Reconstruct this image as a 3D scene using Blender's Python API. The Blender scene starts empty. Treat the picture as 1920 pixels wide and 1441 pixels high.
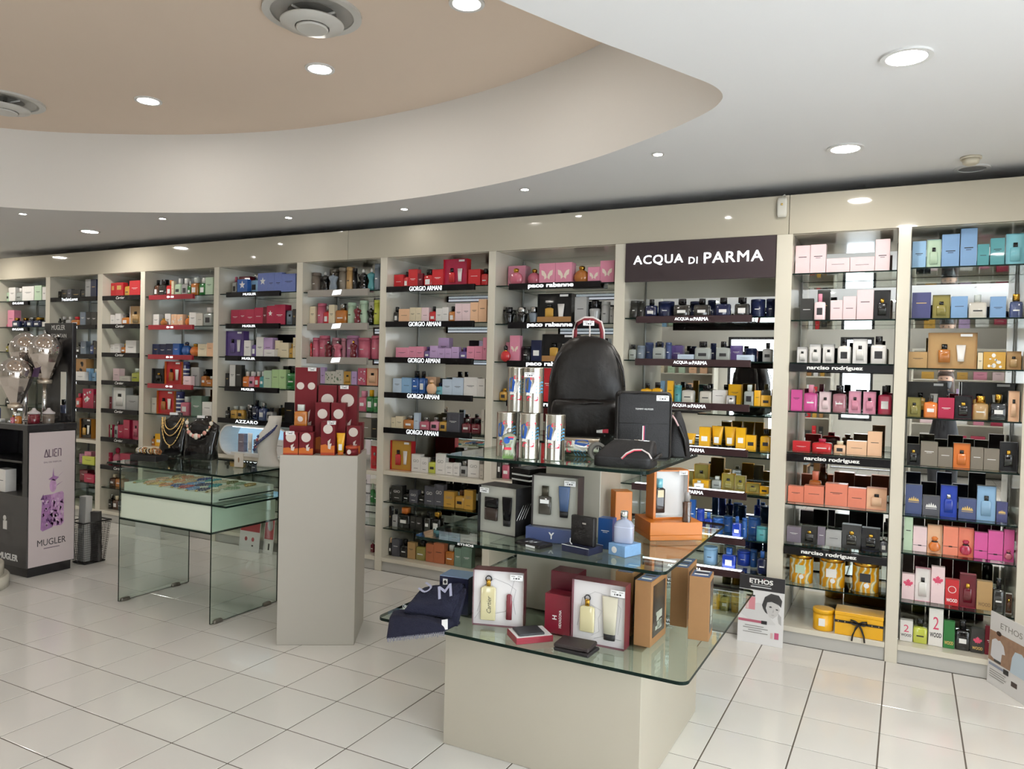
import bpy, bmesh, math, random
from mathutils import Vector, Matrix

random.seed(7)
PI = math.pi
S = bpy.context.scene
COL = S.collection

# ------------------------------------------------------------------ camera
cam_data = bpy.data.cameras.new('camera')
cam = bpy.data.objects.new('camera', cam_data)
COL.objects.link(cam)
S.camera = cam
cam_data.sensor_fit = 'HORIZONTAL'
cam_data.sensor_width = 36.0
cam_data.lens = 36.0 * 1421.19 / 1920.0
cam_data.clip_start = 0.02
YAW, PITCH, ROLL = 0.481314, -0.020160, 0.024059
fw = Vector((-math.sin(YAW) * math.cos(PITCH), math.cos(YAW) * math.cos(PITCH), math.sin(PITCH)))
rt = Vector((math.cos(YAW), math.sin(YAW), 0))
up = rt.cross(fw)
r2 = rt * math.cos(ROLL) + up * math.sin(ROLL)
u2 = up * math.cos(ROLL) - rt * math.sin(ROLL)
cam.matrix_world = Matrix(((r2.x, u2.x, -fw.x, 0.80592), (r2.y, u2.y, -fw.y, -4.83895), (r2.z, u2.z, -fw.z, 1.62496), (0, 0, 0, 1)))

# ------------------------------------------------------------------ world, exposure
world = bpy.data.worlds.new('daylight')
S.world = world
world.use_nodes = True
bg = world.node_tree.nodes['Background']
bg.inputs['Color'].default_value = (0.88, 0.94, 1.0, 1)
bg.inputs['Strength'].default_value = 6.0
S.view_settings.view_transform = 'Standard'
S.view_settings.look = 'None'
S.view_settings.gamma = 1.0
S.view_settings.use_curve_mapping = False
S.view_settings.exposure = 0.25
DOWNLIGHT = 200.0       # emission of the large downlight discs in the white ceiling
UPPERLIGHT = 88.0       # emission of those in the taupe ceiling
SPOT = 110.0             # emission of the small spots
cy = S.cycles
cy.use_denoising = True
cy.use_light_tree = False
cy.use_adaptive_sampling = True
cy.adaptive_threshold = 0.06
cy.adaptive_min_samples = 12
cy.max_bounces = 6
cy.diffuse_bounces = 3
cy.glossy_bounces = 4
cy.transmission_bounces = 3
cy.transparent_max_bounces = 16
cy.sample_clamp_indirect = 4.0
cy.caustics_reflective = False
cy.caustics_refractive = False

# ------------------------------------------------------------------ colours
def lin(h):
    h = h.lstrip('#')
    o = []
    for i in (0, 2, 4):
        c = int(h[i:i + 2], 16) / 255
        o.append(c / 12.92 if c <= 0.04045 else ((c + 0.055) / 1.055) ** 2.4)
    return o

PAL = {  # key: (hex, words)
 'white': ('e6e2dd', 'white'), 'pearl': ('cfc9bd', 'pearl grey'), 'cream': ('e2d3b4', 'cream'), 'clear': ('c9cfc9', 'clear glass'),
 'silver': ('a9a8a6', 'silver grey'), 'steel': ('77828f', 'steel blue'), 'slate': ('56565e', 'slate grey'), 'charcoal': ('33322f', 'charcoal'),
 'black': ('131214', 'black'), 'greybrown': ('6d6258', 'grey brown'), 'taupe': ('80776a', 'taupe'), 'tan': ('b5915f', 'tan'), 'kraft': ('ad7f4e', 'kraft brown'),
 'brown': ('5a3722', 'brown'), 'olive': ('8f8440', 'olive'), 'amber': ('b9702b', 'amber'), 'gold': ('c99a3f', 'gold'), 'yellow': ('e9ae1c', 'bright yellow'),
 'lime': ('c3c94e', 'lime green'), 'mint': ('bcd2b6', 'mint green'), 'palegreen': ('b7d69a', 'pale green'), 'sage': ('70897a', 'sage green'), 'green': ('2f7a3c', 'green'),
 'teal': ('4f9aa0', 'teal'), 'aqua': ('7fc3d0', 'aqua'), 'sky': ('8fb6d8', 'sky blue'), 'skyblue': ('7ea3cc', 'light blue'), 'skywhite': ('c3d2e2', 'bluish white'),
 'blue': ('2f62ad', 'blue'), 'royal': ('2343b0', 'royal blue'), 'navy': ('1d2547', 'navy'), 'indigo': ('484a78', 'indigo'), 'slateblue': ('4a5680', 'slate blue'),
 'periwinkle': ('7585c4', 'periwinkle'), 'violet': ('6a5690', 'violet'), 'purple': ('57407c', 'purple'), 'lilac': ('c0a2cb', 'lilac'), 'mauve': ('a97291', 'mauve'), 'greymauve': ('7d7380', 'grey mauve'),
 'magenta': ('d8569c', 'magenta'), 'pink': ('e08fa6', 'pink'), 'palepink': ('ecd0d2', 'pale pink'), 'rose': ('c05f74', 'rose'), 'dustyrose': ('b07580', 'dusty rose'),
 'crimson': ('b3274a', 'crimson'), 'red': ('c8282f', 'red'), 'darkred': ('6d1524', 'dark red'), 'coral': ('ee8a6e', 'coral'), 'peach': ('eec09a', 'peach'),
 'orange': ('dd7a33', 'orange'), 'terracotta': ('b76a45', 'terracotta'), 'leopard': ('b5772a', 'leopard patterned'), 'stripe': ('3a3d6d', 'navy striped'),
}

# ------------------------------------------------------------------ materials
MATS = {}
def mat(name, col, rough=0.5, metal=0.0, spec=0.5, coat=0.0, emit=None, estr=0.0, trans=0.0, var=0.0, scale=8.0, bump=0.0, ior=1.45):
    if name in MATS:
        return MATS[name]
    m = bpy.data.materials.new(name)
    m.use_nodes = True
    nt = m.node_tree
    b = nt.nodes['Principled BSDF']
    c = lin(col) if isinstance(col, str) else list(col)
    b.inputs['Base Color'].default_value = (*c, 1)
    b.inputs['Roughness'].default_value = rough
    b.inputs['Metallic'].default_value = metal
    b.inputs['Specular IOR Level'].default_value = spec
    b.inputs['Coat Weight'].default_value = coat
    b.inputs['Coat Roughness'].default_value = 0.03
    b.inputs['Transmission Weight'].default_value = trans
    b.inputs['IOR'].default_value = ior
    if emit:
        b.inputs['Emission Color'].default_value = (*(lin(emit) if isinstance(emit, str) else emit), 1)
        b.inputs['Emission Strength'].default_value = estr
    if var > 0 or bump > 0:
        tc = nt.nodes.new('ShaderNodeTexCoord')
        nz = nt.nodes.new('ShaderNodeTexNoise')
        nz.inputs['Scale'].default_value = scale
        nz.inputs['Detail'].default_value = 4
        nt.links.new(tc.outputs['Object'], nz.inputs['Vector'])
        if var > 0:
            mx = nt.nodes.new('ShaderNodeMix')
            mx.data_type = 'RGBA'
            mx.inputs[6].default_value = (*[x * (1 - var) for x in c], 1)
            mx.inputs[7].default_value = (*[min(1, x * (1 + var)) for x in c], 1)
            nt.links.new(nz.outputs['Fac'], mx.inputs[0])
            nt.links.new(mx.outputs[2], b.inputs['Base Color'])
        if bump > 0:
            bp = nt.nodes.new('ShaderNodeBump')
            bp.inputs['Strength'].default_value = bump
            bp.inputs['Distance'].default_value = 0.01
            nt.links.new(nz.outputs['Fac'], bp.inputs['Height'])
            nt.links.new(bp.outputs['Normal'], b.inputs['Normal'])
    if emit and name not in ('lamp_glow', 'lamp_glow_upper', 'spot_glow', 'led_white'):
        m.cycles.emission_sampling = 'NONE'
    MATS[name] = m
    return m

def pane(name, tint, refl=0.06):
    """thin sheet glass: tinted see-through plus fresnel gloss"""
    if name in MATS:
        return MATS[name]
    m = bpy.data.materials.new(name)
    m.use_nodes = True
    nt = m.node_tree
    nt.nodes.clear()
    out = nt.nodes.new('ShaderNodeOutputMaterial')
    t = nt.nodes.new('ShaderNodeBsdfTransparent')
    t.inputs['Color'].default_value = (*tint, 1)
    g = nt.nodes.new('ShaderNodeBsdfGlossy')
    g.inputs['Roughness'].default_value = 0.02
    g.inputs['Color'].default_value = (0.95, 1, 0.98, 1)
    lw = nt.nodes.new('ShaderNodeLayerWeight')
    pw = nt.nodes.new('ShaderNodeMath'); pw.operation = 'POWER'; pw.inputs[1].default_value = 4.0
    f = nt.nodes.new('ShaderNodeMath'); f.operation = 'MULTIPLY_ADD'; f.inputs[1].default_value = 0.9; f.inputs[2].default_value = refl * 0.7
    nt.links.new(lw.outputs['Facing'], pw.inputs[0])
    nt.links.new(pw.outputs[0], f.inputs[0])
    x = nt.nodes.new('ShaderNodeMixShader')
    nt.links.new(f.outputs[0], x.inputs[0])
    nt.links.new(t.outputs[0], x.inputs[1])
    nt.links.new(g.outputs[0], x.inputs[2])
    nt.links.new(x.outputs[0], out.inputs[0])
    MATS[name] = m
    return m

def P(key):
    """paper or lacquered card of a palette colour"""
    return mat('card_' + key, PAL[key][0], rough=0.32, coat=0.25, var=0.06, scale=30)

def G(key):
    """perfume glass with coloured liquid"""
    if key in ('clear', 'silver', 'white', 'pearl'):
        return mat('glass_' + key, PAL[key][0], rough=0.06, spec=0.8, coat=0.6, trans=0.45 if key == 'clear' else 0.0)
    return mat('glass_' + key, PAL[key][0], rough=0.07, spec=0.7, coat=0.7)

def CAP(key):
    if key in ('gold', 'silver'):
        return mat('metal_' + key, PAL[key][0], rough=0.18, metal=1.0)
    return mat('plastic_' + key, PAL[key][0], rough=0.2, coat=0.3)

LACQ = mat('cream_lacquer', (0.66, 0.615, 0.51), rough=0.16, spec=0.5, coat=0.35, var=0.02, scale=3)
FASCIA_SHADED = mat('fascia_lacquer_shaded', (0.50, 0.455, 0.36), rough=0.06, spec=0.5, coat=0.35, var=0.03, scale=3)  # cream lacquer darkened: the fascia's weaker light is put into the colour
KICK = mat('kick_board_grey', (0.50, 0.485, 0.45), rough=0.4)
WHITE_PAINT = mat('ceiling_white', (0.74, 0.735, 0.73), rough=0.75, var=0.02, scale=1.5)
TAUPE_PAINT = mat('ceiling_taupe', (0.76, 0.625, 0.51), rough=0.75, var=0.03, scale=1.5)
RIM_PAINT = mat('soffit_cream_white', (0.80, 0.76, 0.71), rough=0.7, var=0.02, scale=1.5)
WALL_PAINT = mat('wall_cream', (0.70, 0.66, 0.58), rough=0.6, var=0.03, scale=2)
DARK_GAP = mat('gap_brown', (0.16, 0.13, 0.11), rough=0.8)
MIRROR = mat('mirror_silver', (0.80, 0.81, 0.80), rough=0.012, metal=1.0)
SHELF_GLASS = pane('shelf_glass', (0.90, 0.95, 0.92))
CASE_GLASS = pane('case_glass', (0.90, 0.955, 0.93))
TABLE_GLASS = pane('table_glass', (0.88, 0.95, 0.915))
EDGE = mat('glass_edge_green', (0.004, 0.013, 0.010), rough=0.35, spec=0.15)
BLACK = mat('gloss_black', (0.009, 0.008, 0.009), rough=0.22, spec=0.3)
SATIN_BLACK = mat('satin_black', (0.02, 0.019, 0.02), rough=0.45)
TILE = mat('floor_tile', (0.73, 0.705, 0.66), rough=0.13, spec=0.5, coat=0.2, var=0.05, scale=2.5)
GROUT = mat('floor_grout', (0.13, 0.11, 0.09), rough=0.85, var=0.1, scale=20)
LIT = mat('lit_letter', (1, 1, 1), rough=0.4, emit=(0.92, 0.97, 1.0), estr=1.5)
PRINT_DARK = mat('print_dark', (0.03, 0.028, 0.03), rough=0.5)
PRINT_LIGHT = mat('print_light', (0.82, 0.81, 0.78), rough=0.5)
PRINT_GOLD = mat('print_gold', (0.75, 0.52, 0.18), rough=0.3, metal=0.6)
PRINT_RED = mat('print_red', (0.72, 0.05, 0.09), rough=0.5)
TAG = mat('price_tag_white', (0.78, 0.77, 0.76), rough=0.5)
CHROME = mat('chrome', (0.82, 0.82, 0.83), rough=0.07, metal=1.0)

# ------------------------------------------------------------------ mesh helpers
def new(name, me, parent=None, loc=(0, 0, 0), rot=(0, 0, 0), scale=None, material=None):
    o = bpy.data.objects.new(name, me)
    COL.objects.link(o)
    o.location = loc
    o.rotation_euler = rot
    if scale:
        o.scale = scale
    if parent:
        o.parent = parent
    if material and me is not None and not me.materials:
        me.materials.append(material)
    return o

def thing(name, label, cat, loc=(0, 0, 0), rz=0.0, group=None):
    o = bpy.data.objects.new(name, None)
    COL.objects.link(o)
    o.empty_display_size = 0.05
    o.location = loc
    o.rotation_euler = (0, 0, rz)
    return tag(o, label, cat, group)

def tag(o, label, cat, group=None):
    o['label'] = label
    o['category'] = cat
    if group:
        o['group'] = group
    return o

def structure(o):
    o['kind'] = 'structure'
    return o

def pydata(name, v, f, material=None, smooth=False):
    me = bpy.data.meshes.new(name)
    me.from_pydata([tuple(p) for p in v], [], f)
    me.update()
    if smooth:
        me.polygons.foreach_set('use_smooth', [True] * len(me.polygons))
    if material:
        me.materials.append(material)
    return me

def boxv(x0, x1, y0, y1, z0, z1):
    return [(x0, y0, z0), (x1, y0, z0), (x1, y1, z0), (x0, y1, z0), (x0, y0, z1), (x1, y0, z1), (x1, y1, z1), (x0, y1, z1)]
BF = [(0, 3, 2, 1), (4, 5, 6, 7), (0, 1, 5, 4), (1, 2, 6, 5), (2, 3, 7, 6), (3, 0, 4, 7)]

def box_mesh(name, x0, x1, y0, y1, z0, z1, material=None, bevel=0.0, seg=1):
    if bevel <= 0:
        return pydata(name, boxv(x0, x1, y0, y1, z0, z1), BF, material)
    bm = bmesh.new()
    vs = [bm.verts.new(p) for p in boxv(x0, x1, y0, y1, z0, z1)]
    for f in BF:
        bm.faces.new([vs[i] for i in f])
    bmesh.ops.bevel(bm, geom=bm.edges[:], offset=bevel, segments=seg, affect='EDGES', profile=0.5)
    me = bpy.data.meshes.new(name)
    bm.to_mesh(me)
    bm.free()
    if seg > 1:
        me.polygons.foreach_set('use_smooth', [True] * len(me.polygons))
    if material:
        me.materials.append(material)
    return me

def box(name, x0, x1, y0, y1, z0, z1, material, parent=None, bevel=0.0, seg=1):
    return new(name, box_mesh(name, x0, x1, y0, y1, z0, z1, material, bevel, seg), parent)

def glass_sheet(name, x0, x1, y0, y1, z0, z1, material, parent=None, corner=0.0, axis='z'):
    """a pane: clear broad faces and dark green edges"""
    bm = bmesh.new()
    vs = [bm.verts.new(p) for p in boxv(x0, x1, y0, y1, z0, z1)]
    for f in BF:
        bm.faces.new([vs[i] for i in f])
    if corner > 0:
        ed = [e for e in bm.edges if abs(e.verts[0].co.z - e.verts[1].co.z) > 1e-6 and abs(e.verts[0].co.x - e.verts[1].co.x) < 1e-6 and abs(e.verts[0].co.y - e.verts[1].co.y) < 1e-6]
        bmesh.ops.bevel(bm, geom=ed, offset=corner, segments=5, affect='EDGES', profile=0.5)
    bm.normal_update()
    ai = 'xyz'.index(axis)
    for f in bm.faces:
        f.material_index = 0 if abs(f.normal[ai]) > 0.9 else 1
    me = bpy.data.meshes.new(name)
    bm.to_mesh(me)
    bm.free()
    me.materials.append(material)
    me.materials.append(EDGE)
    return new(name, me, parent)

def loft_mesh(name, rings, n=14, material=None, smooth=True, cap=True):
    """rings: (z, rx, ry, exponent[, ox, oy]) superellipse sections"""
    v, f = [], []
    for r in rings:
        z, rx, ry, e = r[:4]
        ox, oy = (r[4], r[5]) if len(r) > 4 else (0, 0)
        for i in range(n):
            a = 2 * PI * (i + 0.5) / n
            c, s = math.cos(a), math.sin(a)
            v.append((ox + rx * math.copysign(abs(c) ** (2 / e), c), oy + ry * math.copysign(abs(s) ** (2 / e), s), z))
    for k in range(len(rings) - 1):
        for i in range(n):
            j = (i + 1) % n
            f.append((k * n + i, k * n + j, (k + 1) * n + j, (k + 1) * n + i))
    if cap:
        f.append(tuple(range(n - 1, -1, -1)))
        f.append(tuple((len(rings) - 1) * n + i for i in range(n)))
    me = pydata(name, v, f, material, False)
    if smooth:
        me.polygons.foreach_set('use_smooth', [len(p.vertices) == 4 for p in me.polygons])
    return me

def tube_mesh(name, pts, r, n=8, material=None, closed=False):
    pts = [Vector(p) for p in pts]
    v, f = [], []
    m = len(pts)
    for k, p in enumerate(pts):
        a = pts[k - 1] if (k > 0 or closed) else p
        b = pts[(k + 1) % m] if (k < m - 1 or closed) else p
        t = (b - a).normalized() if (b - a).length > 1e-9 else Vector((0, 0, 1))
        ref = Vector((0, 0, 1)) if abs(t.z) < 0.9 else Vector((1, 0, 0))
        s = t.cross(ref).normalized()
        w = s.cross(t)
        rr = r[k] if isinstance(r, (list, tuple)) else r
        for i in range(n):
            an = 2 * PI * i / n
            v.append(p + s * (rr * math.cos(an)) + w * (rr * math.sin(an)))
    for k in range(m if closed else m - 1):
        k2 = (k + 1) % m
        for i in range(n):
            j = (i + 1) % n
            f.append((k * n + i, k * n + j, k2 * n + j, k2 * n + i))
    if not closed:
        f.append(tuple(range(n - 1, -1, -1)))
        f.append(tuple((m - 1) * n + i for i in range(n)))
    return pydata(name, v, f, material, True)

def poly_mesh(name, pts, th=0.0006, material=None):
    """flat print: a polygon in x/z, th thick, facing -y"""
    n = len(pts)
    v = [(x, -th, z) for x, z in pts] + [(x, 0, z) for x, z in pts]
    f = [tuple(range(n)), tuple(range(2 * n - 1, n - 1, -1))]
    for i in range(n):
        j = (i + 1) % n
        f.append((i, i + n, j + n, j))
    return pydata(name, v, f, material)

def multi_poly(name, polys, th=0.0006, material=None):
    v, f = [], []
    for pts in polys:
        o = len(v)
        n = len(pts)
        v += [(x, -th, z) for x, z in pts] + [(x, 0, z) for x, z in pts]
        f.append(tuple(o + i for i in range(n)))
        f.append(tuple(o + i for i in range(2 * n - 1, n - 1, -1)))
        for i in range(n):
            j = (i + 1) % n
            f.append((o + i, o + i + n, o + j + n, o + j))
    return pydata(name, v, f, material)

def rectp(x0, x1, z0, z1):
    return [(x0, z0), (x1, z0), (x1, z1), (x0, z1)]

def ellp(cx, cz, rx, rz, n=16):
    return [(cx + rx * math.cos(2 * PI * i / n), cz + rz * math.sin(2 * PI * i / n)) for i in range(n)]

TEXTS = {}
def text_mesh(s, bold=0.0, shear=0.0, space=1.0, extrude=0.004):
    """lettering lying in x/z, facing -y, cap height 1, centred"""
    key = (s, bold, shear, space, extrude)
    if key in TEXTS:
        return TEXTS[key]
    cu = bpy.data.curves.new('lettering', 'FONT')
    cu.body = s
    cu.shear = shear
    cu.space_character = space
    cu.extrude = extrude
    cu.resolution_u = 3
    cu.align_x = 'CENTER'
    ob = bpy.data.objects.new('lettering_source', cu)
    COL.objects.link(ob)
    dg = bpy.context.evaluated_depsgraph_get()
    me = bpy.data.meshes.new_from_object(ob.evaluated_get(dg))
    bpy.data.objects.remove(ob)
    bpy.data.curves.remove(cu)
    me.name = 'lettering'
    xs = [v.co.x for v in me.vertices]
    ys = [v.co.y for v in me.vertices]
    h = max(ys) - min(ys)
    cx, cz = (max(xs) + min(xs)) / 2, (max(ys) + min(ys)) / 2
    for v in me.vertices:
        x, y, z = v.co
        v.co = ((x - cx) / h, -z / h, (y - cz) / h)
    if bold > 0:       # heavier strokes: the outline laid again a little to each side
        nv = len(me.vertices)
        base_v = [tuple(v.co) for v in me.vertices]
        base_f = [tuple(p.vertices) for p in me.polygons]
        vv, ff = [], []
        for q_, (dx, dz) in enumerate(((0, 0), (bold, bold), (-bold, bold), (bold, -bold), (-bold, -bold))):
            o = len(vv)
            vv += [(x + dx * 1.3, y - 0.008 * q_, z + dz * 1.3) for x, y, z in base_v]
            ff += [tuple(o + q for q in f) for f in base_f]
        me = bpy.data.meshes.new('lettering')
        me.from_pydata(vv, [], ff)
    me.materials.clear()
    w = (max(xs) - min(xs)) / h
    TEXTS[key] = (me, w)
    return TEXTS[key]

def lettering(s, loc, height, material, parent=None, width=None, rz=0.0, rx=0.0, bold=0.0, shear=0.0, space=1.0, depth=1.0, name='lettering'):
    me, w = text_mesh(s, bold, shear, space)
    key = (s, bold, shear, space, material.name)
    if key not in TEXTS:
        m2 = me.copy()
        m2.materials.append(material)
        TEXTS[key] = m2
    sx = height if width is None else width / w
    return new(name, TEXTS[key], parent, loc, (rx, 0, rz), (sx, height * depth, height))

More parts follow.
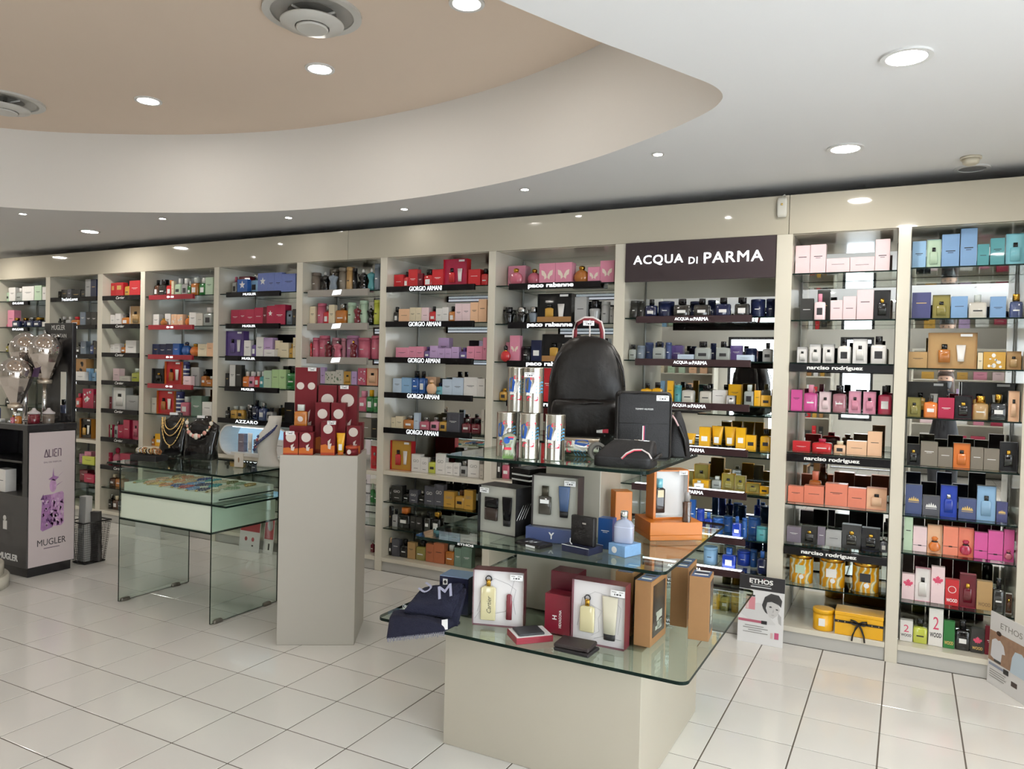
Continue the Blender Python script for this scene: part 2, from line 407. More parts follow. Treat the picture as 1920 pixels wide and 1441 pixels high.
# measured shelf stock: bay, shelf height, items = kind colour x width height layer mark
ROWS = [
(1, 2.242, "b mint/white -8.214 0.058 0.158 1; c white -8.150 0.116 0.161 1; b clear/white -8.032 0.121 0.151 1; c white -7.900 0.217 0.165 1; c mint -7.672 0.128 0.169 1; c white -7.530 0.069 0.150 1"),
(1, 1.959, "r rose/rose -8.214 0.040 0.140 1; c pink -8.172 0.122 0.191 1; b navy/gold -8.004 0.133 0.101 0; b navy/gold -7.949 0.110 0.104 1; b navy/silver -7.829 0.119 0.109 1; b navy/gold -7.698 0.128 0.107 1; c white -7.527 0.063 0.056 1"),
(1, 1.684, "b olive/black -8.214 0.046 0.093 1; b olive/tan -8.146 0.124 0.100 1; b white/silver -8.009 0.036 0.114 1; b amber/tan -7.955 0.143 0.121 1"),
(1, 1.377, "c blue -8.127 0.149 0.105 1; b silver/silver -7.967 0.084 0.084 1"),
(1, 1.089, "b charcoal/black -8.214 0.136 0.105 1; b silver/silver -8.068 0.127 0.178 1"),
(2, 2.251, "c charcoal -7.244 0.042 0.085 1; c charcoal -7.192 0.101 0.101 1; c slate -7.089 0.068 0.105 1; c black -7.019 0.156 0.095 1; c charcoal -6.854 0.066 0.086 1; c silver -6.786 0.086 0.198 1; c navy -6.698 0.093 0.195 1"),
(2, 1.964, "b black/black -7.244 0.027 0.086 1; b charcoal/white -7.197 0.051 0.104 1; b silver/white -7.126 0.080 0.103 1; b amber/red -7.035 0.158 0.102 1; c steel -6.868 0.088 0.149 1; c black -6.771 0.087 0.148 1; c charcoal -6.682 0.089 0.146 1"),
(2, 1.668, "b charcoal/black -6.940 0.069 0.129 1; c steel -6.852 0.088 0.141 1; b slateblue/navy -6.707 0.063 0.148 1; c charcoal -6.640 0.051 0.142 1"),
(2, 1.396, "c kraft -6.932 0.176 0.229 1 figure; c white -6.852 0.151 0.096 0; c sky -6.754 0.067 0.132 1; b sky/white -6.672 0.073 0.129 1"),
(2, 1.117, "b red/crimson -6.935 0.084 0.147 1; c crimson -6.805 0.174 0.199 1 dots; c darkred -6.626 0.036 0.145 1"),
(2, 0.802, "g leopard/black -6.854 0.194 0.202 1"),
(2, 0.543, "c mauve -6.850 0.082 0.092 1; c pink -6.764 0.110 0.122 1; c lime -6.723 0.194 0.082 0"),
(2, 0.361, "c darkred -6.839 0.128 0.106 1; c crimson -6.688 0.162 0.082 0"),
(3, 2.249, "c red -6.371 0.064 0.148 1 goldlabel; c red -6.305 0.125 0.151 1 goldlabel; b gold/black -6.167 0.075 0.162 1; c red -6.085 0.162 0.163 1"),
(3, 1.969, "c white -6.371 0.062 0.108 1; c white -6.295 0.082 0.120 1; b amber/black -6.204 0.111 0.117 1; w white/tan -6.076 0.159 0.190 1"),
(3, 1.686, "c white -6.371 0.059 0.093 1; c white -6.310 0.089 0.102 1; b amber/gold -6.212 0.078 0.102 1; c white -6.131 0.160 0.134 1"),
(3, 1.409, "c palepink -6.320 0.099 0.127 1; c pearl -6.217 0.163 0.054 1; b lime/clear -6.045 0.123 0.133 1"),
(3, 1.128, "c darkred -6.371 0.041 0.121 1; w silver/white -6.327 0.207 0.216 1; c silver -6.111 0.185 0.145 1"),
(3, 0.842, "w crimson/mint -6.371 0.050 0.123 1; b silver/silver -6.295 0.057 0.164 1; c crimson -6.233 0.083 0.129 1; c crimson -6.148 0.094 0.184 1; w crimson/rose -6.020 0.101 0.185 1"),
(3, 0.564, "c crimson -6.371 0.027 0.116 1; r rose/crimson -6.342 0.114 0.169 1; c crimson -6.192 0.159 0.122 1"),
(3, 0.343, "b brown/cream -6.362 0.082 0.117 1; b amber/cream -6.269 0.115 0.119 1"),
(3, 0.11, "b black/silver -6.371 0.053 0.143 1; b brown/cream -6.311 0.081 0.136 1; b slate/silver -6.225 0.064 0.136 1"),
(4, 2.24, "b brown/black -5.729 0.064 0.168 1; b charcoal/black -5.657 0.101 0.171 1; b red/orange -5.548 0.075 0.162 1; c cream -5.468 0.034 0.149 1; b mint/white -5.432 0.089 0.174 1; b silver/white -5.334 0.081 0.171 1; b green/clear -5.247 0.040 0.141 1; b amber/clear -5.206 0.095 0.174 1; b green/white -5.095 0.086 0.168 1; c mint -5.002 0.100 0.167 1"),
(4, 1.956, "c white -5.729 0.091 0.119 1; r amber/gold -5.572 0.080 0.076 0; c white -5.554 0.080 0.122 1; c peach -5.463 0.079 0.115 1 flower; c peach -5.381 0.078 0.114 1 flower; r orange/gold -5.300 0.082 0.108 1; c white -5.215 0.095 0.131 1; c pearl -5.115 0.082 0.122 1; b clear/white -5.026 0.116 0.175 1"),
(4, 1.675, "c navy -5.729 0.094 0.111 1; c navy -5.633 0.099 0.112 1; c navy -5.533 0.097 0.115 1; c blue -5.434 0.088 0.118 1; r blue/navy -5.341 0.105 0.136 1; r orange/gold -5.231 0.133 0.120 1; c cream -5.090 0.117 0.115 1; c peach -4.971 0.083 0.126 1"),
(4, 1.399, "w slate/charcoal -5.729 0.013 0.150 1; w charcoal/black -5.714 0.152 0.150 1; g orange/red -5.546 0.238 0.221 1; t stripe -5.305 0.061 0.224 1; c palepink -5.220 0.102 0.088 0; c silver -5.177 0.109 0.172 1; b amber/black -5.048 0.064 0.136 1; b amber/clear -4.982 0.089 0.094 1"),
(4, 1.117, "c pearl -5.729 0.070 0.147 1; g orange/red -5.653 0.243 0.219 1; t stripe -5.404 0.079 0.217 1; b rose/clear -5.320 0.110 0.172 1; c sage -5.170 0.140 0.185 1; c white -5.019 0.128 0.135 1"),
(4, 0.798, "b amber/black -5.729 0.051 0.090 1; c yellow -5.670 0.100 0.117 1 label"),
(5, 2.241, "b silver/rose -4.660 0.056 0.162 1; c blue -4.535 0.123 0.126 0 star; c darkred -4.569 0.135 0.158 1; b sky/silver -4.431 0.092 0.178 1; c periwinkle -4.336 0.119 0.179 1 star; c periwinkle -4.215 0.077 0.180 1; c periwinkle -4.136 0.085 0.179 1; c periwinkle -4.049 0.158 0.163 1"),
(5, 1.962, "c crimson -4.663 0.106 0.140 1; c crimson -4.555 0.077 0.141 1; c crimson -4.476 0.102 0.142 1; c crimson -4.372 0.102 0.155 1; c darkred -4.268 0.045 0.159 1; c crimson -4.222 0.088 0.169 1 star; c crimson -4.132 0.126 0.177 1; w black/steel -3.996 0.074 0.125 1; c charcoal -3.920 0.039 0.136 1"),
(5, 1.677, "g purple/violet -4.721 0.220 0.234 1; c white -4.493 0.082 0.149 1; b violet/black -4.404 0.054 0.159 1; c white -4.343 0.087 0.179 1; c lilac -4.253 0.104 0.174 1; c white -4.196 0.118 0.069 0; c cream -4.116 0.057 0.150 1; c cream -4.057 0.097 0.131 1; b gold/gold -3.953 0.041 0.122 1; c cream -3.909 0.032 0.175 1"),
(5, 1.406, "c black -4.721 0.046 0.120 1; c white -4.669 0.070 0.197 1; c charcoal -4.594 0.073 0.199 1; b orange/white -4.513 0.075 0.140 1; b pink/white -4.435 0.066 0.142 1; b red/white -4.367 0.065 0.144 1; b teal/white -4.299 0.051 0.145 1; c mint -4.246 0.093 0.156 1; c palegreen -4.149 0.083 0.166 1; c palegreen -4.064 0.082 0.168 1; b green/black -3.980 0.106 0.201 1"),
(5, 1.119, "b charcoal/black -4.721 0.047 0.098 1; b gold/clear -4.659 0.080 0.109 1; b gold/clear -4.575 0.077 0.112 1; k black/silver -4.489 0.093 0.130 1; b navy/black -4.385 0.066 0.174 1; b slateblue/silver -4.313 0.082 0.151 1; b silver/black -4.213 0.072 0.115 1; c black -3.992 0.104 0.171 1"),
(6, 2.231, "t greybrown -3.725 0.077 0.174 1; T black/white -3.642 0.095 0.178 1; T steel/silver -3.496 0.096 0.166 0; t taupe -3.617 0.090 0.212 2; t taupe -3.431 0.074 0.204 1; t tan -3.351 0.070 0.205 1; t black -3.277 0.038 0.192 1; T black/white -3.237 0.094 0.185 1; T teal/white -3.140 0.076 0.186 1; t steel -3.061 0.069 0.220 1"),
(6, 1.957, "c cream -3.725 0.059 0.160 1; t rose -3.660 0.078 0.186 1; b red/silver -3.579 0.059 0.162 1; c cream -3.516 0.061 0.170 1; b amber/silver -3.453 0.118 0.182 1; t mint -3.330 0.070 0.187 1; T darkred/silver -3.224 0.071 0.160 0; t mint -3.208 0.074 0.200 1; T black/silver -3.132 0.067 0.158 1; t lime -3.061 0.073 0.202 1"),
(6, 1.679, "T red/silver -3.725 0.021 0.154 1; t rose -3.702 0.066 0.173 1; t rose -3.634 0.093 0.192 1; T darkred/silver -3.528 0.078 0.143 0; t dustyrose -3.492 0.072 0.173 1; T rose/silver -3.429 0.085 0.144 0; t dustyrose -3.385 0.040 0.169 1; t mauve -3.343 0.119 0.192 1; T darkred/gold -3.257 0.069 0.149 0; t rose -3.221 0.120 0.174 1; t rose -3.084 0.095 0.192 1"),
(6, 1.467, "c lilac -3.593 0.046 0.136 1; c pearl -3.543 0.060 0.103 1 flower; c pearl -3.479 0.053 0.105 1 flower; c pearl -3.424 0.071 0.117 1 flower; w pearl/gold -3.350 0.081 0.108 1; c lilac -3.259 0.051 0.109 1; c rose -3.195 0.082 0.137 1 flower; w red/peach -3.110 0.119 0.139 1"),
(6, 1.255, "b rose/pink -3.190 0.078 0.163 1; b green/yellow -3.108 0.070 0.173 1; b green/clear -3.034 0.048 0.172 1"),
(6, 1.043, "c taupe -3.180 0.132 0.155 1; c charcoal -3.045 0.060 0.146 1"),
(6, 0.79, "w white/red -3.050 0.073 0.186 1"),
(6, 0.515, "b green/mint -3.043 0.031 0.153 1; b green/silver -3.007 0.031 0.120 1"),
(6, 0.11, "b darkred/silver -3.032 0.030 0.095 1; r pink/silver -2.997 0.038 0.093 1"),
(7, 2.24, "c red -2.849 0.087 0.114 1; b red/black -2.760 0.046 0.135 1; c red -2.711 0.086 0.151 1; c darkred -2.622 0.045 0.117 1; b red/black -2.574 0.085 0.148 1; c red -2.487 0.101 0.141 1; g red/crimson -2.384 0.209 0.214 1; c red -2.162 0.105 0.129 1; b red/black -2.052 0.057 0.133 1"),
(7, 1.968, "b black/black -2.849 0.046 0.131 1; c peach -2.796 0.103 0.113 1; c cream -2.691 0.057 0.123 1; c cream -2.632 0.051 0.122 1; c palepink -2.579 0.067 0.121 1; b red/black -2.510 0.061 0.130 1; c white -2.445 0.056 0.113 1; c white -2.387 0.055 0.120 1; b amber/black -2.330 0.054 0.127 1; c palepink -2.271 0.063 0.146 1; c palepink -2.206 0.068 0.145 1; c peach -2.135 0.067 0.153 1; c peach -2.065 0.069 0.175 1"),
(7, 1.689, "c pink -2.818 0.123 0.087 1; c pink -2.693 0.063 0.095 1; c pink -2.628 0.076 0.096 1; b violet/purple -2.549 0.053 0.094 1; c lilac -2.494 0.073 0.103 1; c lilac -2.419 0.061 0.085 1; c lilac -2.475 0.098 0.169 2; c lilac -2.355 0.058 0.085 1; c lilac -2.295 0.065 0.096 1; b violet/purple -2.227 0.066 0.091 1; c pink -2.159 0.066 0.102 1; c pink -2.091 0.069 0.103 1; c pink -2.020 0.032 0.168 1"),
(7, 1.414, "c skywhite -2.840 0.084 0.117 1; c sky -2.754 0.093 0.125 1; b blue/black -2.659 0.062 0.179 1; b blue/black -2.595 0.060 0.179 1; c peach -2.591 0.101 0.135 2; r peach/peach -2.496 0.091 0.116 0; b aqua/navy -2.434 0.060 0.092 1; c skywhite -2.371 0.087 0.123 1; c skywhite -2.282 0.097 0.137 1; c white -2.179 0.119 0.143 1; c white -2.059 0.064 0.135 1"),
(7, 1.136, "c cream -2.849 0.041 0.082 1; c cream -2.806 0.071 0.094 1; b amber/silver -2.733 0.100 0.104 1; c skywhite -2.630 0.048 0.128 1; b rose/silver -2.579 0.084 0.095 1; b pink/silver -2.485 0.082 0.100 1; b gold/silver -2.399 0.073 0.104 1; c slate -2.324 0.113 0.145 1; b darkred/silver -2.198 0.082 0.102 1; b darkred/black -2.112 0.083 0.104 1; c pearl -2.019 0.026 0.182 1"),
(7, 0.802, "g red/gold -2.849 0.200 0.232 1; c white -2.644 0.087 0.138 1 mono; c white -2.555 0.066 0.118 1 mono; b lime/black -2.488 0.069 0.125 1; c white -2.417 0.087 0.158 1 mono; c white -2.327 0.068 0.094 1 mono; c white -2.257 0.054 0.099 1 mono; b silver/silver -2.201 0.067 0.114 1; c white -2.127 0.101 0.136 1 mono; c pearl -2.024 0.033 0.106 1 mono"),
(7, 0.555, "c charcoal -2.849 0.018 0.092 1 mono; c charcoal -2.829 0.100 0.120 1 mono; b black/black -2.724 0.060 0.092 1; c slate -2.659 0.079 0.100 1 mono; b black/silver -2.574 0.056 0.101 1; c slate -2.514 0.088 0.145 1 mono; c slate -2.424 0.085 0.167 1 mono; c gold -2.335 0.094 0.121 1 mono; b gold/brown -2.239 0.084 0.135 1; c gold -2.154 0.079 0.148 1 mono"),
(7, 0.345, "c black -2.849 0.022 0.158 1; b silver/black -2.824 0.053 0.138 1; b black/orange -2.768 0.113 0.158 1; c charcoal -2.645 0.053 0.105 1; c charcoal -2.590 0.059 0.101 1; b charcoal/black -2.519 0.058 0.150 1; b black/gold -2.451 0.083 0.154 1"),
(7, 0.11, "b black/peach -2.849 0.026 0.141 1; c slate -2.817 0.074 0.134 1; b black/black -2.741 0.072 0.138 1; c tan -2.664 0.071 0.129 1; b olive/black -2.592 0.099 0.148 1; c terracotta -2.490 0.071 0.139 1; c terracotta -2.417 0.095 0.155 1; b amber/clear -2.318 0.087 0.147 1; c sage -2.229 0.063 0.141 1; c sage -2.164 0.089 0.157 1"),
(8, 2.23, "c pink -1.869 0.145 0.163 2; r rose/gold -1.792 0.107 0.127 0; r rose/gold -1.676 0.105 0.127 1; c pink -1.568 0.127 0.158 1 butterfly; c pink -1.439 0.125 0.158 1 butterfly; r amber/gold -1.311 0.116 0.133 1; c pink -1.192 0.089 0.117 1 butterfly; c pink -1.101 0.102 0.157 1 butterfly"),
(8, 1.954, "k black/black -1.873 0.093 0.128 1; k black/silver -1.774 0.104 0.126 1; k steel/silver -1.665 0.088 0.127 1; g charcoal/black -1.575 0.266 0.216 1 kraft; c silver -1.284 0.086 0.188 1; k silver/black -1.193 0.094 0.163 1; t silver -1.094 0.062 0.152 1; t silver -1.027 0.034 0.115 1"),
(8, 1.679, "c pink -1.873 0.031 0.147 2; r red/black -1.850 0.081 0.119 0; c pink -1.793 0.081 0.193 1 butterfly; t black -1.708 0.089 0.115 1; c navy -1.618 0.083 0.159 1 label; g charcoal/black -1.530 0.264 0.203 1 kraft"),
(8, 1.395, "b gold/gold -1.873 0.063 0.087 1; c rose -1.798 0.077 0.139 1; c red -1.517 0.074 0.243 1; c crimson -1.438 0.078 0.225 1"),
(8, 0.817, "c charcoal -1.873 0.028 0.156 1 label; b rose/clear -1.839 0.067 0.146 1; c black -1.768 0.072 0.172 1"),
(8, 0.573, "c gold -1.873 0.024 0.158 1; c black -1.844 0.067 0.184 1; c slate -1.771 0.082 0.181 1"),
(9, 1.987, "t charcoal -0.882 0.058 0.121 1; t charcoal -0.820 0.039 0.116 1; b navy/black -0.779 0.082 0.129 1; t navy -0.693 0.108 0.113 1; b charcoal/black -0.567 0.109 0.121 0; t navy -0.502 0.079 0.117 2; b charcoal/black -0.434 0.103 0.120 0; t navy -0.381 0.052 0.123 2; b navy/black -0.295 0.094 0.123 0; b charcoal/black -0.176 0.089 0.122 0; t navy -0.092 0.088 0.114 1; t navy 0.004 0.058 0.115 1"),
(9, 1.708, "b clear/black -0.882 0.051 0.104 1; t steel -0.828 0.055 0.097 1; t slateblue -0.800 0.057 0.122 2; b clear/black -0.698 0.080 0.123 0; t slateblue -0.729 0.056 0.123 2; t slateblue -0.630 0.041 0.119 1; c violet -0.614 0.080 0.102 2; c skywhite -0.529 0.105 0.040 0; b clear/black -0.421 0.103 0.124 0; t navy -0.353 0.037 0.119 2; b clear/black -0.283 0.086 0.125 0; c violet -0.222 0.074 0.105 2; c skywhite -0.154 0.103 0.041 0; t navy -0.132 0.072 0.086 2; b silver/black -0.009 0.062 0.121 1"),
(9, 1.432, "b yellow/black -0.790 0.076 0.121 1; b yellow/black -0.710 0.062 0.129 1; c yellow -0.606 0.039 0.142 1; t teal -0.564 0.049 0.114 1; b pearl/black -0.513 0.080 0.122 1; b pearl/black -0.395 0.079 0.119 1; c white -0.308 0.085 0.091 1; w black/white -0.211 0.058 0.061 0; c yellow -0.227 0.082 0.130 2; b clear/clear -0.113 0.062 0.131 1; c yellow -0.048 0.038 0.097 1; c yellow -0.007 0.059 0.068 1 label"),
(9, 1.151, "u yellow/black -0.477 0.064 0.082 1; c yellow -0.387 0.070 0.130 1 label; u yellow/black -0.314 0.075 0.139 1; u yellow/black -0.234 0.079 0.139 1; c yellow -0.153 0.059 0.138 1 label; c yellow -0.092 0.062 0.095 1 label; b yellow/black -0.005 0.064 0.136 1"),
(9, 0.883, "w yellow/olive -0.526 0.089 0.092 2; w yellow/olive -0.434 0.093 0.143 2; c yellow -0.420 0.104 0.053 1; b white/clear -0.401 0.061 0.053 0; b clear/clear -0.300 0.065 0.083 1; w yellow/olive -0.233 0.080 0.108 1; w cream/olive -0.151 0.065 0.101 1; w yellow/olive -0.083 0.085 0.061 1; c yellow 0.004 0.052 0.047 1 label"),
(9, 0.597, "c blue -0.441 0.043 0.206 1; t royal -0.392 0.050 0.148 1; b royal/blue -0.339 0.050 0.132 1; t blue -0.287 0.065 0.102 1; t blue -0.238 0.058 0.103 2; b royal/blue -0.151 0.057 0.135 0; t blue -0.101 0.032 0.121 1; t blue -0.084 0.080 0.116 2; t teal -0.004 0.070 0.087 0"),
(9, 0.392, "t sky -0.343 0.089 0.112 1; b royal/blue -0.208 0.084 0.134 0; t royal -0.147 0.085 0.093 2; t blue -0.060 0.042 0.112 2; b navy/blue 0.008 0.058 0.140 0"),
(9, 0.11, "b olive/black -0.347 0.061 0.103 1; t yellow -0.281 0.055 0.091 1; b olive/black -0.221 0.054 0.123 1; t gold -0.156 0.057 0.122 1; b olive/black -0.087 0.053 0.138 1"),
(10, 2.244, "c palepink 0.171 0.084 0.177 1; c palepink 0.257 0.088 0.179 1; c palepink 0.348 0.129 0.091 1; c palepink 0.479 0.132 0.093 1; c palepink 0.613 0.077 0.191 1"),
(10, 1.964, "c charcoal 0.207 0.076 0.134 1; b palepink/pink 0.292 0.063 0.157 0; c charcoal 0.296 0.072 0.194 2; c palepink 0.379 0.067 0.120 1; c palepink 0.448 0.072 0.141 1; c palepink 0.523 0.089 0.178 1; w palepink/black 0.614 0.087 0.174 1"),
(10, 1.707, "w black/white 0.198 0.061 0.097 1; w black/white 0.269 0.066 0.114 1; w black/white 0.344 0.065 0.114 1; b white/black 0.425 0.073 0.151 1; w black/white 0.509 0.079 0.147 1; b white/black 0.605 0.084 0.163 1"),
(10, 1.414, "c magenta 0.171 0.064 0.127 1; b magenta/pink 0.243 0.079 0.160 1; w silver/palepink 0.333 0.066 0.120 1; b dustyrose/black 0.407 0.074 0.161 1; w black/pink 0.496 0.068 0.130 1; w black/pink 0.574 0.069 0.129 1; b crimson/black 0.652 0.074 0.165 1"),
(10, 1.166, "c red 0.189 0.100 0.062 1; b red/crimson 0.299 0.111 0.082 1; b peach/cream 0.422 0.066 0.074 1; c peach 0.493 0.109 0.082 1; c peach 0.605 0.077 0.144 1"),
(10, 0.852, "c coral 0.171 0.090 0.098 1; c coral 0.263 0.113 0.108 1; b orange/coral 0.279 0.071 0.187 2; c coral 0.383 0.123 0.132 1; c coral 0.508 0.099 0.117 1; w coral/peach 0.610 0.106 0.127 1"),
(10, 0.605, "c greymauve 0.171 0.083 0.093 1; w black/charcoal 0.256 0.089 0.107 1; c greymauve 0.348 0.043 0.111 1; c silver 0.394 0.087 0.094 1; w black/charcoal 0.483 0.105 0.143 1; w navy/black 0.591 0.097 0.135 1; b slate/silver 0.691 0.036 0.090 1"),
(10, 0.361, "m yellow 0.189 0.137 0.179 1; m yellow 0.362 0.143 0.181 1; m yellow 0.545 0.145 0.179 1"),
(11, 2.254, "c sky 0.805 0.069 0.158 1; w sky/mint 0.877 0.072 0.164 1; c skyblue 0.952 0.086 0.189 1; c skyblue 1.043 0.079 0.216 1; c teal 1.125 0.055 0.124 1; c teal 1.186 0.066 0.154 1; w teal/aqua 1.257 0.089 0.174 1"),
(11, 1.968, "c indigo 0.812 0.095 0.151 1; w slate/olive 0.916 0.087 0.135 1; c skyblue 1.007 0.080 0.125 1; b pearl/clear 1.092 0.088 0.134 1; c skyblue 1.194 0.074 0.120 1; b slateblue/gold 1.285 0.061 0.133 1"),
(11, 1.688, "c tan 0.804 0.095 0.092 1; g gold/tan 0.901 0.239 0.201 1; c cream 1.144 0.025 0.091 1; c gold 1.171 0.104 0.095 1 flower; w gold/tan 1.279 0.067 0.100 1"),
(11, 1.408, "g black/charcoal 0.804 0.207 0.200 3; g black/charcoal 1.085 0.261 0.206 3; w charcoal/olive 0.807 0.069 0.112 1; b orange/charcoal 0.889 0.070 0.126 1; c crimson 0.961 0.079 0.115 1; w crimson/black 1.042 0.084 0.128 1; b tan/gold 1.128 0.078 0.131 1; b black/gold 1.211 0.081 0.142 1; w white/peach 1.295 0.051 0.164 1"),
(11, 1.131, "w charcoal/black 0.812 0.067 0.120 1; c taupe 0.882 0.085 0.138 1; c taupe 0.969 0.072 0.111 1; w taupe/orange 1.044 0.082 0.140 1; c taupe 1.128 0.060 0.122 1; c taupe 1.190 0.073 0.119 1; w greymauve/black 1.266 0.080 0.160 1"),
(11, 0.849, "c slateblue 0.813 0.084 0.168 1 crown; c slate 0.901 0.086 0.112 1 crown; w slateblue/royal 0.989 0.082 0.180 1; c slateblue 1.078 0.085 0.114 1 crown; w slate/sky 1.165 0.090 0.193 1; c indigo 1.258 0.052 0.113 1 crown"),
(11, 0.637, "c mint 0.812 0.044 0.191 1; c palepink 0.859 0.069 0.142 1 line; o peach/orange 0.931 0.074 0.158 1; c coral 1.009 0.073 0.159 1 line; o coral/crimson 1.084 0.073 0.160 1; c magenta 1.160 0.063 0.145 1 line; c magenta 1.225 0.070 0.161 1 line; o magenta/rose 1.298 0.048 0.174 1"),
(11, 0.354, "c palepink 0.810 0.064 0.147 1 leaf; w pink/white 0.877 0.078 0.188 1; c palepink 0.957 0.067 0.208 1 leaf; c red 1.028 0.067 0.146 1 wood; w crimson/darkred 1.098 0.079 0.186 1; c tan 1.180 0.074 0.159 1 woodd; b charcoal/black 1.256 0.056 0.179 1; w white/brown 1.317 0.029 0.108 1"),
(11, 0.11, "c white 0.808 0.065 0.121 1 two; b lime/black 0.875 0.073 0.129 1; c white 0.953 0.071 0.211 1 two; c green 1.027 0.055 0.154 1 wood; b black/black 1.086 0.071 0.161 1 label; c charcoal 1.161 0.063 0.135 1 leafwood; c darkred 1.227 0.045 0.160 1"),
]

# ================================================================== THE ROOM
FASCIA0, FASCIA1, CEIL, CEIL2 = 2.48, 2.715, 2.79, 3.40
XL, XR, YB, YW = -9.6, 2.6, -9.2, 0.47

# floor: grout bed with single tiles set proud of it
T = 1 / 3
floor = structure(box('floor', XL, XR, YB, YW, -0.05, -0.002, GROUT))
gx0, gy0 = -2.92808, -1.65838
tile_me = box_mesh('tile', -T / 2 + 0.0031, T / 2 - 0.0031, -T / 2 + 0.0031, T / 2 - 0.0031, -0.012, 0.0, TILE, bevel=0.0012)
cells = []
i0, i1 = math.ceil((XL - gx0) / T) - 1, math.floor((XR - gx0) / T)
j0, j1 = math.ceil((YB - gy0) / T) - 1, math.floor((YW - gy0) / T)
camxy = Vector((0.806, -4.839))
fdir = Vector((-math.sin(YAW), math.cos(YAW)))
rdir = Vector((math.cos(YAW), math.sin(YAW)))
for i in range(i0, i1 + 1):
    for j in range(j0, j1 + 1):
        x, y = gx0 + (i + 0.5) * T, gy0 + (j + 0.5) * T
        if not (XL + T / 2 <= x <= XR - T / 2 and YB + T / 2 <= y <= 0.1):
            continue
        d = Vector((x, y)) - camxy
        a, b = d.dot(fdir), d.dot(rdir)
        seen = a > 2.6 and abs(b) < a * 0.70 + 0.25
        cells.append((0 if seen else 1, d.length, x, y))
cells.sort()
v, f = [], []
for k, (s, d, x, y) in enumerate(cells):
    if k < 300 and s == 0:
        new('tile', tile_me, floor, (x, y, random.uniform(-0.0003, 0.0003)))
    else:
        o = len(v)
        h = T / 2 - 0.0031
        v += boxv(x - h, x + h, y - h, y + h, -0.012, 0.0)
        f += [tuple(o + q for q in face) for face in BF]
far = new('tile_field', pydata('tile_field', v, f, TILE), floor)
far['kind'] = 'stuff'

# walls round the shop
structure(box('wall_back', XL, XR, YW, YW + 0.12, 0, CEIL2 + 0.1, WALL_PAINT))
structure(box('wall_left', XL - 0.12, XL, YB, YW, 0, CEIL2 + 0.1, WALL_PAINT))
wr = structure(new('wall_right', None))
for a, b in ((YB, -6.9), (-4.65, -4.45), (-2.2, YW)):
    box('pier', XR, XR + 0.12, a, b, 0, CEIL2 + 0.1, WALL_PAINT, wr)
for k, (a, b) in enumerate(((-6.9, -4.65), (-4.45, -2.2))):
    box('lintel', XR, XR + 0.12, a, b, 2.55, CEIL2 + 0.1, WALL_PAINT, wr)
    w = structure(new('window_%d' % (k + 3), None))
    for (p, q, z0, z1) in ((a, a + 0.05, 0, 2.55), (b - 0.05, b, 0, 2.55), (a + 0.05, b - 0.05, 2.49, 2.55), (a + 0.05, b - 0.05, 0, 0.08)):
        box('window_frame', XR + 0.03, XR + 0.08, p, q, z0, z1, SATIN_BLACK, w)
    box('pane', XR + 0.05, XR + 0.056, a + 0.05, b - 0.05, 0.08, 2.49, pane('window_glass', (0.97, 0.98, 0.98)), w)
# street front behind the photographer: piers, sill, lintel round glazed openings
wf = structure(new('wall_front', None))
OPEN = [(-2.3, -1.4), (-0.30, 0.25)]
xs = [XL] + [q for o in OPEN for q in o] + [XR]
for k in range(0, len(xs), 2):
    box('pier', xs[k], xs[k + 1], YB - 0.15, YB, 0, CEIL2 + 0.1, WALL_PAINT, wf)
for k, (a, b) in enumerate(OPEN):
    box('lintel', a, b, YB - 0.15, YB, 2.35, CEIL2 + 0.1, WALL_PAINT, wf)
    if k != 0:
        box('sill', a, b, YB - 0.15, YB, 0, 0.85, WALL_PAINT, wf)
    w = structure(new('window_%d' % (k + 1), None))
    z0 = 0.02 if k == 0 else 0.85
    for (p, q, r, s) in ((a, a + 0.05, z0, 2.35), (b - 0.05, b, z0, 2.35), (a + 0.05, b - 0.05, 2.30, 2.35), (a + 0.05, b - 0.05, z0, z0 + 0.05)):
        box('window_frame', p, q, YB - 0.09, YB - 0.04, r, s, SATIN_BLACK, w)
    box('pane', a + 0.05, b - 0.05, YB - 0.07, YB - 0.062, z0 + 0.05, 2.30, pane('window_glass', (0.97, 0.98, 0.98)), w)

# lower ceiling with the curved opening
edge = [(-5.499, -1.447), (-5.207, -1.208), (-4.655, -0.91), (-4.05, -0.657), (-3.421, -0.501), (-2.927, -0.471), (-2.388, -0.485), (-1.907, -0.551),
        (-1.449, -0.659), (-1.015, -0.818), (-0.696, -0.969), (-0.434, -1.129), (-0.231, -1.264), (-0.074, -1.388), (0.019, -1.477), (0.066, -1.557),
        (0.083, -1.605), (0.086, -1.683), (0.063, -1.769), (0.007, -1.885), (-0.108, -2.13), (-0.207, -2.325), (-0.321, -2.593), (-0.43, -2.85),
        (-0.7, -3.45), (-1.1, -4.1), (-1.7, -4.65), (-2.5, -5.0), (-3.4, -5.1), (-4.3, -4.9), (-5.1, -4.4), (-5.7, -3.7), (-6.0, -2.95), (-5.95, -2.2), (-5.75, -1.75)]
def smooth_loop(p, it=2):
    for _ in range(it):
        q = []
        for k in range(len(p)):
            a, b = Vector(p[k]), Vector(p[(k + 1) % len(p)])
            q += [a * 0.75 + b * 0.25, a * 0.25 + b * 0.75]
        p = [tuple(x) for x in q]
    return p
edge = smooth_loop(edge, 2)
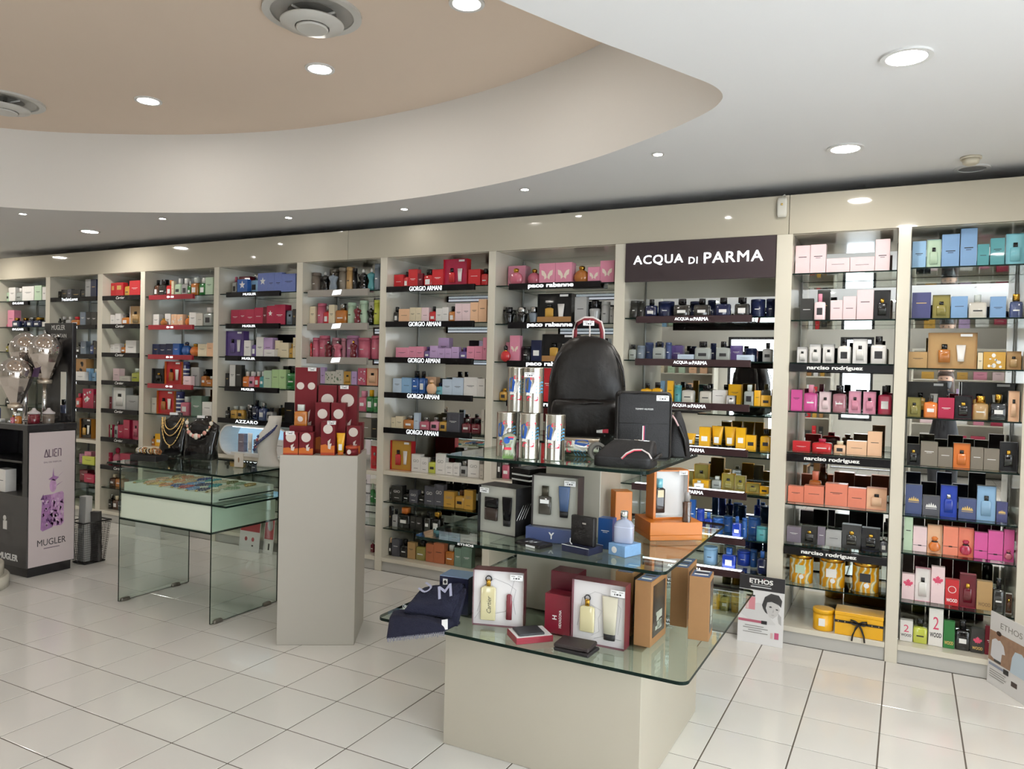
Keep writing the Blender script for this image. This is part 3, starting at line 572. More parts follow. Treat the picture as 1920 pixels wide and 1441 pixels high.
def plate_with_hole(name, hole, z, material):
    bm = bmesh.new()
    o = [bm.verts.new((x, y, z)) for x, y in ((XL, YB), (XR, YB), (XR, YW), (XL, YW))]
    h = [bm.verts.new((x, y, z)) for x, y in hole]
    ed = [bm.edges.new((l[k], l[(k + 1) % len(l)])) for l in (o, h) for k in range(len(l))]
    bmesh.ops.triangle_fill(bm, use_beauty=True, use_dissolve=False, edges=ed, normal=(0, 0, -1))
    for fc in bm.faces:
        if fc.normal.z > 0:
            fc.normal_flip()
    me = bpy.data.meshes.new(name)
    bm.to_mesh(me)
    bm.free()
    me.materials.append(material)
    return me
ceil = structure(new('ceiling', plate_with_hole('ceiling', edge, CEIL, WHITE_PAINT)))
n = len(edge)
v = [(x, y, CEIL) for x, y in edge] + [(x, y, CEIL2) for x, y in edge]
f = [(i, (i + 1) % n, n + (i + 1) % n, n + i) for i in range(n)]
structure(new('trim_1', pydata('curved_soffit', v, f, RIM_PAINT, True)))
structure(box('ceiling_upper', XL, XR, YB, YW, CEIL2, CEIL2 + 0.1, TAUPE_PAINT))

# downlights
LAMP_GLOW = mat('lamp_glow', (1, 1, 1), emit=(1.0, 0.95, 0.88), estr=DOWNLIGHT)
UPPER_GLOW = mat('lamp_glow_upper', (1, 1, 1), emit=(1.0, 0.95, 0.88), estr=UPPERLIGHT)
SPOT_GLOW = mat('spot_glow', (1, 1, 1), emit=(1.0, 0.97, 0.93), estr=SPOT)
RING = mat('lamp_ring_white', (0.7, 0.69, 0.67), rough=0.35)
def disc(r, z, n=24):
    return [(r * math.cos(2 * PI * i / n), r * math.sin(2 * PI * i / n), z) for i in range(n)]
def ring_mesh(name, r0, r1, z0, z1, material, n=28):
    a, b, c, d = disc(r0, z0, n), disc(r0, z1, n), disc(r1, z1, n), disc(r1, z0, n)
    v = a + b + c + d
    f = []
    for i in range(n):
        j = (i + 1) % n
        for p, q in ((0, 1), (1, 2), (2, 3), (3, 0)):
            f.append((p * n + i, p * n + j, q * n + j, q * n + i))
    return pydata(name, v, f, material, False)
ring_big = ring_mesh('trim_ring', 0.068, 0.088, -0.008, 0.0, RING)
glow_upper = pydata('lamp_disc', disc(0.076, -0.004, 8), [tuple(range(7, -1, -1))], UPPER_GLOW)
glow_big = pydata('lamp_disc', disc(0.076, -0.004, 8), [tuple(range(7, -1, -1))], LAMP_GLOW)
ring_small = ring_mesh('trim_ring', 0.024, 0.032, -0.006, 0.0, CHROME, 20)
glow_small = pydata('lamp_disc', disc(0.027, -0.003, 8), [tuple(range(7, -1, -1))], SPOT_GLOW)
def downlight(x, y, z, label, small=False):
    t = thing('spotlight' if small else 'downlight', label, 'ceiling light', (x, y, z), group='small ceiling spots' if small else 'round downlights')
    new('trim_ring', ring_small if small else ring_big, t)
    new('lamp_disc', glow_small if small else glow_upper if z > 3 else glow_big, t)
downlight(0.765, -1.742, CEIL, 'large round downlight nearest the camera at upper right of the white ceiling')
downlight(0.487, -0.631, CEIL, 'round downlight in white ceiling above the narrow right bay')
downlight(-5.843, -0.490, CEIL, 'round downlight in white ceiling at far left near the shelves')
downlight(-1.152, -1.662, CEIL2, 'round downlight in taupe ceiling cut by the top picture edge')
downlight(-2.377, -1.331, CEIL2, 'round downlight in taupe ceiling just below the large air vent')
downlight(-3.852, -1.388, CEIL2, 'round downlight in taupe ceiling at left between the two vents')
for k, (x, y, w) in enumerate([(-0.411, -0.893, 'rightmost small spot, under the tip of the curved soffit'), (-1.425, -0.454, 'second small spot from right beside the curved soffit edge'), (-2.529, -0.239, 'third small spot from right beside the curved soffit edge'),
                               (-3.6, -0.31, 'fourth small spot from right beside the curved soffit edge'), (-4.639, -0.657, 'fifth small spot from right beside the curved soffit edge'), (-5.589, -1.223, 'leftmost small spot beside the curved soffit edge')]):
    downlight(x, y, CEIL, w, True)
for x, y, w in [(1.5, -3.2, 'by the right wall'), (1.6, -5.4, 'behind the camera at right'), (0.6, -7.0, 'before the street door'), (-2.0, -6.6, 'before the middle shop window'), (-4.6, -6.6, 'before the wide shop window'), (-7.2, -5.4, 'in the rear left corner'), (-7.3, -2.6, 'at the far left of the shop'), (-7.903, -0.5, 'over the leftmost wall bay'), (-8.7, -1.9, 'as added fill by the left wall'), (-6.7, -4.6, 'as added fill left of the rear cash desk'), (-0.2, -5.6, 'behind the camera at left'), (1.75, -1.4, 'by the right end of the shelves')]:  # lamps by left wall and cash desk are added to brighten the far left
    downlight(x, y, CEIL, 'round downlight in white ceiling ' + w)
for x, y, w in [(-1.7, -3.2, 'right'), (-3.2, -3.3, 'middle'), (-4.8, -3.1, 'left')]:
    downlight(x, y, CEIL2, 'round downlight in rear half of taupe ceiling, ' + w)
# dead lamp and smoke detector by the right-hand shelves
t = thing('downlight', 'unlit round downlight in the shaded ceiling strip at right', 'ceiling light', (1.083, 0.03, CEIL))
new('trim_ring', ring_big, t)
new('lamp_disc', pydata('lamp_disc', disc(0.068, -0.004), [tuple(range(23, -1, -1))], mat('lamp_off', (0.35, 0.34, 0.33), rough=0.2)), t)
t = thing('smoke_detector', 'small round smoke detector on the white ceiling at right', 'smoke detector', (1.061, -0.21, CEIL))
new('base', loft_mesh('base', [(-0.012, 0.05, 0.05, 2), (0, 0.05, 0.05, 2)], 24, mat('detector_cream', (0.62, 0.56, 0.44), rough=0.4)), t)
new('dome', loft_mesh('dome', [(-0.04, 0.028, 0.028, 2), (-0.032, 0.038, 0.038, 2), (-0.012, 0.042, 0.042, 2)], 24, mat('detector_cream', (0.62, 0.56, 0.44))), t)

# round air diffusers
VENT = mat('vent_white', (0.60, 0.585, 0.545), rough=0.35)
VENT_IN = mat('vent_inside', (0.22, 0.21, 0.19), rough=0.4)
def diffuser(x, y, label):
    t = thing('air_vent', label, 'air vent', (x, y, CEIL2), group='round air diffusers')
    new('rim', ring_mesh('rim', 0.205, 0.245, -0.014, 0.0, VENT, 40), t)
    new('throat', loft_mesh('throat', [(-0.006, 0.205, 0.205, 2), (-0.002, 0.12, 0.12, 2)], 40, mat('vent_throat', (0.45, 0.44, 0.41), rough=0.3, metal=0.3), cap=False), t)
    new('duct', pydata('duct', disc(0.12, -0.003), [tuple(range(23, -1, -1))], VENT_IN), t)
    new('cone', loft_mesh('cone', [(-0.075, 0.085, 0.085, 2), (-0.062, 0.155, 0.155, 2), (-0.056, 0.158, 0.158, 2), (-0.05, 0.150, 0.150, 2), (-0.062, 0.07, 0.07, 2)], 40, VENT, cap=False), t)
    new('centre_disc', loft_mesh('centre_disc', [(-0.088, 0.072, 0.072, 2), (-0.084, 0.08, 0.08, 2), (-0.076, 0.08, 0.08, 2)], 32, VENT), t)
    new('spindle', loft_mesh('spindle', [(-0.08, 0.012, 0.012, 2), (-0.004, 0.012, 0.012, 2)], 10, VENT_IN), t)
    for k in range(3):
        a = 2 * PI * k / 3 + 0.3
        new('strut', tube_mesh('strut', [(0, 0, -0.02), (0.12 * math.cos(a), 0.12 * math.sin(a), -0.006)], 0.006, 6, VENT), t)
diffuser(-1.917, -1.90, 'large round white air diffuser in taupe ceiling at top centre')
diffuser(-4.80, -1.80, 'round white air diffuser in taupe ceiling at left picture edge')

# ================================================================== WALL SHELVING
BAYS = [(-8.22, -7.325), (-7.25, -6.455), (-6.377, -5.80), (-5.735, -4.79), (-4.727, -3.798), (-3.731, -2.92), (-2.855, -1.938), (-1.879, -0.963), (-0.888, 0.072), (0.165, 0.733), (0.798, 1.352)]
BAYNAME = ['leftmost wall bay', 'second wall bay from left', 'narrow third wall bay', 'bay with red strips', 'bay right of red strips', 'bay with grey strips', 'bay left of backpack', 'bay behind backpack', 'bay under dark sign', 'narrow bay beside sign', 'rightmost wall bay']
BASE, DEPTH = 0.11, 0.44
# fascia over the whole run, three panels
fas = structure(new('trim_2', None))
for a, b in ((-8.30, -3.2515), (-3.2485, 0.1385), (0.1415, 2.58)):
    box('fascia_panel', a, b, -0.002, 0.03, FASCIA0, FASCIA1, FASCIA_SHADED, fas, bevel=0.0015)
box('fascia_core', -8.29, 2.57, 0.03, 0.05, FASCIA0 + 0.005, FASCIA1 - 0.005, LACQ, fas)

ROWZ = {}
for b, z, s in ROWS:
    ROWZ.setdefault(b, []).append(z)
extra = {1: [0.80, 0.56, 0.35], 4: [0.56, 0.35], 5: [0.80, 0.56, 0.35], 6: [0.352], 8: [1.125, 0.35], 2: [0.2]}
STRIP = {2: ('YvesSaintLaurent', 'black'), 3: ('Cartier', 'black'), 4: ('HERMES', 'red'), 5: ('MUGLER', 'black'), 6: ('', 'grey'), 7: ('GIORGIO ARMANI', 'black'), 8: ('paco rabanne', 'black'), 9: ('ACQUA DI PARMA', 'wine'), 10: ('narciso rodriguez', 'black'), 1: ('BVLGARI', 'black')}
STRIPS = {  # bay: list of (shelf number from top, x0, x1)
 1: [(k, -7.92, -7.62) for k in (0, 1, 2, 4)],
 2: [(k, -7.22, -6.46) for k in (0, 1, 2, 3, 4)],
 3: [(k, -6.36, -5.80) for k in range(7)],
 4: [(k, -5.66, -5.05) for k in range(4)],
 5: [(0, -4.62, -3.98), (1, -4.62, -3.98), (2, -4.62, -3.98), (3, -4.62, -3.98), (4, -4.70, -3.80)],
 6: [(0, -3.66, -3.03), (1, -3.66, -3.03), (2, -3.66, -3.03)],
 7: [(k, -2.85, -2.05) for k in range(5)],
 8: [(k, -1.76, -1.06) for k in range(4)],
 9: [(k, -0.80, -0.06) for k in range(7)],
 10: [(2, 0.17, 0.73), (4, 0.17, 0.73), (6, 0.17, 0.73)],
}
STRIP_MAT = {'black': BLACK, 'red': mat('strip_red', '9c2430', rough=0.3, coat=0.3), 'grey': mat('strip_grey', '9a948c', rough=0.4), 'wine': mat('strip_wine', '3a2628', rough=0.35)}
LED = mat('led_white', (1, 1, 1), emit=(0.85, 0.93, 1.0), estr=2.2)
STEEL = mat('rail_grey', (0.30, 0.29, 0.26), rough=0.4, metal=0.5)
SHELVES = {}
for i, (xl, xr) in enumerate(BAYS):
    k = i + 1
    bay = thing('display_bay', ['leftmost tall cream display bay with green toned boxes on its top shelf', 'second display bay from the left with dark grey boxes',
        'narrow third display bay with black name strips and red boxes on top', 'display bay with bright red name strips on its shelves', 'display bay with periwinkle boxes on its top shelf',
        'display bay with grey strips and glowing tilted labels', 'display bay with red boxes at top and black lettered strips', 'display bay partly hidden behind the black backpack',
        'display bay under the large dark lit sign', 'narrow display bay with pale pink boxes right of the dark sign', 'rightmost display bay with light blue boxes on top'][i], 'display shelf', (0, 0, 0), group='wall display bays')
    # uprights
    lx0 = BAYS[i - 1][1] if i else xl - 0.075
    box('upright', lx0 + 0.0005, xl, 0, DEPTH + 0.012, 0, FASCIA0, LACQ, bay, bevel=0.001)
    if i == len(BAYS) - 1:
        box('upright', xr, xr + 0.075, 0, DEPTH + 0.012, 0, FASCIA0, LACQ, bay, bevel=0.001)
    mz = 2.15 if k == 9 else FASCIA0
    box('mirror_panel', xl + 0.001, xr - 0.001, DEPTH, DEPTH + 0.008, BASE, mz, MIRROR, bay)
    if k == 9:
        box('back_panel', xl + 0.001, xr - 0.001, DEPTH, DEPTH + 0.008, mz, FASCIA0, LACQ, bay)
    box('top_board', xl + 0.001, xr - 0.001, 0.031, DEPTH - 0.001, FASCIA0 - 0.002, FASCIA0 + 0.018, LACQ, bay)
    box('base_board', xl + 0.001, xr - 0.001, 0.0, DEPTH - 0.001, BASE - 0.032, BASE - 0.001, LACQ, bay, bevel=0.001)
    box('kick_board', xl + 0.001, xr - 0.001, 0.014, 0.03, 0.0005, BASE - 0.0325, KICK, bay)
    box('shelf_rail', xl + 0.003, xl + 0.011, DEPTH - 0.010, DEPTH - 0.001, BASE + 0.02, FASCIA0 - 0.02, STEEL, bay)
    box('shelf_rail', xr - 0.011, xr - 0.003, DEPTH - 0.010, DEPTH - 0.001, BASE + 0.02, FASCIA0 - 0.02, STEEL, bay)
    zs = sorted(set(z for z in ROWZ.get(k, []) + extra.get(k, []) if z > BASE + 0.05), reverse=True)
    SHELVES[k] = zs
    for z in zs:
        if 0.775 < z < 0.83 and k != 1:
            box('wood_shelf', xl + 0.001, xr - 0.001, 0.004, DEPTH - 0.002, z - 0.034, z - 0.0008, LACQ, bay, bevel=0.001)
        else:
            glass_sheet('glass_shelf', xl + 0.002, xr - 0.002, 0.012, DEPTH - 0.016, z - 0.0085, z - 0.0006, SHELF_GLASS, bay)
    for (si, a, b) in STRIPS.get(k, []):
        z = zs[si]
        txt, kind = STRIP[k]
        h0, h1 = (z - 0.036, z + 0.008)
        if k in (10,):
            h0, h1 = z - 0.055, z - 0.009
        if k == 6:
            h0, h1 = z - 0.046, z + 0.010
        if k == 1:
            h0, h1 = z - 0.05, z - 0.009
        st = box('name_strip', a, b, -0.014, 0.0105, h0, h1, STRIP_MAT[kind], bay, bevel=0.001)
        cx, cz = (a + b) / 2, (h0 + h1) / 2
        if k == 1:
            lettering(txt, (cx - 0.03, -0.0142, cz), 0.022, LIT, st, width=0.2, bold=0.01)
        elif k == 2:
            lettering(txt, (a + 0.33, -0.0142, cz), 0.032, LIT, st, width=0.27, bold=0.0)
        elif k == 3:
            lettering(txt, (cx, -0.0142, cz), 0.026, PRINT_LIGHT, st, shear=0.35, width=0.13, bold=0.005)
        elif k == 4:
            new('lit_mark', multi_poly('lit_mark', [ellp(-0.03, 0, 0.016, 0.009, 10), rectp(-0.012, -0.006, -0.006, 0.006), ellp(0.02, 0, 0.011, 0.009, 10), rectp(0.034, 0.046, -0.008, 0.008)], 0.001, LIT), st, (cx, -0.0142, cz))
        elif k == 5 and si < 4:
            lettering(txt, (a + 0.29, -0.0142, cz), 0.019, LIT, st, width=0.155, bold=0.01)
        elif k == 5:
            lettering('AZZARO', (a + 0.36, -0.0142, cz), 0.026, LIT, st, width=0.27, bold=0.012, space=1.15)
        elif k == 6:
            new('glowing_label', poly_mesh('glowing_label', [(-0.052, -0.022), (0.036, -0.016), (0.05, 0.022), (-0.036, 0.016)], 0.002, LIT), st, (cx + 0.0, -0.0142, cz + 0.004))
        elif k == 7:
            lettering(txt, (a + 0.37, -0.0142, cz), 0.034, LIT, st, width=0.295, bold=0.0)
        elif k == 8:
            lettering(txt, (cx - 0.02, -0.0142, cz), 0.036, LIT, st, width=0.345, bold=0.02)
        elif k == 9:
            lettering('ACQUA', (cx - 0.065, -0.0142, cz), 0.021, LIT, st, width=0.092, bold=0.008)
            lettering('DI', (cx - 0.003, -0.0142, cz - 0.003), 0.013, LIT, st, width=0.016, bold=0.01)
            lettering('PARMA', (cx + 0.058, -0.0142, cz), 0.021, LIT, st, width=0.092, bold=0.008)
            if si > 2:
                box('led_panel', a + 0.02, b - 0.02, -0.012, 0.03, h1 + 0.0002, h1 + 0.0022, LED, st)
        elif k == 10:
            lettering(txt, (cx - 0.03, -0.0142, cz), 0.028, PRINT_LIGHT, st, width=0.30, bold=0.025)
    if k in (7, 8, 5, 6, 2):
        for (si, a, b) in STRIPS[k]:
            z = zs[si]
            box('led_line', a + 0.02, b - 0.02, 0.0107, 0.0117, z - 0.03, z - 0.012, mat('led_soft', (1, 1, 1), emit=(0.8, 0.9, 1.0), estr=0.5), bay)
structure(box('trim_3', 1.4275, 2.595, 0.004, 0.03, 0.0005, FASCIA0, LACQ))
# the big lit sign
sign = thing('shop_sign', 'large dark brown sign with white lit letters between two uprights', 'sign', (-0.408, 0, 2.222))
box('panel', -0.478, 0.478, -0.012, 0.008, 0, 0.256, mat('sign_brown', '3d3133', rough=0.5), sign, bevel=0.001)
box('back_board', -0.478, 0.478, 0.0082, 0.016, 0, 0.256, LACQ, sign)
lettering('ACQUA', (-0.255, -0.0125, 0.137), 0.066, LIT, sign, width=0.33, bold=0.009, space=1.12)
lettering('DI', (-0.025, -0.0125, 0.125), 0.042, LIT, sign, width=0.056, bold=0.009, space=1.12)
lettering('PARMA', (0.224, -0.0125, 0.137), 0.066, LIT, sign, width=0.36, bold=0.009, space=1.12)
# alarm sensor on the fascia
t = thing('alarm_sensor', 'small white motion sensor on the fascia above the sign', 'sensor', (0.10, -0.003, 2.58))
new('housing', loft_mesh('housing', [(0, 0.024, 0.010, 4), (0.02, 0.029, 0.016, 4), (0.10, 0.029, 0.016, 4), (0.118, 0.024, 0.010, 4)], 16, mat('sensor_white', (0.62, 0.6, 0.53), rough=0.4)), t, (0, -0.016, 0))
new('lens', loft_mesh('lens', [(0, 0.006, 0.004, 2), (0.012, 0.006, 0.004, 2)], 10, PRINT_GOLD), t, (0.0, -0.033, 0.07))
new('cable', tube_mesh('cable', [(0.0, -0.012, 0.117), (0.004, -0.014, 0.132), (0.012, -0.012, 0.136), (0.014, 0.0, 0.130)], 0.003, 6, RING), t)

# ================================================================== SHELF STOCK
LEAF = [(0, -0.5), (0.03, -0.22), (0.3, -0.27), (0.25, -0.16), (0.5, 0.05), (0.44, 0.1), (0.48, 0.25), (0.33, 0.22), (0.29, 0.3), (0.17, 0.14), (0.21, 0.42), (0.12, 0.37), (0, 0.55),
        (-0.12, 0.37), (-0.21, 0.42), (-0.17, 0.14), (-0.29, 0.3), (-0.33, 0.22), (-0.48, 0.25), (-0.44, 0.1), (-0.5, 0.05), (-0.25, -0.16), (-0.3, -0.27), (-0.03, -0.22)]
WING = [(0.02, -0.3), (0.25, -0.5), (0.3, -0.2), (0.55, -0.05), (0.6, 0.4), (0.3, 0.3), (0.1, 0.0)]
def sc(pts, s, cx=0, cz=0, fx=1):
    q = [(cx + fx * x * s, cz + z * s) for x, z in pts]
    return q if fx > 0 else q[::-1]
def luminous(key):
    c = lin(PAL[key][0])
    return 0.3 * c[0] + 0.6 * c[1] + 0.1 * c[2]
def mark(parent, kind, w, h, yf, key):
    """flat print on the front of a carton of width w, height h, front at y = yf"""
    ink = PRINT_LIGHT if luminous(key) < 0.22 else PRINT_DARK
    if key in ('navy', 'black', 'charcoal', 'slateblue', 'indigo', 'brown') and random.random() < 0.5:
        ink = PRINT_GOLD
    y = yf - 0.0001
    if kind in ('wood', 'woodd', 'leafwood'):
        lettering('WOOD', (0, y, h * 0.2), h * 0.12, {'wood': PRINT_LIGHT if key == 'red' else PRINT_GOLD, 'woodd': mat('print_brown', (0.25, 0.15, 0.07)), 'leafwood': PRINT_GOLD}[kind], parent, width=w * 0.78, bold=0.03, name='print')
        if kind == 'leafwood':
            new('leaf_print', poly_mesh('leaf_print', sc(LEAF, w * 0.7), 0.0005, mat('print_pink', (0.7, 0.08, 0.16))), parent, (0, y, h * 0.5))
        elif kind == 'wood' and key == 'red':
            new('leaf_print', ring_print(w * 0.3), parent, (0, y, h * 0.62))
        return
    if kind == 'two':
        lettering('2', (0, y, h * 0.62), h * 0.34, mat('print_pink', (0.7, 0.08, 0.16)), parent, width=w * 0.4, name='print')
        lettering('WOOD', (0, y, h * 0.3), h * 0.12, PRINT_DARK, parent, width=w * 0.8, bold=0.02, name='print')
        return
    if kind == 'mono':
        lettering('GIO', (0, y, h * 0.62), h * 0.16, ink if ink is not PRINT_DARK else mat('print_grey', (0.25, 0.24, 0.22)), parent, width=w * 0.6, name='print')
        new('print', poly_mesh('print', rectp(-w * 0.22, w * 0.22, -0.0015, 0.0015), 0.0004, ink), parent, (0, y, h * 0.2))
        return
    if kind == 'leaf':
        new('leaf_print', poly_mesh('leaf_print', sc(LEAF, w * 0.8), 0.0005, mat('print_pink', (0.7, 0.08, 0.16))), parent, (0, y, h * 0.62))
        return
    if kind == 'label':
        new('label', poly_mesh('label', rectp(-w * 0.28, w * 0.28, -h * 0.12, h * 0.12), 0.0005, PRINT_DARK if key == 'yellow' and h < 0.1 else PRINT_LIGHT if luminous(key) < 0.6 else PRINT_DARK), parent, (0, y, h * 0.42))
        return
    if kind == 'goldlabel':
        new('label', poly_mesh('label', rectp(-w * 0.26, w * 0.26, -h * 0.14, h * 0.14), 0.0005, PRINT_GOLD), parent, (0, y, h * 0.66))
        return
    if kind == 'crown':
        s = w * 0.32
        polys = [[(-s, -s * .3), (s, -s * .3), (s, -s * .12), (-s, -s * .12)]] + [[(x - s * .22, -s * .1), (x + s * .22, -s * .1), (x, s * t)] for x, t in ((-s * .75, .35), (-s * .38, .55), (0, .75), (s * .38, .55), (s * .75, .35))]
        polys.append(rectp(-s, s, -s * 0.6, -s * 0.5))
        new('crown_print', multi_poly('crown_print', polys, 0.0005, PRINT_GOLD if key != 'slate' else PRINT_LIGHT), parent, (0, y, h * 0.5))
        return
    if kind == 'butterfly':
        new('butterfly_print', multi_poly('butterfly_print', [sc(WING, w * 0.6), sc(WING, w * 0.6, fx=-1)], 0.0005, mat('print_cream', (0.85, 0.72, 0.6))), parent, (0, y, h * 0.5))
        return
    if kind == 'star':
        s = w * 0.3
        pts = [((s if i % 2 == 0 else s * 0.42) * math.sin(PI * i / 5), (s if i % 2 == 0 else s * 0.42) * math.cos(PI * i / 5)) for i in range(10)][::-1]
        new('star_print', poly_mesh('star_print', pts, 0.0005, PRINT_LIGHT), parent, (0, y, h * 0.6))
        return
    if kind in ('flower', 'dots', 'figure'):
        polys = []
        for q in range(9 if kind != 'figure' else 5):
            r = w * random.uniform(0.05, 0.12)
            polys.append(ellp(random.uniform(-w * .34, w * .34), random.uniform(h * .12, h * .85), r, r * random.uniform(0.6, 1.4), 8))
        new('pattern_print', multi_poly('pattern_print', polys, 0.0004, PRINT_DARK if kind == 'figure' else mat('print_green', (0.14, 0.2, 0.12)) if key == 'pearl' else PRINT_LIGHT), parent, (0, y, 0))
        return
    # plain name line
    polys = [rectp(-w * 0.27, w * 0.27, -h * 0.012, h * 0.012)]
    if kind == 'line':
        polys = [rectp(-w * 0.48, w * 0.48, h * -0.3, h * -0.285), rectp(-w * 0.12, w * 0.12, -h * 0.315, -h * 0.27)]
    elif random.random() < 0.6:
        polys.append(rectp(-w * 0.16, w * 0.16, -h * 0.06, -h * 0.045))
    new('print', multi_poly('print', polys, 0.0004, ink), parent, (0, y, h * random.choice((0.5, 0.55, 0.6))))

def ring_print(r):
    n = 20
    polys = []
    for i in range(n):
        a, b = 2 * PI * i / n, 2 * PI * (i + 1) / n
        polys.append([(r * .85 * math.cos(a), r * .85 * math.sin(a)), (r * math.cos(a), r * math.sin(a)), (r * math.cos(b), r * math.sin(b)), (r * .85 * math.cos(b), r * .85 * math.sin(b))])
    return multi_poly('ring_print', polys, 0.0005, PRINT_LIGHT)

def window_box_mesh(name, w, d, h, outer, inner, rim=0.15, deep=0.012):
    bm = bmesh.new()
    vs = [bm.verts.new(p) for p in boxv(-w / 2, w / 2, -d / 2, d / 2, 0, h)]
    fs = [bm.faces.new([vs[i] for i in f]) for f in BF]
    front = fs[2]
    bmesh.ops.inset_region(bm, faces=[front], thickness=rim * min(w, h), depth=0)
    r = bmesh.ops.inset_region(bm, faces=[front], thickness=0.0005, depth=-min(deep, d * 0.5))
    front.material_index = 1
    me = bpy.data.meshes.new(name)
    bm.to_mesh(me)
    bm.free()
    me.materials.append(outer)
    me.materials.append(inner)
    return me

def bottle_parts(root, kind, body, capk, w, d, h, z0=0.0, y0=0.0, label=True):
    """a perfume bottle as parts of root, standing at (0, y0, z0)"""
    bm_, cm = G(body), CAP(capk)
    rx, ry = w / 2, d / 2
    L = (0, y0, z0)
    if kind == 'b':
        e = random.choice((5, 7, 9))
        ch = 0.30 if h > 0.09 else 0.26
        bh = h * (1 - ch) - 0.004
        me = loft_mesh('glass_body', [(0, rx * 0.97, ry * 0.95, e), (0.003, rx, ry, e), (bh * 0.9, rx, ry, e), (bh, rx * 0.9, ry * 0.85, e), (bh + 0.003, rx * 0.35, ry * 0.5, 2), (bh + 0.006, rx * 0.3, ry * 0.45, 2)], 16, bm_)
        new('glass_body', me, root, L)
        cw = rx * random.choice((0.38, 0.45, 0.55))
        new('cap', loft_mesh('cap', [(bh + 0.005, cw, min(cw, ry * 0.9), 4), (h - 0.002, cw, min(cw, ry * 0.9), 4), (h, cw * 0.93, min(cw, ry * 0.9) * 0.93, 4)], 14, cm), root, L)
        if label:
            lm = PRINT_LIGHT if luminous(body) < 0.35 else PRINT_DARK
            hh = bh * random.choice((0.12, 0.2, 0.04))
            new('label', poly_mesh('label', rectp(-rx * 0.5, rx * 0.5, -hh, hh), 0.0006, lm), root, (0, y0 - ry - 0.0003, z0 + bh * 0.48))
    elif kind == 'r':
        R = min(rx, h * 0.40)
        rings = []
        for k in range(9):
            a = -PI / 2 * 0.86 + (PI * 0.86) * k / 8
            rings.append((R + R * math.sin(a) * 1.0, max(rx * math.cos(a), rx * 0.3), max(ry * math.cos(a) ** 0.6, ry * 0.4), 2.2))
        z_off = rings[0][0]
        rings = [(z - z_off, a, b, e) for z, a, b, e in rings]
        top = rings[-1][0]
        new('glass_body', loft_mesh('glass_body', rings, 16, bm_), root, L)
        cr = rx * 0.38
        new('cap', loft_mesh('cap', [(top - 0.002, cr * 0.7, cr * 0.7, 2), (top + (h - top) * 0.4, cr, min(cr, ry), 2), (top + (h - top) * 0.8, cr * 0.95, min(cr, ry) * 0.95, 2), (h, cr * 0.3, cr * 0.3, 2)], 14, cm), root, L)
        new('collar', loft_mesh('collar', [(top - 0.004, cr * 0.85, cr * 0.85, 2), (top + 0.003, cr * 0.85, cr * 0.85, 2)], 14, CAP('gold' if capk != 'silver' else 'silver')), root, L)
    elif kind == 'T':
        prof = [(0, .62), (.06, .72), (.2, .86), (.3, .78), (.42, .6), (.5, .62), (.6, .82), (.68, .98), (.74, 1.0), (.79, .7), (.82, .28), (.85, .25)]
        new('glass_body', loft_mesh('glass_body', [(t * h, rx * s, min(ry, rx * s * 0.9) * (1.0 if t > .5 else 0.9), 2.2) for t, s in prof], 16, bm_), root, L)
        new('cap', loft_mesh('cap', [(.85 * h, rx * .22, rx * .22, 2), (.9 * h, rx * .3, rx * .3, 2), (h, rx * .2, rx * .2, 2)], 12, cm), root, L)
    elif kind == 'k':
        prof = [(0, .6), (.04, .66), (.12, .6), (.5, .82), (.62, .86), (.66, .7)]
        new('glass_body', loft_mesh('glass_body', [(t * h, rx * s, ry * s, 2.6) for t, s in prof], 16, bm_), root, L)
        new('cap', loft_mesh('cap', [(.66 * h, rx * .5, ry * .5, 2), (.72 * h, rx * .62, ry * .62, 2), (.97 * h, rx * .62, ry * .62, 2), (h, rx * .55, ry * .55, 2)], 14, cm), root, L)
        for s in (-1, 1):
            new('handle', tube_mesh('handle', [(s * rx * .55, 0, .42 * h), (s * rx * .95, 0, .6 * h), (s * rx * .95, 0, .82 * h), (s * rx * .6, 0, .8 * h)], 0.006, 6, cm), root, L)

NOUN = {'o': ('boxed_bottle', 'boxed round perfume bottle', 'perfume box'), 'c': ('perfume_carton', 'perfume carton', 'perfume box'), 'w': ('framed_carton', 'framed perfume carton', 'perfume box'), 'b': ('perfume_bottle', 'perfume bottle', 'perfume bottle'),
        'r': ('perfume_bottle', 'rounded perfume bottle', 'perfume bottle'), 'T': ('torso_bottle', 'torso shaped perfume bottle', 'perfume bottle'), 'k': ('trophy_bottle', 'trophy shaped perfume bottle', 'perfume bottle'),
        't': ('fragrance_tin', 'round fragrance tin', 'tin'), 'u': ('cream_tube', 'squeeze tube', 'tube'), 'g': ('gift_set', 'fragrance gift set box', 'gift set'), 'm': ('candle_tin', 'marbled yellow tin', 'tin')}
ORD = ['first', 'second', 'third', 'fourth', 'fifth', 'sixth', 'seventh', 'eighth', 'ninth', 'tenth', 'eleventh', 'twelfth', 'thirteenth', 'fourteenth', 'fifteenth', 'sixteenth']
SHELF = ['top', 'second', 'third', 'fourth', 'fifth', 'sixth', 'seventh', 'eighth', 'ninth', 'lowest']
YF = {0: 0.035, 1: 0.085, 2: 0.175, 3: 0.29}
MAXD = {0: 0.045, 1: 0.085, 2: 0.10, 3: 0.12}

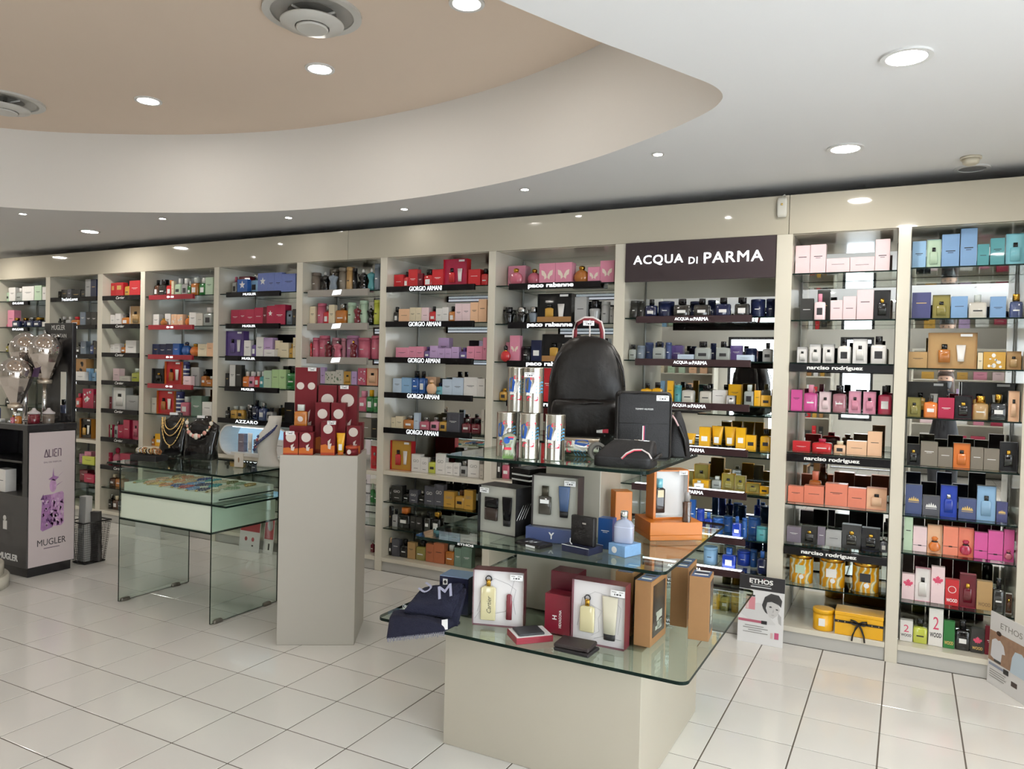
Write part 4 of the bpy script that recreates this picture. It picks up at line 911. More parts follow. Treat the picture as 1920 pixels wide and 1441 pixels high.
def make_product(kind, cols, w, h, d, mk, label, group, loc, rz=0.0):
    nm, _, cat = NOUN[kind]
    c1, _, c2 = cols.partition('/')
    c2 = c2 or 'black'
    if kind == 'c':
        o = new(nm, box_mesh(nm, -w / 2, w / 2, -d / 2, d / 2, 0, h, P(c1), bevel=min(0.0012, w * 0.05)), None, loc, (0, 0, rz))
        tag(o, label, cat, group)
        mark(o, mk or 'plain', w, h, -d / 2, c1)
        return o
    o = thing(nm, label, cat, loc, rz, group)
    if kind == 'w':
        new('box', window_box_mesh('box', w, d, h, P(c1), P(c2)), o)
        ds = min(0.012, d * 0.5)
        bh = h * 0.58
        body = c2
        cap = 'black' if luminous(c2) > 0.2 else ('gold' if luminous(c2) < 0.08 else 'silver')
        new('bottle', loft_mesh('bottle', [(0, w * .26, ds * .35, 6), (bh * .7, w * .26, ds * .35, 6), (bh * .74, w * .1, ds * .25, 3)], 12, G(body)), o, (0, -d / 2 + ds * 0.62, h * 0.15))
        new('bottle_cap', loft_mesh('bottle_cap', [(0, w * .12, ds * .3, 4), (bh * .24, w * .12, ds * .3, 4)], 10, CAP(cap)), o, (0, -d / 2 + ds * 0.62, h * 0.15 + bh * .74))
    elif kind == 'o':
        new('box', window_box_mesh('box', w, d, h, P(c1), P(c1), rim=0.05, deep=d * 0.45), o)
        yb, R = -d / 2 + d * 0.24, min(w * 0.40, h * 0.28)
        rg = [(R - R * math.cos(PI * q / 8), max(R * math.sin(PI * q / 8), R * 0.3), max(d * 0.2 * math.sin(PI * q / 8), d * 0.08), 2.2) for q in range(1, 8)]
        new('bottle', loft_mesh('bottle', [(z - rg[0][0], a, b, e) for z, a, b, e in rg], 16, G(c2)), o, (0, yb, h * 0.06))
        top = h * 0.06 + 2 * R * 0.92
        new('bow', loft_mesh('bow', [(0, R * .45, d * .1, 2.5), (R * .14, R * .6, d * .14, 2.5), (R * .3, R * .4, d * .1, 2.5)], 12, CAP('black')), o, (0, yb, top - R * .1))
        new('bottle_cap', loft_mesh('bottle_cap', [(0, R * .3, d * .12, 2), (R * .5, R * .6, d * .18, 2), (R * .8, R * .3, d * .12, 2)], 12, CAP(c2)), o, (0, yb, top + R * .2))
    elif kind in 'brTk':
        bottle_parts(o, kind, c1, c2, w, min(d, w * 0.9), h)
    elif kind in 'tm':
        r = w / 2
        dd = min(r, 0.085 if kind == 'm' else d / 2)
        m = P(c1)
        if kind == 'm':
            m = mat('marbled_yellow', PAL['yellow'][0], rough=0.2, coat=0.4)
            if not m.get('wavy'):
                nt = m.node_tree
                tc = nt.nodes.new('ShaderNodeTexCoord'); wv = nt.nodes.new('ShaderNodeTexWave'); rp = nt.nodes.new('ShaderNodeValToRGB')
                wv.inputs['Scale'].default_value = 9; wv.inputs['Distortion'].default_value = 9; wv.inputs['Detail'].default_value = 2
                for e, (p, c) in zip(rp.color_ramp.elements, ((0.0, 'd8920f'), (1.0, 'f0e2b8'))):
                    e.position = p; e.color = (*lin(c), 1)
                e = rp.color_ramp.elements.new(0.55); e.color = (*lin('e0a31e'), 1)
                e = rp.color_ramp.elements.new(0.75); e.color = (*lin('9aa98a'), 1)
                nt.links.new(tc.outputs['Object'], wv.inputs['Vector']); nt.links.new(wv.outputs['Fac'], rp.inputs['Fac'])
                nt.links.new(rp.outputs[0], nt.nodes['Principled BSDF'].inputs['Base Color'])
                m['wavy'] = 1
        elif c1 == 'stripe':
            m = mat('striped_navy', PAL['stripe'][0], rough=0.3)
        lid = 0.16 * h
        new('body', loft_mesh('body', [(0, r * .97, dd * .97, 2), (0.002, r, dd, 2), (h - lid, r, dd, 2)], 22, m), o)
        new('lid', loft_mesh('lid', [(h - lid + 0.0006, r * 1.0, dd * 1.0, 2), (h - 0.003, r, dd, 2), (h, r * .94, dd * .94, 2)], 22, m if kind == 't' else CAP('gold')), o)
        if kind == 'm':
            lk = P('mint') if 'first' in label else P('white') if 'second' in label else PRINT_DARK
            new('label', poly_mesh('label', rectp(-r * .4, r * .4, -h * .14, h * .14), 0.0006, lk), o, (0, -dd - 0.0004, h * .5))
            new('seal', poly_mesh('seal', ellp(0, 0, r * .2, r * .2), 0.0006, PRINT_LIGHT), o, (r * .12, -dd - 0.0012, h * .25))
        elif c1 == 'stripe':
            for q in range(4):
                new('band', loft_mesh('band', [(h * (.1 + .18 * q), r * 1.004, dd * 1.004, 2), (h * (.16 + .18 * q), r * 1.004, dd * 1.004, 2)], 22, PRINT_LIGHT, cap=False), o)
        else:
            new('print', poly_mesh('print', rectp(-r * .3, r * .3, -h * .02, h * .02), 0.0005, PRINT_LIGHT if luminous(c1) < .25 else PRINT_DARK), o, (0, -dd - 0.0006, h * .45))
    elif kind == 'u':
        new('tube_body', loft_mesh('tube_body', [(h * .14, w * .36, d * .36, 2), (h * .6, w * .42, d * .25, 2.4), (h * .94, w * .49, d * .06, 4), (h, w * .5, d * .03, 6)], 16, P(c1)), o)
        new('cap', loft_mesh('cap', [(0, w * .33, d * .33, 2), (h * .14, w * .34, d * .34, 2)], 16, CAP(c2)), o)
        new('label', poly_mesh('label', rectp(-w * .2, w * .2, 0, h * .28), 0.0006, PRINT_LIGHT), o, (0, -d * .37, h * .22))
    elif kind == 'g':
        new('box', window_box_mesh('box', w, d, h, P(c1), P(c2), rim=0.09, deep=0.02), o)
        ds = min(0.02, d * 0.5)
        yb = -d / 2 + ds * 0.55
        body = {'red': 'amber', 'crimson': 'red', 'gold': 'red', 'cream': 'gold', 'kraft': 'silver', 'violet': 'violet', 'charcoal': 'gold', 'black': 'gold'}.get(c2, 'amber')
        new('bottle', loft_mesh('bottle', [(0, w * .12, ds * .4, 6), (h * .34, w * .12, ds * .4, 6), (h * .37, w * .05, ds * .3, 3)], 12, G(body)), o, (-w * .16, yb, h * .17))
        new('bottle_cap', loft_mesh('bottle_cap', [(0, w * .06, ds * .35, 4), (h * .14, w * .06, ds * .35, 4)], 10, CAP('black')), o, (-w * .16, yb, h * .54))
        new('tube', loft_mesh('tube', [(0, w * .07, ds * .4, 2), (h * .08, w * .07, ds * .4, 2), (h * .46, w * .1, ds * .1, 4)], 12, P('white' if c2 not in ('cream',) else 'pearl')), o, (w * .18, yb, h * .2))
        if mk == 'kraft':
            box('kraft_base', -w / 2 + 0.001, w / 2 - 0.001, -d / 2 - 0.0015, -d / 2 + 0.0, 0.001, h * 0.24, P('kraft'), o)
        new('price_tag', poly_mesh('price_tag', rectp(-w * .12, w * .12, -h * .035, h * .035), 0.0006, TAG), o, (w * .28, -d / 2 - 0.0003, h * .93))
    return o

def shelf_number(k, z):
    allz = sorted(set(SHELVES[k] + ([BASE] if True else [])), reverse=True)
    return min(range(len(allz)), key=lambda q: abs(allz[q] - z)), len(allz)

for (k, z, s) in ROWS:
    items = []
    for it in s.split('; '):
        p = it.split()
        items.append((p[0], p[1], float(p[2]), float(p[3]), float(p[4]), int(p[5]), p[6] if len(p) > 6 else ''))
    items.sort(key=lambda q: q[2] + q[3] / 2)
    sn, cnt = shelf_number(k, z)
    sw = 'bottom shelf' if sn == cnt - 1 else SHELF[sn] + ' shelf'
    for n_, (kind, cols, x, w, h, lay, mk) in enumerate(items):
        d = {'c': w * 0.62, 'w': w * 0.55, 'g': w * 0.3, 'o': w * 0.6}.get(kind, w)
        d = max(0.03, min(d, MAXD[lay]))
        c1 = cols.partition('/')[0]
        last = n_ == len(items) - 1
        word = PAL[c1][1] + ' ' if kind != 'm' else ''
        lab = f"{word}{NOUN[kind][1]}, {'last' if last else ORD[n_]} from left, {sw}, {BAYNAME[k - 1]}"
        make_product(kind, cols, w, h, d, mk, lab, 'fragrance stock, ' + BAYNAME[k - 1], (x + w / 2, YF[lay] + d / 2, z))

# ================================================================== TIERED DISPLAY TABLE
CREAM_LAM = mat('table_laminate', (0.46, 0.415, 0.335), rough=0.25, coat=0.2, var=0.03, scale=3)
tb = thing('display_table', 'three tier display table with cream box base and green edged glass tops', 'display table', (-0.485, -1.65, 0))
box('base_box', -0.445, 0.432, -0.429, 0.444, 0.0005, 0.567, CREAM_LAM, tb, bevel=0.0015)
glass_sheet('glass_top', -0.645, 0.660, -0.655, 0.620, 0.5672, 0.5796, TABLE_GLASS, tb, corner=0.035)
box('riser_block', -0.22, 0.22, -0.21, 0.22, 0.580, 0.893, CREAM_LAM, tb, bevel=0.0015)
glass_sheet('glass_top', -0.565, 0.535, -0.52, 0.52, 0.8935, 0.9055, TABLE_GLASS, tb, corner=0.035)
box('riser_block', -0.13, 0.13, -0.12, 0.14, 0.906, 1.2445, CREAM_LAM, tb, bevel=0.0015)
glass_sheet('glass_top', -0.445, 0.445, -0.48, 0.32, 1.245, 1.257, TABLE_GLASS, tb, corner=0.035)
lettering('ETHOS', (-0.30, -0.521, 0.8985), 0.0085, PRINT_LIGHT, tb, width=0.075, bold=0.03)
Z1, Z2, Z3 = 0.5798, 0.9058, 1.2573

def plain_box(name, label, cat, cx, cy, z, w, d, h, rz, material, bevel=0.002, group=None):
    o = new(name, box_mesh(name, -w / 2, w / 2, -d / 2, d / 2, 0, h, material, bevel=bevel), None, (cx, cy, z), (0, 0, rz))
    return tag(o, label, cat, group)

def price_tag(parent, x, y, z, w=0.05, rz=0, s='9,90'):
    t = new('price_tag', poly_mesh('price_tag', rectp(-w / 2, w / 2, -w * .22, w * .22), 0.0008, TAG), parent, (x, y, z), (0, 0, rz))
    new('price_print', multi_poly('price_print', [rectp(-w * .3, -w * .24, -w * .12, .0), rectp(-w * .16, .0, -w * .11, -w * .01), rectp(w * .06, w * .18, -w * .11, -w * .01)], .0004, PRINT_DARK), t, (w * .06, -0.0009, 0))
    new('code_print', multi_poly('code_print', [rectp(-w * .42, -w * .1, w * .08, w * .13), rectp(w * .1, w * .4, w * .08, w * .13)], .0004, mat('print_grey', (0.25, 0.24, 0.22))), t, (0, -0.0009, 0))
    return t

def showcase_box(name, label, fl, ang, w, d, h, z, outer, front, rim=0.06, deep=0.02):
    """a gift box given by its front left corner, facing -y turned by ang"""
    u = Vector((math.cos(ang), math.sin(ang)))
    n_ = Vector((-math.sin(ang), math.cos(ang)))
    c = Vector(fl) + u * (w / 2) + n_ * (d / 2)
    o = thing(name, label, 'gift set', (c.x, c.y, z), ang)
    new('box', window_box_mesh('box', w, d, h, outer, front, rim=rim, deep=deep), o)
    return o

BURG = mat('burgundy_card', '65202f', rough=0.3, coat=0.3)
PALE = mat('gift_front_white', (0.72, 0.69, 0.68), rough=0.35, var=0.02)
SAND = mat('gift_front_sand', (0.46, 0.45, 0.39), rough=0.4)
JUICE = mat('pale_juice', (0.62, 0.55, 0.32), rough=0.06, coat=0.7)
OUTLINE = mat('outline_grey', (0.35, 0.33, 0.33), rough=0.5)
def flat_bottle(parent, x, y, z, w, h, body, capm, deep=0.014, capw=0.35, caph=0.2):
    b = new('bottle', loft_mesh('bottle', [(0, w * .48, deep * .45, 6), (0.003, w * .5, deep * .5, 7), (h * (1 - caph) * .94, w * .5, deep * .5, 7), (h * (1 - caph), w * .3, deep * .3, 3)], 16, body), parent, (x, y, z))
    new('bottle_cap', loft_mesh('bottle_cap', [(0, w * capw * .5, deep * .45, 4), (h * caph, w * capw * .5, deep * .45, 4)], 14, capm), b, (0, 0, h * (1 - caph)))
    return b
def flat_tube(parent, x, y, z, w, h, body, capm, deep=0.014, caph=.14):
    b = new('tube', loft_mesh('tube', [(h * caph, w * .37, deep * .5, 2.4), (h * .6, w * .45, deep * .42, 3), (h * .95, w * .5, deep * .2, 6), (h, w * .5, deep * .15, 8)], 16, body), parent, (x, y, z))
    new('tube_cap', loft_mesh('tube_cap', [(0, w * .36, deep * .5, 2.4), (h * caph, w * .37, deep * .5, 2.4)], 16, capm), b)
    return b

# --- bottom tier
g = showcase_box('gift_set', 'white fronted burgundy gift box with tall pale bottle and small red vial', (-0.741, -2.179), 0.293, 0.211, 0.07, 0.226, Z1, BURG, PALE, rim=0.03)
yb = -0.035 + 0.010
b = flat_bottle(g, -0.042, yb, 0.022, 0.062, 0.165, JUICE, CAP('gold'), capw=.28, caph=.16)
lettering('Cartier', (0.004, -0.0078, 0.065), 0.018, PRINT_DARK, b, width=0.07, shear=0.3).rotation_euler = (0, -PI / 2, 0)
new('ring_cap', tube_mesh('ring_cap', [(0.012 * math.cos(2 * PI * k / 14), 0, 0.168 + 0.012 * math.sin(2 * PI * k / 14)) for k in range(14)], 0.0028, 6, PRINT_DARK, True), b)
new('vial', loft_mesh('vial', [(0, .012, .006, 2.4), (.075, .012, .006, 2.4), (.078, .011, .005, 2.4), (.098, .011, .005, 2.4), (.104, .006, .003, 2)], 14, mat('vial_red', '7d3038', rough=0.25, coat=.4)), g, (0.045, yb, 0.03))
for pts in ([(-.09, 0, .05), (-.075, 0, .1), (-.06, 0, .16), (-.02, 0, .19), (.04, 0, .17), (.07, 0, .15), (.06, 0, .1), (.07, 0, .05)], [(-.1, 0, .02), (-.08, 0, .05), (-.02, 0, .045), (.03, 0, .06), (.05, 0, .14), (.065, 0, .2)]):
    new('line_drawing', tube_mesh('line_drawing', pts, 0.0007, 4, OUTLINE), g, (0, -0.0155, 0))
price_tag(g, 0.075, -0.0356, 0.205, 0.052)
g = showcase_box('gift_set', 'white fronted burgundy gift box with short pale bottle and cream tube', (-0.32, -2.141), 0.014, 0.214, 0.065, 0.242, Z1, BURG, PALE, rim=0.03)
yb = -0.0325 + 0.010
b = flat_bottle(g, -0.046, yb, 0.045, 0.058, 0.125, JUICE, CAP('gold'), capw=.3, caph=.2)
new('ring_cap', tube_mesh('ring_cap', [(0.011 * math.cos(2 * PI * k / 14), 0, 0.13 + 0.011 * math.sin(2 * PI * k / 14)) for k in range(14)], 0.0026, 6, PRINT_DARK, True), b)
flat_tube(g, 0.045, yb, 0.028, 0.062, 0.165, mat('tube_cream', (0.62, 0.57, 0.44), rough=.35), SATIN_BLACK)
for pts in ([(-.09, 0, .06), (-.07, 0, .17), (-.02, 0, .2), (.05, 0, .19), (.085, 0, .15), (.075, 0, .05)], [(-.03, 0, .03), (0, 0, .05), (-.005, 0, .1), (.01, 0, .13), (-.04, 0, .15)], [(-.02, 0, .02), (.02, 0, .035), (.09, 0, .03)]):
    new('line_drawing', tube_mesh('line_drawing', pts, 0.0007, 4, OUTLINE), g, (0, -0.0125, 0))
price_tag(g, 0.078, -0.0332, 0.212, 0.055)
o = plain_box('gift_box', 'upright dark red box with white sideways lettering between the two white gift sets', 'gift box', -0.397, -2.065, Z1, 0.112, 0.07, 0.157, 0.0, mat('wine_red_card', '7d1a2c', rough=.35, coat=.2))
lettering('HEXAGONA', (0.012, -0.0355, 0.062), 0.011, PRINT_LIGHT, o, width=0.07, bold=.01).rotation_euler = (0, -PI / 2, 0)
lettering('H', (-0.012, -0.0355, 0.065), 0.018, PRINT_LIGHT, o, bold=.02).rotation_euler = (0, -PI / 2, 0)
plain_box('gift_box', 'taller wine red box standing behind the lettered red box', 'gift box', -0.41, -1.965, Z1, 0.12, 0.09, 0.225, 0.0, mat('wine_red_dark', '5f1524', rough=.35, coat=.2))
# wallet presented in a red box
t = thing('boxed_wallet', 'grey leather wallet lying in an open shallow red box', 'wallet', (-0.47, -2.195, Z1), 0.80)
box('tray', -0.075, 0.075, -0.058, 0.058, 0, 0.024, mat('red_tray', '8e2233', rough=.4), t, bevel=.001)
box('tray_lining', -0.071, 0.071, -0.054, 0.054, 0.0241, 0.0255, mat('white_lining', (0.75, 0.73, 0.71)), t)
box('wallet', -0.058, 0.045, -0.045, 0.045, 0.0256, 0.034, mat('leather_grey', (0.045, 0.045, 0.05), rough=.55, bump=.2, scale=300), t, bevel=.003, seg=2)
LEATHER = mat('leather_brown', (0.035, 0.025, 0.024), rough=.5, bump=.2, scale=300)
w1 = plain_box('wallet', 'dark brown folded wallet, lower of the stacked pair at front', 'wallet', -0.262, -2.222, Z1, 0.145, 0.10, 0.014, -0.06, mat('leather_dark', (0.02, 0.017, 0.018), rough=.5, bump=.2, scale=300), bevel=.004)
w2 = plain_box('wallet', 'brown folded wallet lying on top of the stacked pair at front', 'wallet', -0.268, -2.218, Z1 + 0.0145, 0.138, 0.10, 0.016, 0.03, LEATHER, bevel=.004)
for w in (w1, w2):
    box('fold', -0.066, 0.066, -0.0495, 0.048, 0.0062, 0.0068, SATIN_BLACK, w)
# kraft boxes
KRAFT = mat('kraft_card', '9a7148', rough=.6, var=.06, scale=40)
BLUEPRINT = mat('blue_print', '3f5a85', rough=.3, coat=.3, var=.5, scale=60)
def kraft(label, x0, y0, w, d, h, rz=0.0):
    o = thing('kraft_box', label, 'box', (x0, y0, Z1), rz, 'kraft boxes on the bottom glass tier')
    box('carton', 0, w, 0, d, 0, h, KRAFT, o, bevel=.001)
    box('printed_lid', 0.006, w - 0.004, 0.006, d - 0.006, h, h + 0.0012, BLUEPRINT, o)
    for k in range(3):
        box('lid_lettering', 0.014, w - 0.012, 0.03 + k * d * .25, 0.045 + k * d * .25, h + 0.0012, h + 0.0018, PRINT_LIGHT if k != 1 else PRINT_DARK, o)
    box('side_window', w, w + 0.0012, d * .12, d * .88, h * .12, h * .92, mat('kraft_window_dark', (0.05, 0.04, 0.035), rough=.15), o)
    v, f = [], []
    for k in range(7):
        q = len(v)
        yy, zz = d * random.uniform(.2, .6), h * random.uniform(.16, .45)
        v += boxv(w + 0.0013, w + 0.0022, yy, yy + d * random.uniform(.08, .22), zz, zz + h * random.uniform(.04, .12))
        f += [tuple(q + m for m in fc) for fc in BF]
    new('window_print', pydata('window_print', v, f, mat('print_sage', (0.4, 0.42, 0.34))), o)
kraft('kraft box nearest the front beside the right white gift set', -0.098, -2.05, 0.066, 0.19, 0.25, -0.03)
kraft('kraft box in the middle of the right glass side, behind the front one', -0.04, -1.755, 0.07, 0.18, 0.245, 0.05)
kraft('rightmost kraft box at the glass edge with blue printed top', 0.067, -1.877, 0.08, 0.11, 0.25, 0.10)
kraft('kraft box half hidden behind the front kraft box', -0.205, -1.97, 0.07, 0.16, 0.25, 0.0)
# navy box and scarf
NAVY = mat('navy_card', (0.018, 0.02, 0.05), rough=.4, coat=.2)
o = plain_box('gift_box', 'navy box with small white diamond emblem behind the folded scarf', 'gift box', -0.885, -2.05, Z1, 0.135, 0.11, 0.155, 0.12, NAVY)
new('emblem', poly_mesh('emblem', rectp(-.011, .011, -.013, .013), .0006, PRINT_LIGHT), o, (-.04, -.0551, .132))
new('diamond', poly_mesh('diamond', [(0, -.009), (.008, 0), (0, .009), (-.008, 0)], .0006, PRINT_DARK), o, (-.04, -.0558, .132))
box('clear_lid', -.066, .066, -.054, .054, .1552, .158, mat('lid_blue', '7f95b5', rough=.2, coat=.4), o)
WOOL = mat('navy_wool', (0.014, 0.015, 0.034), rough=.95, bump=.5, scale=220, var=.25)
t = thing('scarf', 'folded navy wool scarf with light letters hanging over the glass edge', 'scarf', (0, 0, 0))
def drop(p):   # what sticks out past the glass edge bends down
    return -1.25 * max(0.0, -2.309 - p.y)
def cloth(name, corners, thick, nu=26, nv=14, amp=0.006, seed=0, sag=None, parent=None):
    """a folded cloth pad: bilinear patch of four corners (front-left, front-right, back-right, back-left)"""
    rnd = random.Random(seed)
    ph = [rnd.uniform(0, 6) for _ in range(4)]
    A, B, C, D = [Vector(c) for c in corners]
    top, bot = [], []
    for j in range(nv + 1):
        for i in range(nu + 1):
            s, q = i / nu, j / nv
            p = A * (1 - s) * (1 - q) + B * s * (1 - q) + C * s * q + D * (1 - s) * q
            e = min(1, min(s, 1 - s) * 9) * min(1, min(q, 1 - q) * 7)
            wv = amp * (math.sin(s * 9 + ph[0] + q * 4) + 0.6 * math.sin(q * 13 + ph[1] + s * 5)) * 0.5
            z = (sag(s, q) if sag else 0)
            top.append(p + Vector((0, 0, thick * (0.35 + 0.65 * math.sqrt(max(e, 0))) + wv * e + z + drop(p))))
            bot.append(p + Vector((0, 0, z + drop(p))))
    m = len(top)
    f = []
    W = nu + 1
    for j in range(nv):
        for i in range(nu):
            a = j * W + i
            f.append((a, a + 1, a + W + 1, a + W))
            f.append((m + a, m + a + W, m + a + W + 1, m + a + 1))
    rim = [i for i in range(W)] + [j * W + nu for j in range(1, nv + 1)] + [nv * W + i for i in range(nu - 1, -1, -1)] + [j * W for j in range(nv - 1, 0, -1)]
    for k in range(len(rim)):
        a, b = rim[k], rim[(k + 1) % len(rim)]
        f.append((a, m + a, m + b, b))
    return new(name, pydata(name, top + bot, f, WOOL, True), parent)
cloth('lower_fold', [(-1.035, -2.358, Z1 + .001), (-0.79, -2.312, Z1 + .001), (-0.785, -2.20, Z1 + .001), (-1.10, -2.225, Z1 + .001)], .026, seed=3, parent=t, amp=.007, nu=34, nv=24)
cloth('upper_fold', [(-1.005, -2.285, Z1 + .030), (-0.805, -2.235, Z1 + .028), (-0.805, -2.135, Z1 + .135), (-1.005, -2.165, Z1 + .085)], .034, seed=8, parent=t, amp=.007)
cloth('back_fold', [(-0.825, -2.245, Z1 + .002), (-0.775, -2.235, Z1 + .002), (-0.785, -2.15, Z1 + .125), (-0.825, -2.14, Z1 + .13)], .018, seed=9, parent=t, amp=.004)
FLUFF = mat('letter_wool', (0.42, 0.42, 0.56), rough=.9, bump=.4, scale=200)
FA, FB, FC, FD = Vector((-1.005, -2.285, Z1 + .030)), Vector((-0.805, -2.235, Z1 + .028)), Vector((-0.805, -2.135, Z1 + .135)), Vector((-1.005, -2.165, Z1 + .085))
def letter(ch, s, q, size, tilt):
    Lm, _ = text_mesh(ch, 0.012, 0.0, 1.0)
    m2 = Lm.copy(); m2.materials.append(FLUFF)
    p = FA * (1 - s) * (1 - q) + FB * s * (1 - q) + FC * s * q + FD * (1 - s) * q
    U_ = ((FB - FA) * (1 - q) + (FC - FD) * q).normalized()
    V_ = ((FD - FA) * (1 - s) + (FC - FB) * s).normalized()
    N_ = V_.cross(U_).normalized()          # points down into the cloth
    U2 = (U_ * math.cos(tilt) + V_ * math.sin(tilt)).normalized()
    V2 = -N_.cross(U2).normalized()
    if V2.dot(V_) < 0:
        V2 = -V2
    p = p - N_ * .004 + Vector((0, 0, .039))
    o = new('letter_patch', m2, t)
    o.matrix_local = Matrix(((U2.x * size, N_.x * .3 * size, V2.x * size, p.x), (U2.y * size, N_.y * .3 * size, V2.y * size, p.y), (U2.z * size, N_.z * .3 * size, V2.z * size, p.z), (0, 0, 0, 1)))
letter('M', .70, .55, .062, .30)
letter('U', .22, .72, .055, 1.1)
v, f = [], []
for k in range(90):
    s = k / 89
    x = -1.033 + .243 * s + random.uniform(-.002, .002)
    y = -2.358 + .046 * s
    z = Z1 + .004 - 1.25 * max(0, -2.309 - y)
    q = len(v)
    dz = random.uniform(.010, .018)
    v += boxv(x - .0007, x + .0007, y - .0007, y + .0007, z - dz, z + .002)
    f += [tuple(q + m for m in fc) for fc in BF]
fr = new('fringe', pydata('fringe', v, f, mat('fringe_grey', (.2, .2, .24), rough=.9)), t)
fr['kind'] = 'stuff'
new('care_tag', poly_mesh('care_tag', rectp(-.013, .013, -.02, .02), .0008, TAG), t, (-.797, -2.298, Z1 + .024), (math.radians(-30), -.25, .2))

# --- middle tier
g = showcase_box('gift_set', 'black gift box with grey front showing a black jar bottle and black tube', (-0.866, -1.936), -0.145, 0.205, 0.12, 0.207, Z2, SATIN_BLACK, SAND, rim=0.035)
yb = -0.06 + .010
flat_bottle(g, -0.035, yb, .055, .068, .10, mat('jar_brown', (.045, .03, .025), rough=.1, coat=.5), BLACK, capw=1.05, caph=.45)
flat_tube(g, .05, yb, .04, .052, .125, BLACK, SATIN_BLACK, caph=.2)
price_tag(g, -0.068, -0.0606, .185, .05)
for k in range(4):
    new('side_stripe', tube_mesh('side_stripe', [(.1026, -.05 + .02 * k, .07), (.1026, .0 + .018 * k, .13)], .0012, 4, PRINT_LIGHT), g)
o = plain_box('gift_box', 'flat slate blue box lettered Y under the grey front gift set', 'gift box', -0.50, -1.905, Z2, 0.225, 0.13, .058, .06, mat('slate_card', '4a5680', rough=.35, coat=.2))
lettering('Y', (0.005, -.0655, .03), .026, PRINT_LIGHT, o, bold=.02)
g = showcase_box('gift_set', 'brown gift box with grey front showing a dark flask and a blue tube', (-0.598, -1.945), .06, .206, .08, .214, Z2 + .0585, mat('dark_brown_card', (.035, .025, .027), rough=.4), SAND, rim=0.035)
yb = -.04 + .010
flat_bottle(g, -.045, yb, .05, .055, .12, mat('flask_brown', (.05, .045, .035), rough=.1, coat=.5), mat('cap_bronze', (.08, .07, .05), rough=.3, metal=.5), capw=.55, caph=.34)
new('bottle_label', poly_mesh('bottle_label', rectp(-.02, .02, -.008, .008), .0006, PRINT_LIGHT), g, (-.045, yb - .0078, .105))
flat_tube(g, .04, yb, .045, .05, .13, mat('tube_blue', '4f6488', rough=.25, coat=.4), SATIN_BLACK, caph=.2)
price_tag(g, .068, -.0406, .19, .05)
# black carrier with white bands behind
o = plain_box('gift_box', 'tall black box with two white bands behind the black gift set', 'gift box', -0.72, -1.72, Z2, .11, .12, .27, -.3, BLACK)
for zz in (.215, .238):
    box('white_band', -.0556, .0556, -.0606, .0606, zz, zz + .007, PRINT_LIGHT, o)
# flat wallet, boxed wallet
o = plain_box('wallet', 'flat black wallet with two light lines lying at the front of the middle tier', 'wallet', -0.535, -2.045, Z2, .135, .085, .014, -.28, mat('leather_black', (.016, .014, .014), rough=.45, bump=.2, scale=300), bevel=.003)
for x in (-.012, .012):
    new('metal_line', tube_mesh('metal_line', [(x - .012, -.025, .0148), (x + .014, .022, .0148)], .0011, 5, CHROME), o)
new('price_tag', poly_mesh('price_tag', rectp(-.025, .025, 0, .008), .0006, TAG), o, (.02, -.0433, .001))
t = thing('boxed_wallet', 'black wallet propped upright in an open navy box', 'wallet', (-0.325, -2.035, Z2), -.22)
box('tray', -.065, .065, -.05, .05, 0, .028, NAVY, t, bevel=.001)
for (a, b, c, d) in ((-.065, .065, -.0508, -.0498), (-.065, .065, .0498, .0508)):
    box('white_trim', a, b, c, d, .0265, .0285, PRINT_LIGHT, t)
wl = box('wallet', -.05, .06, -.012, .012, .0282, .142, mat('leather_black', (.016, .014, .014)), t, bevel=.004, seg=2)
new('metal_badge', poly_mesh('metal_badge', rectp(-.009, .009, -.003, .003), .001, CHROME), wl, (.015, -.0122, .115))
new('strap', tube_mesh('strap', [(-.045, -.02, .05), (-.043, -.024, .035), (-.03, -.03, .0295)], .002, 6, PRINT_LIGHT), t)
# blue items
o = plain_box('perfume_carton', 'deep blue carton behind the frosted bottle on the middle tier', 'perfume box', -0.262, -1.925, Z2, .062, .05, .125, 0, mat('deep_blue_card', '2a5390', rough=.35, coat=.2))
mark(o, 'plain', .062, .125, -.025, 'blue')
o = plain_box('perfume_carton', 'pale blue printed box lying under the frosted bottle', 'perfume box', -0.165, -1.985, Z2, .085, .10, .046, -.35, mat('sky_card', '7fa6cf', rough=.25, coat=.4, var=.15, scale=60))
new('seal', poly_mesh('seal', ellp(0, 0, .013, .013), .0006, PRINT_LIGHT), o, (-.012, -.0502, .023))
t = thing('perfume_bottle', 'frosted pale blue bottle with chrome cap standing on the pale blue box', 'perfume bottle', (-0.17, -1.985, Z2 + .0463), .1)
FROST = mat('frosted_blue', (.48, .52, .66), rough=.25, coat=.5, trans=.25)
new('glass_body', loft_mesh('glass_body', [(0, .036, .02, 5), (.004, .038, .022, 5), (.07, .038, .022, 5), (.085, .028, .018, 3.5), (.092, .013, .012, 2), (.096, .012, .012, 2)], 20, FROST), t)
new('liquid_line', loft_mesh('liquid_line', [(.062, .0384, .0224, 5), (.064, .0384, .0224, 5)], 20, mat('liquid_pale', (.62, .66, .78), rough=.2), cap=False), t)
new('cap', loft_mesh('cap', [(.096, .015, .015, 2.6), (.122, .015, .015, 2.6), (.125, .013, .013, 2.6)], 16, CHROME), t)
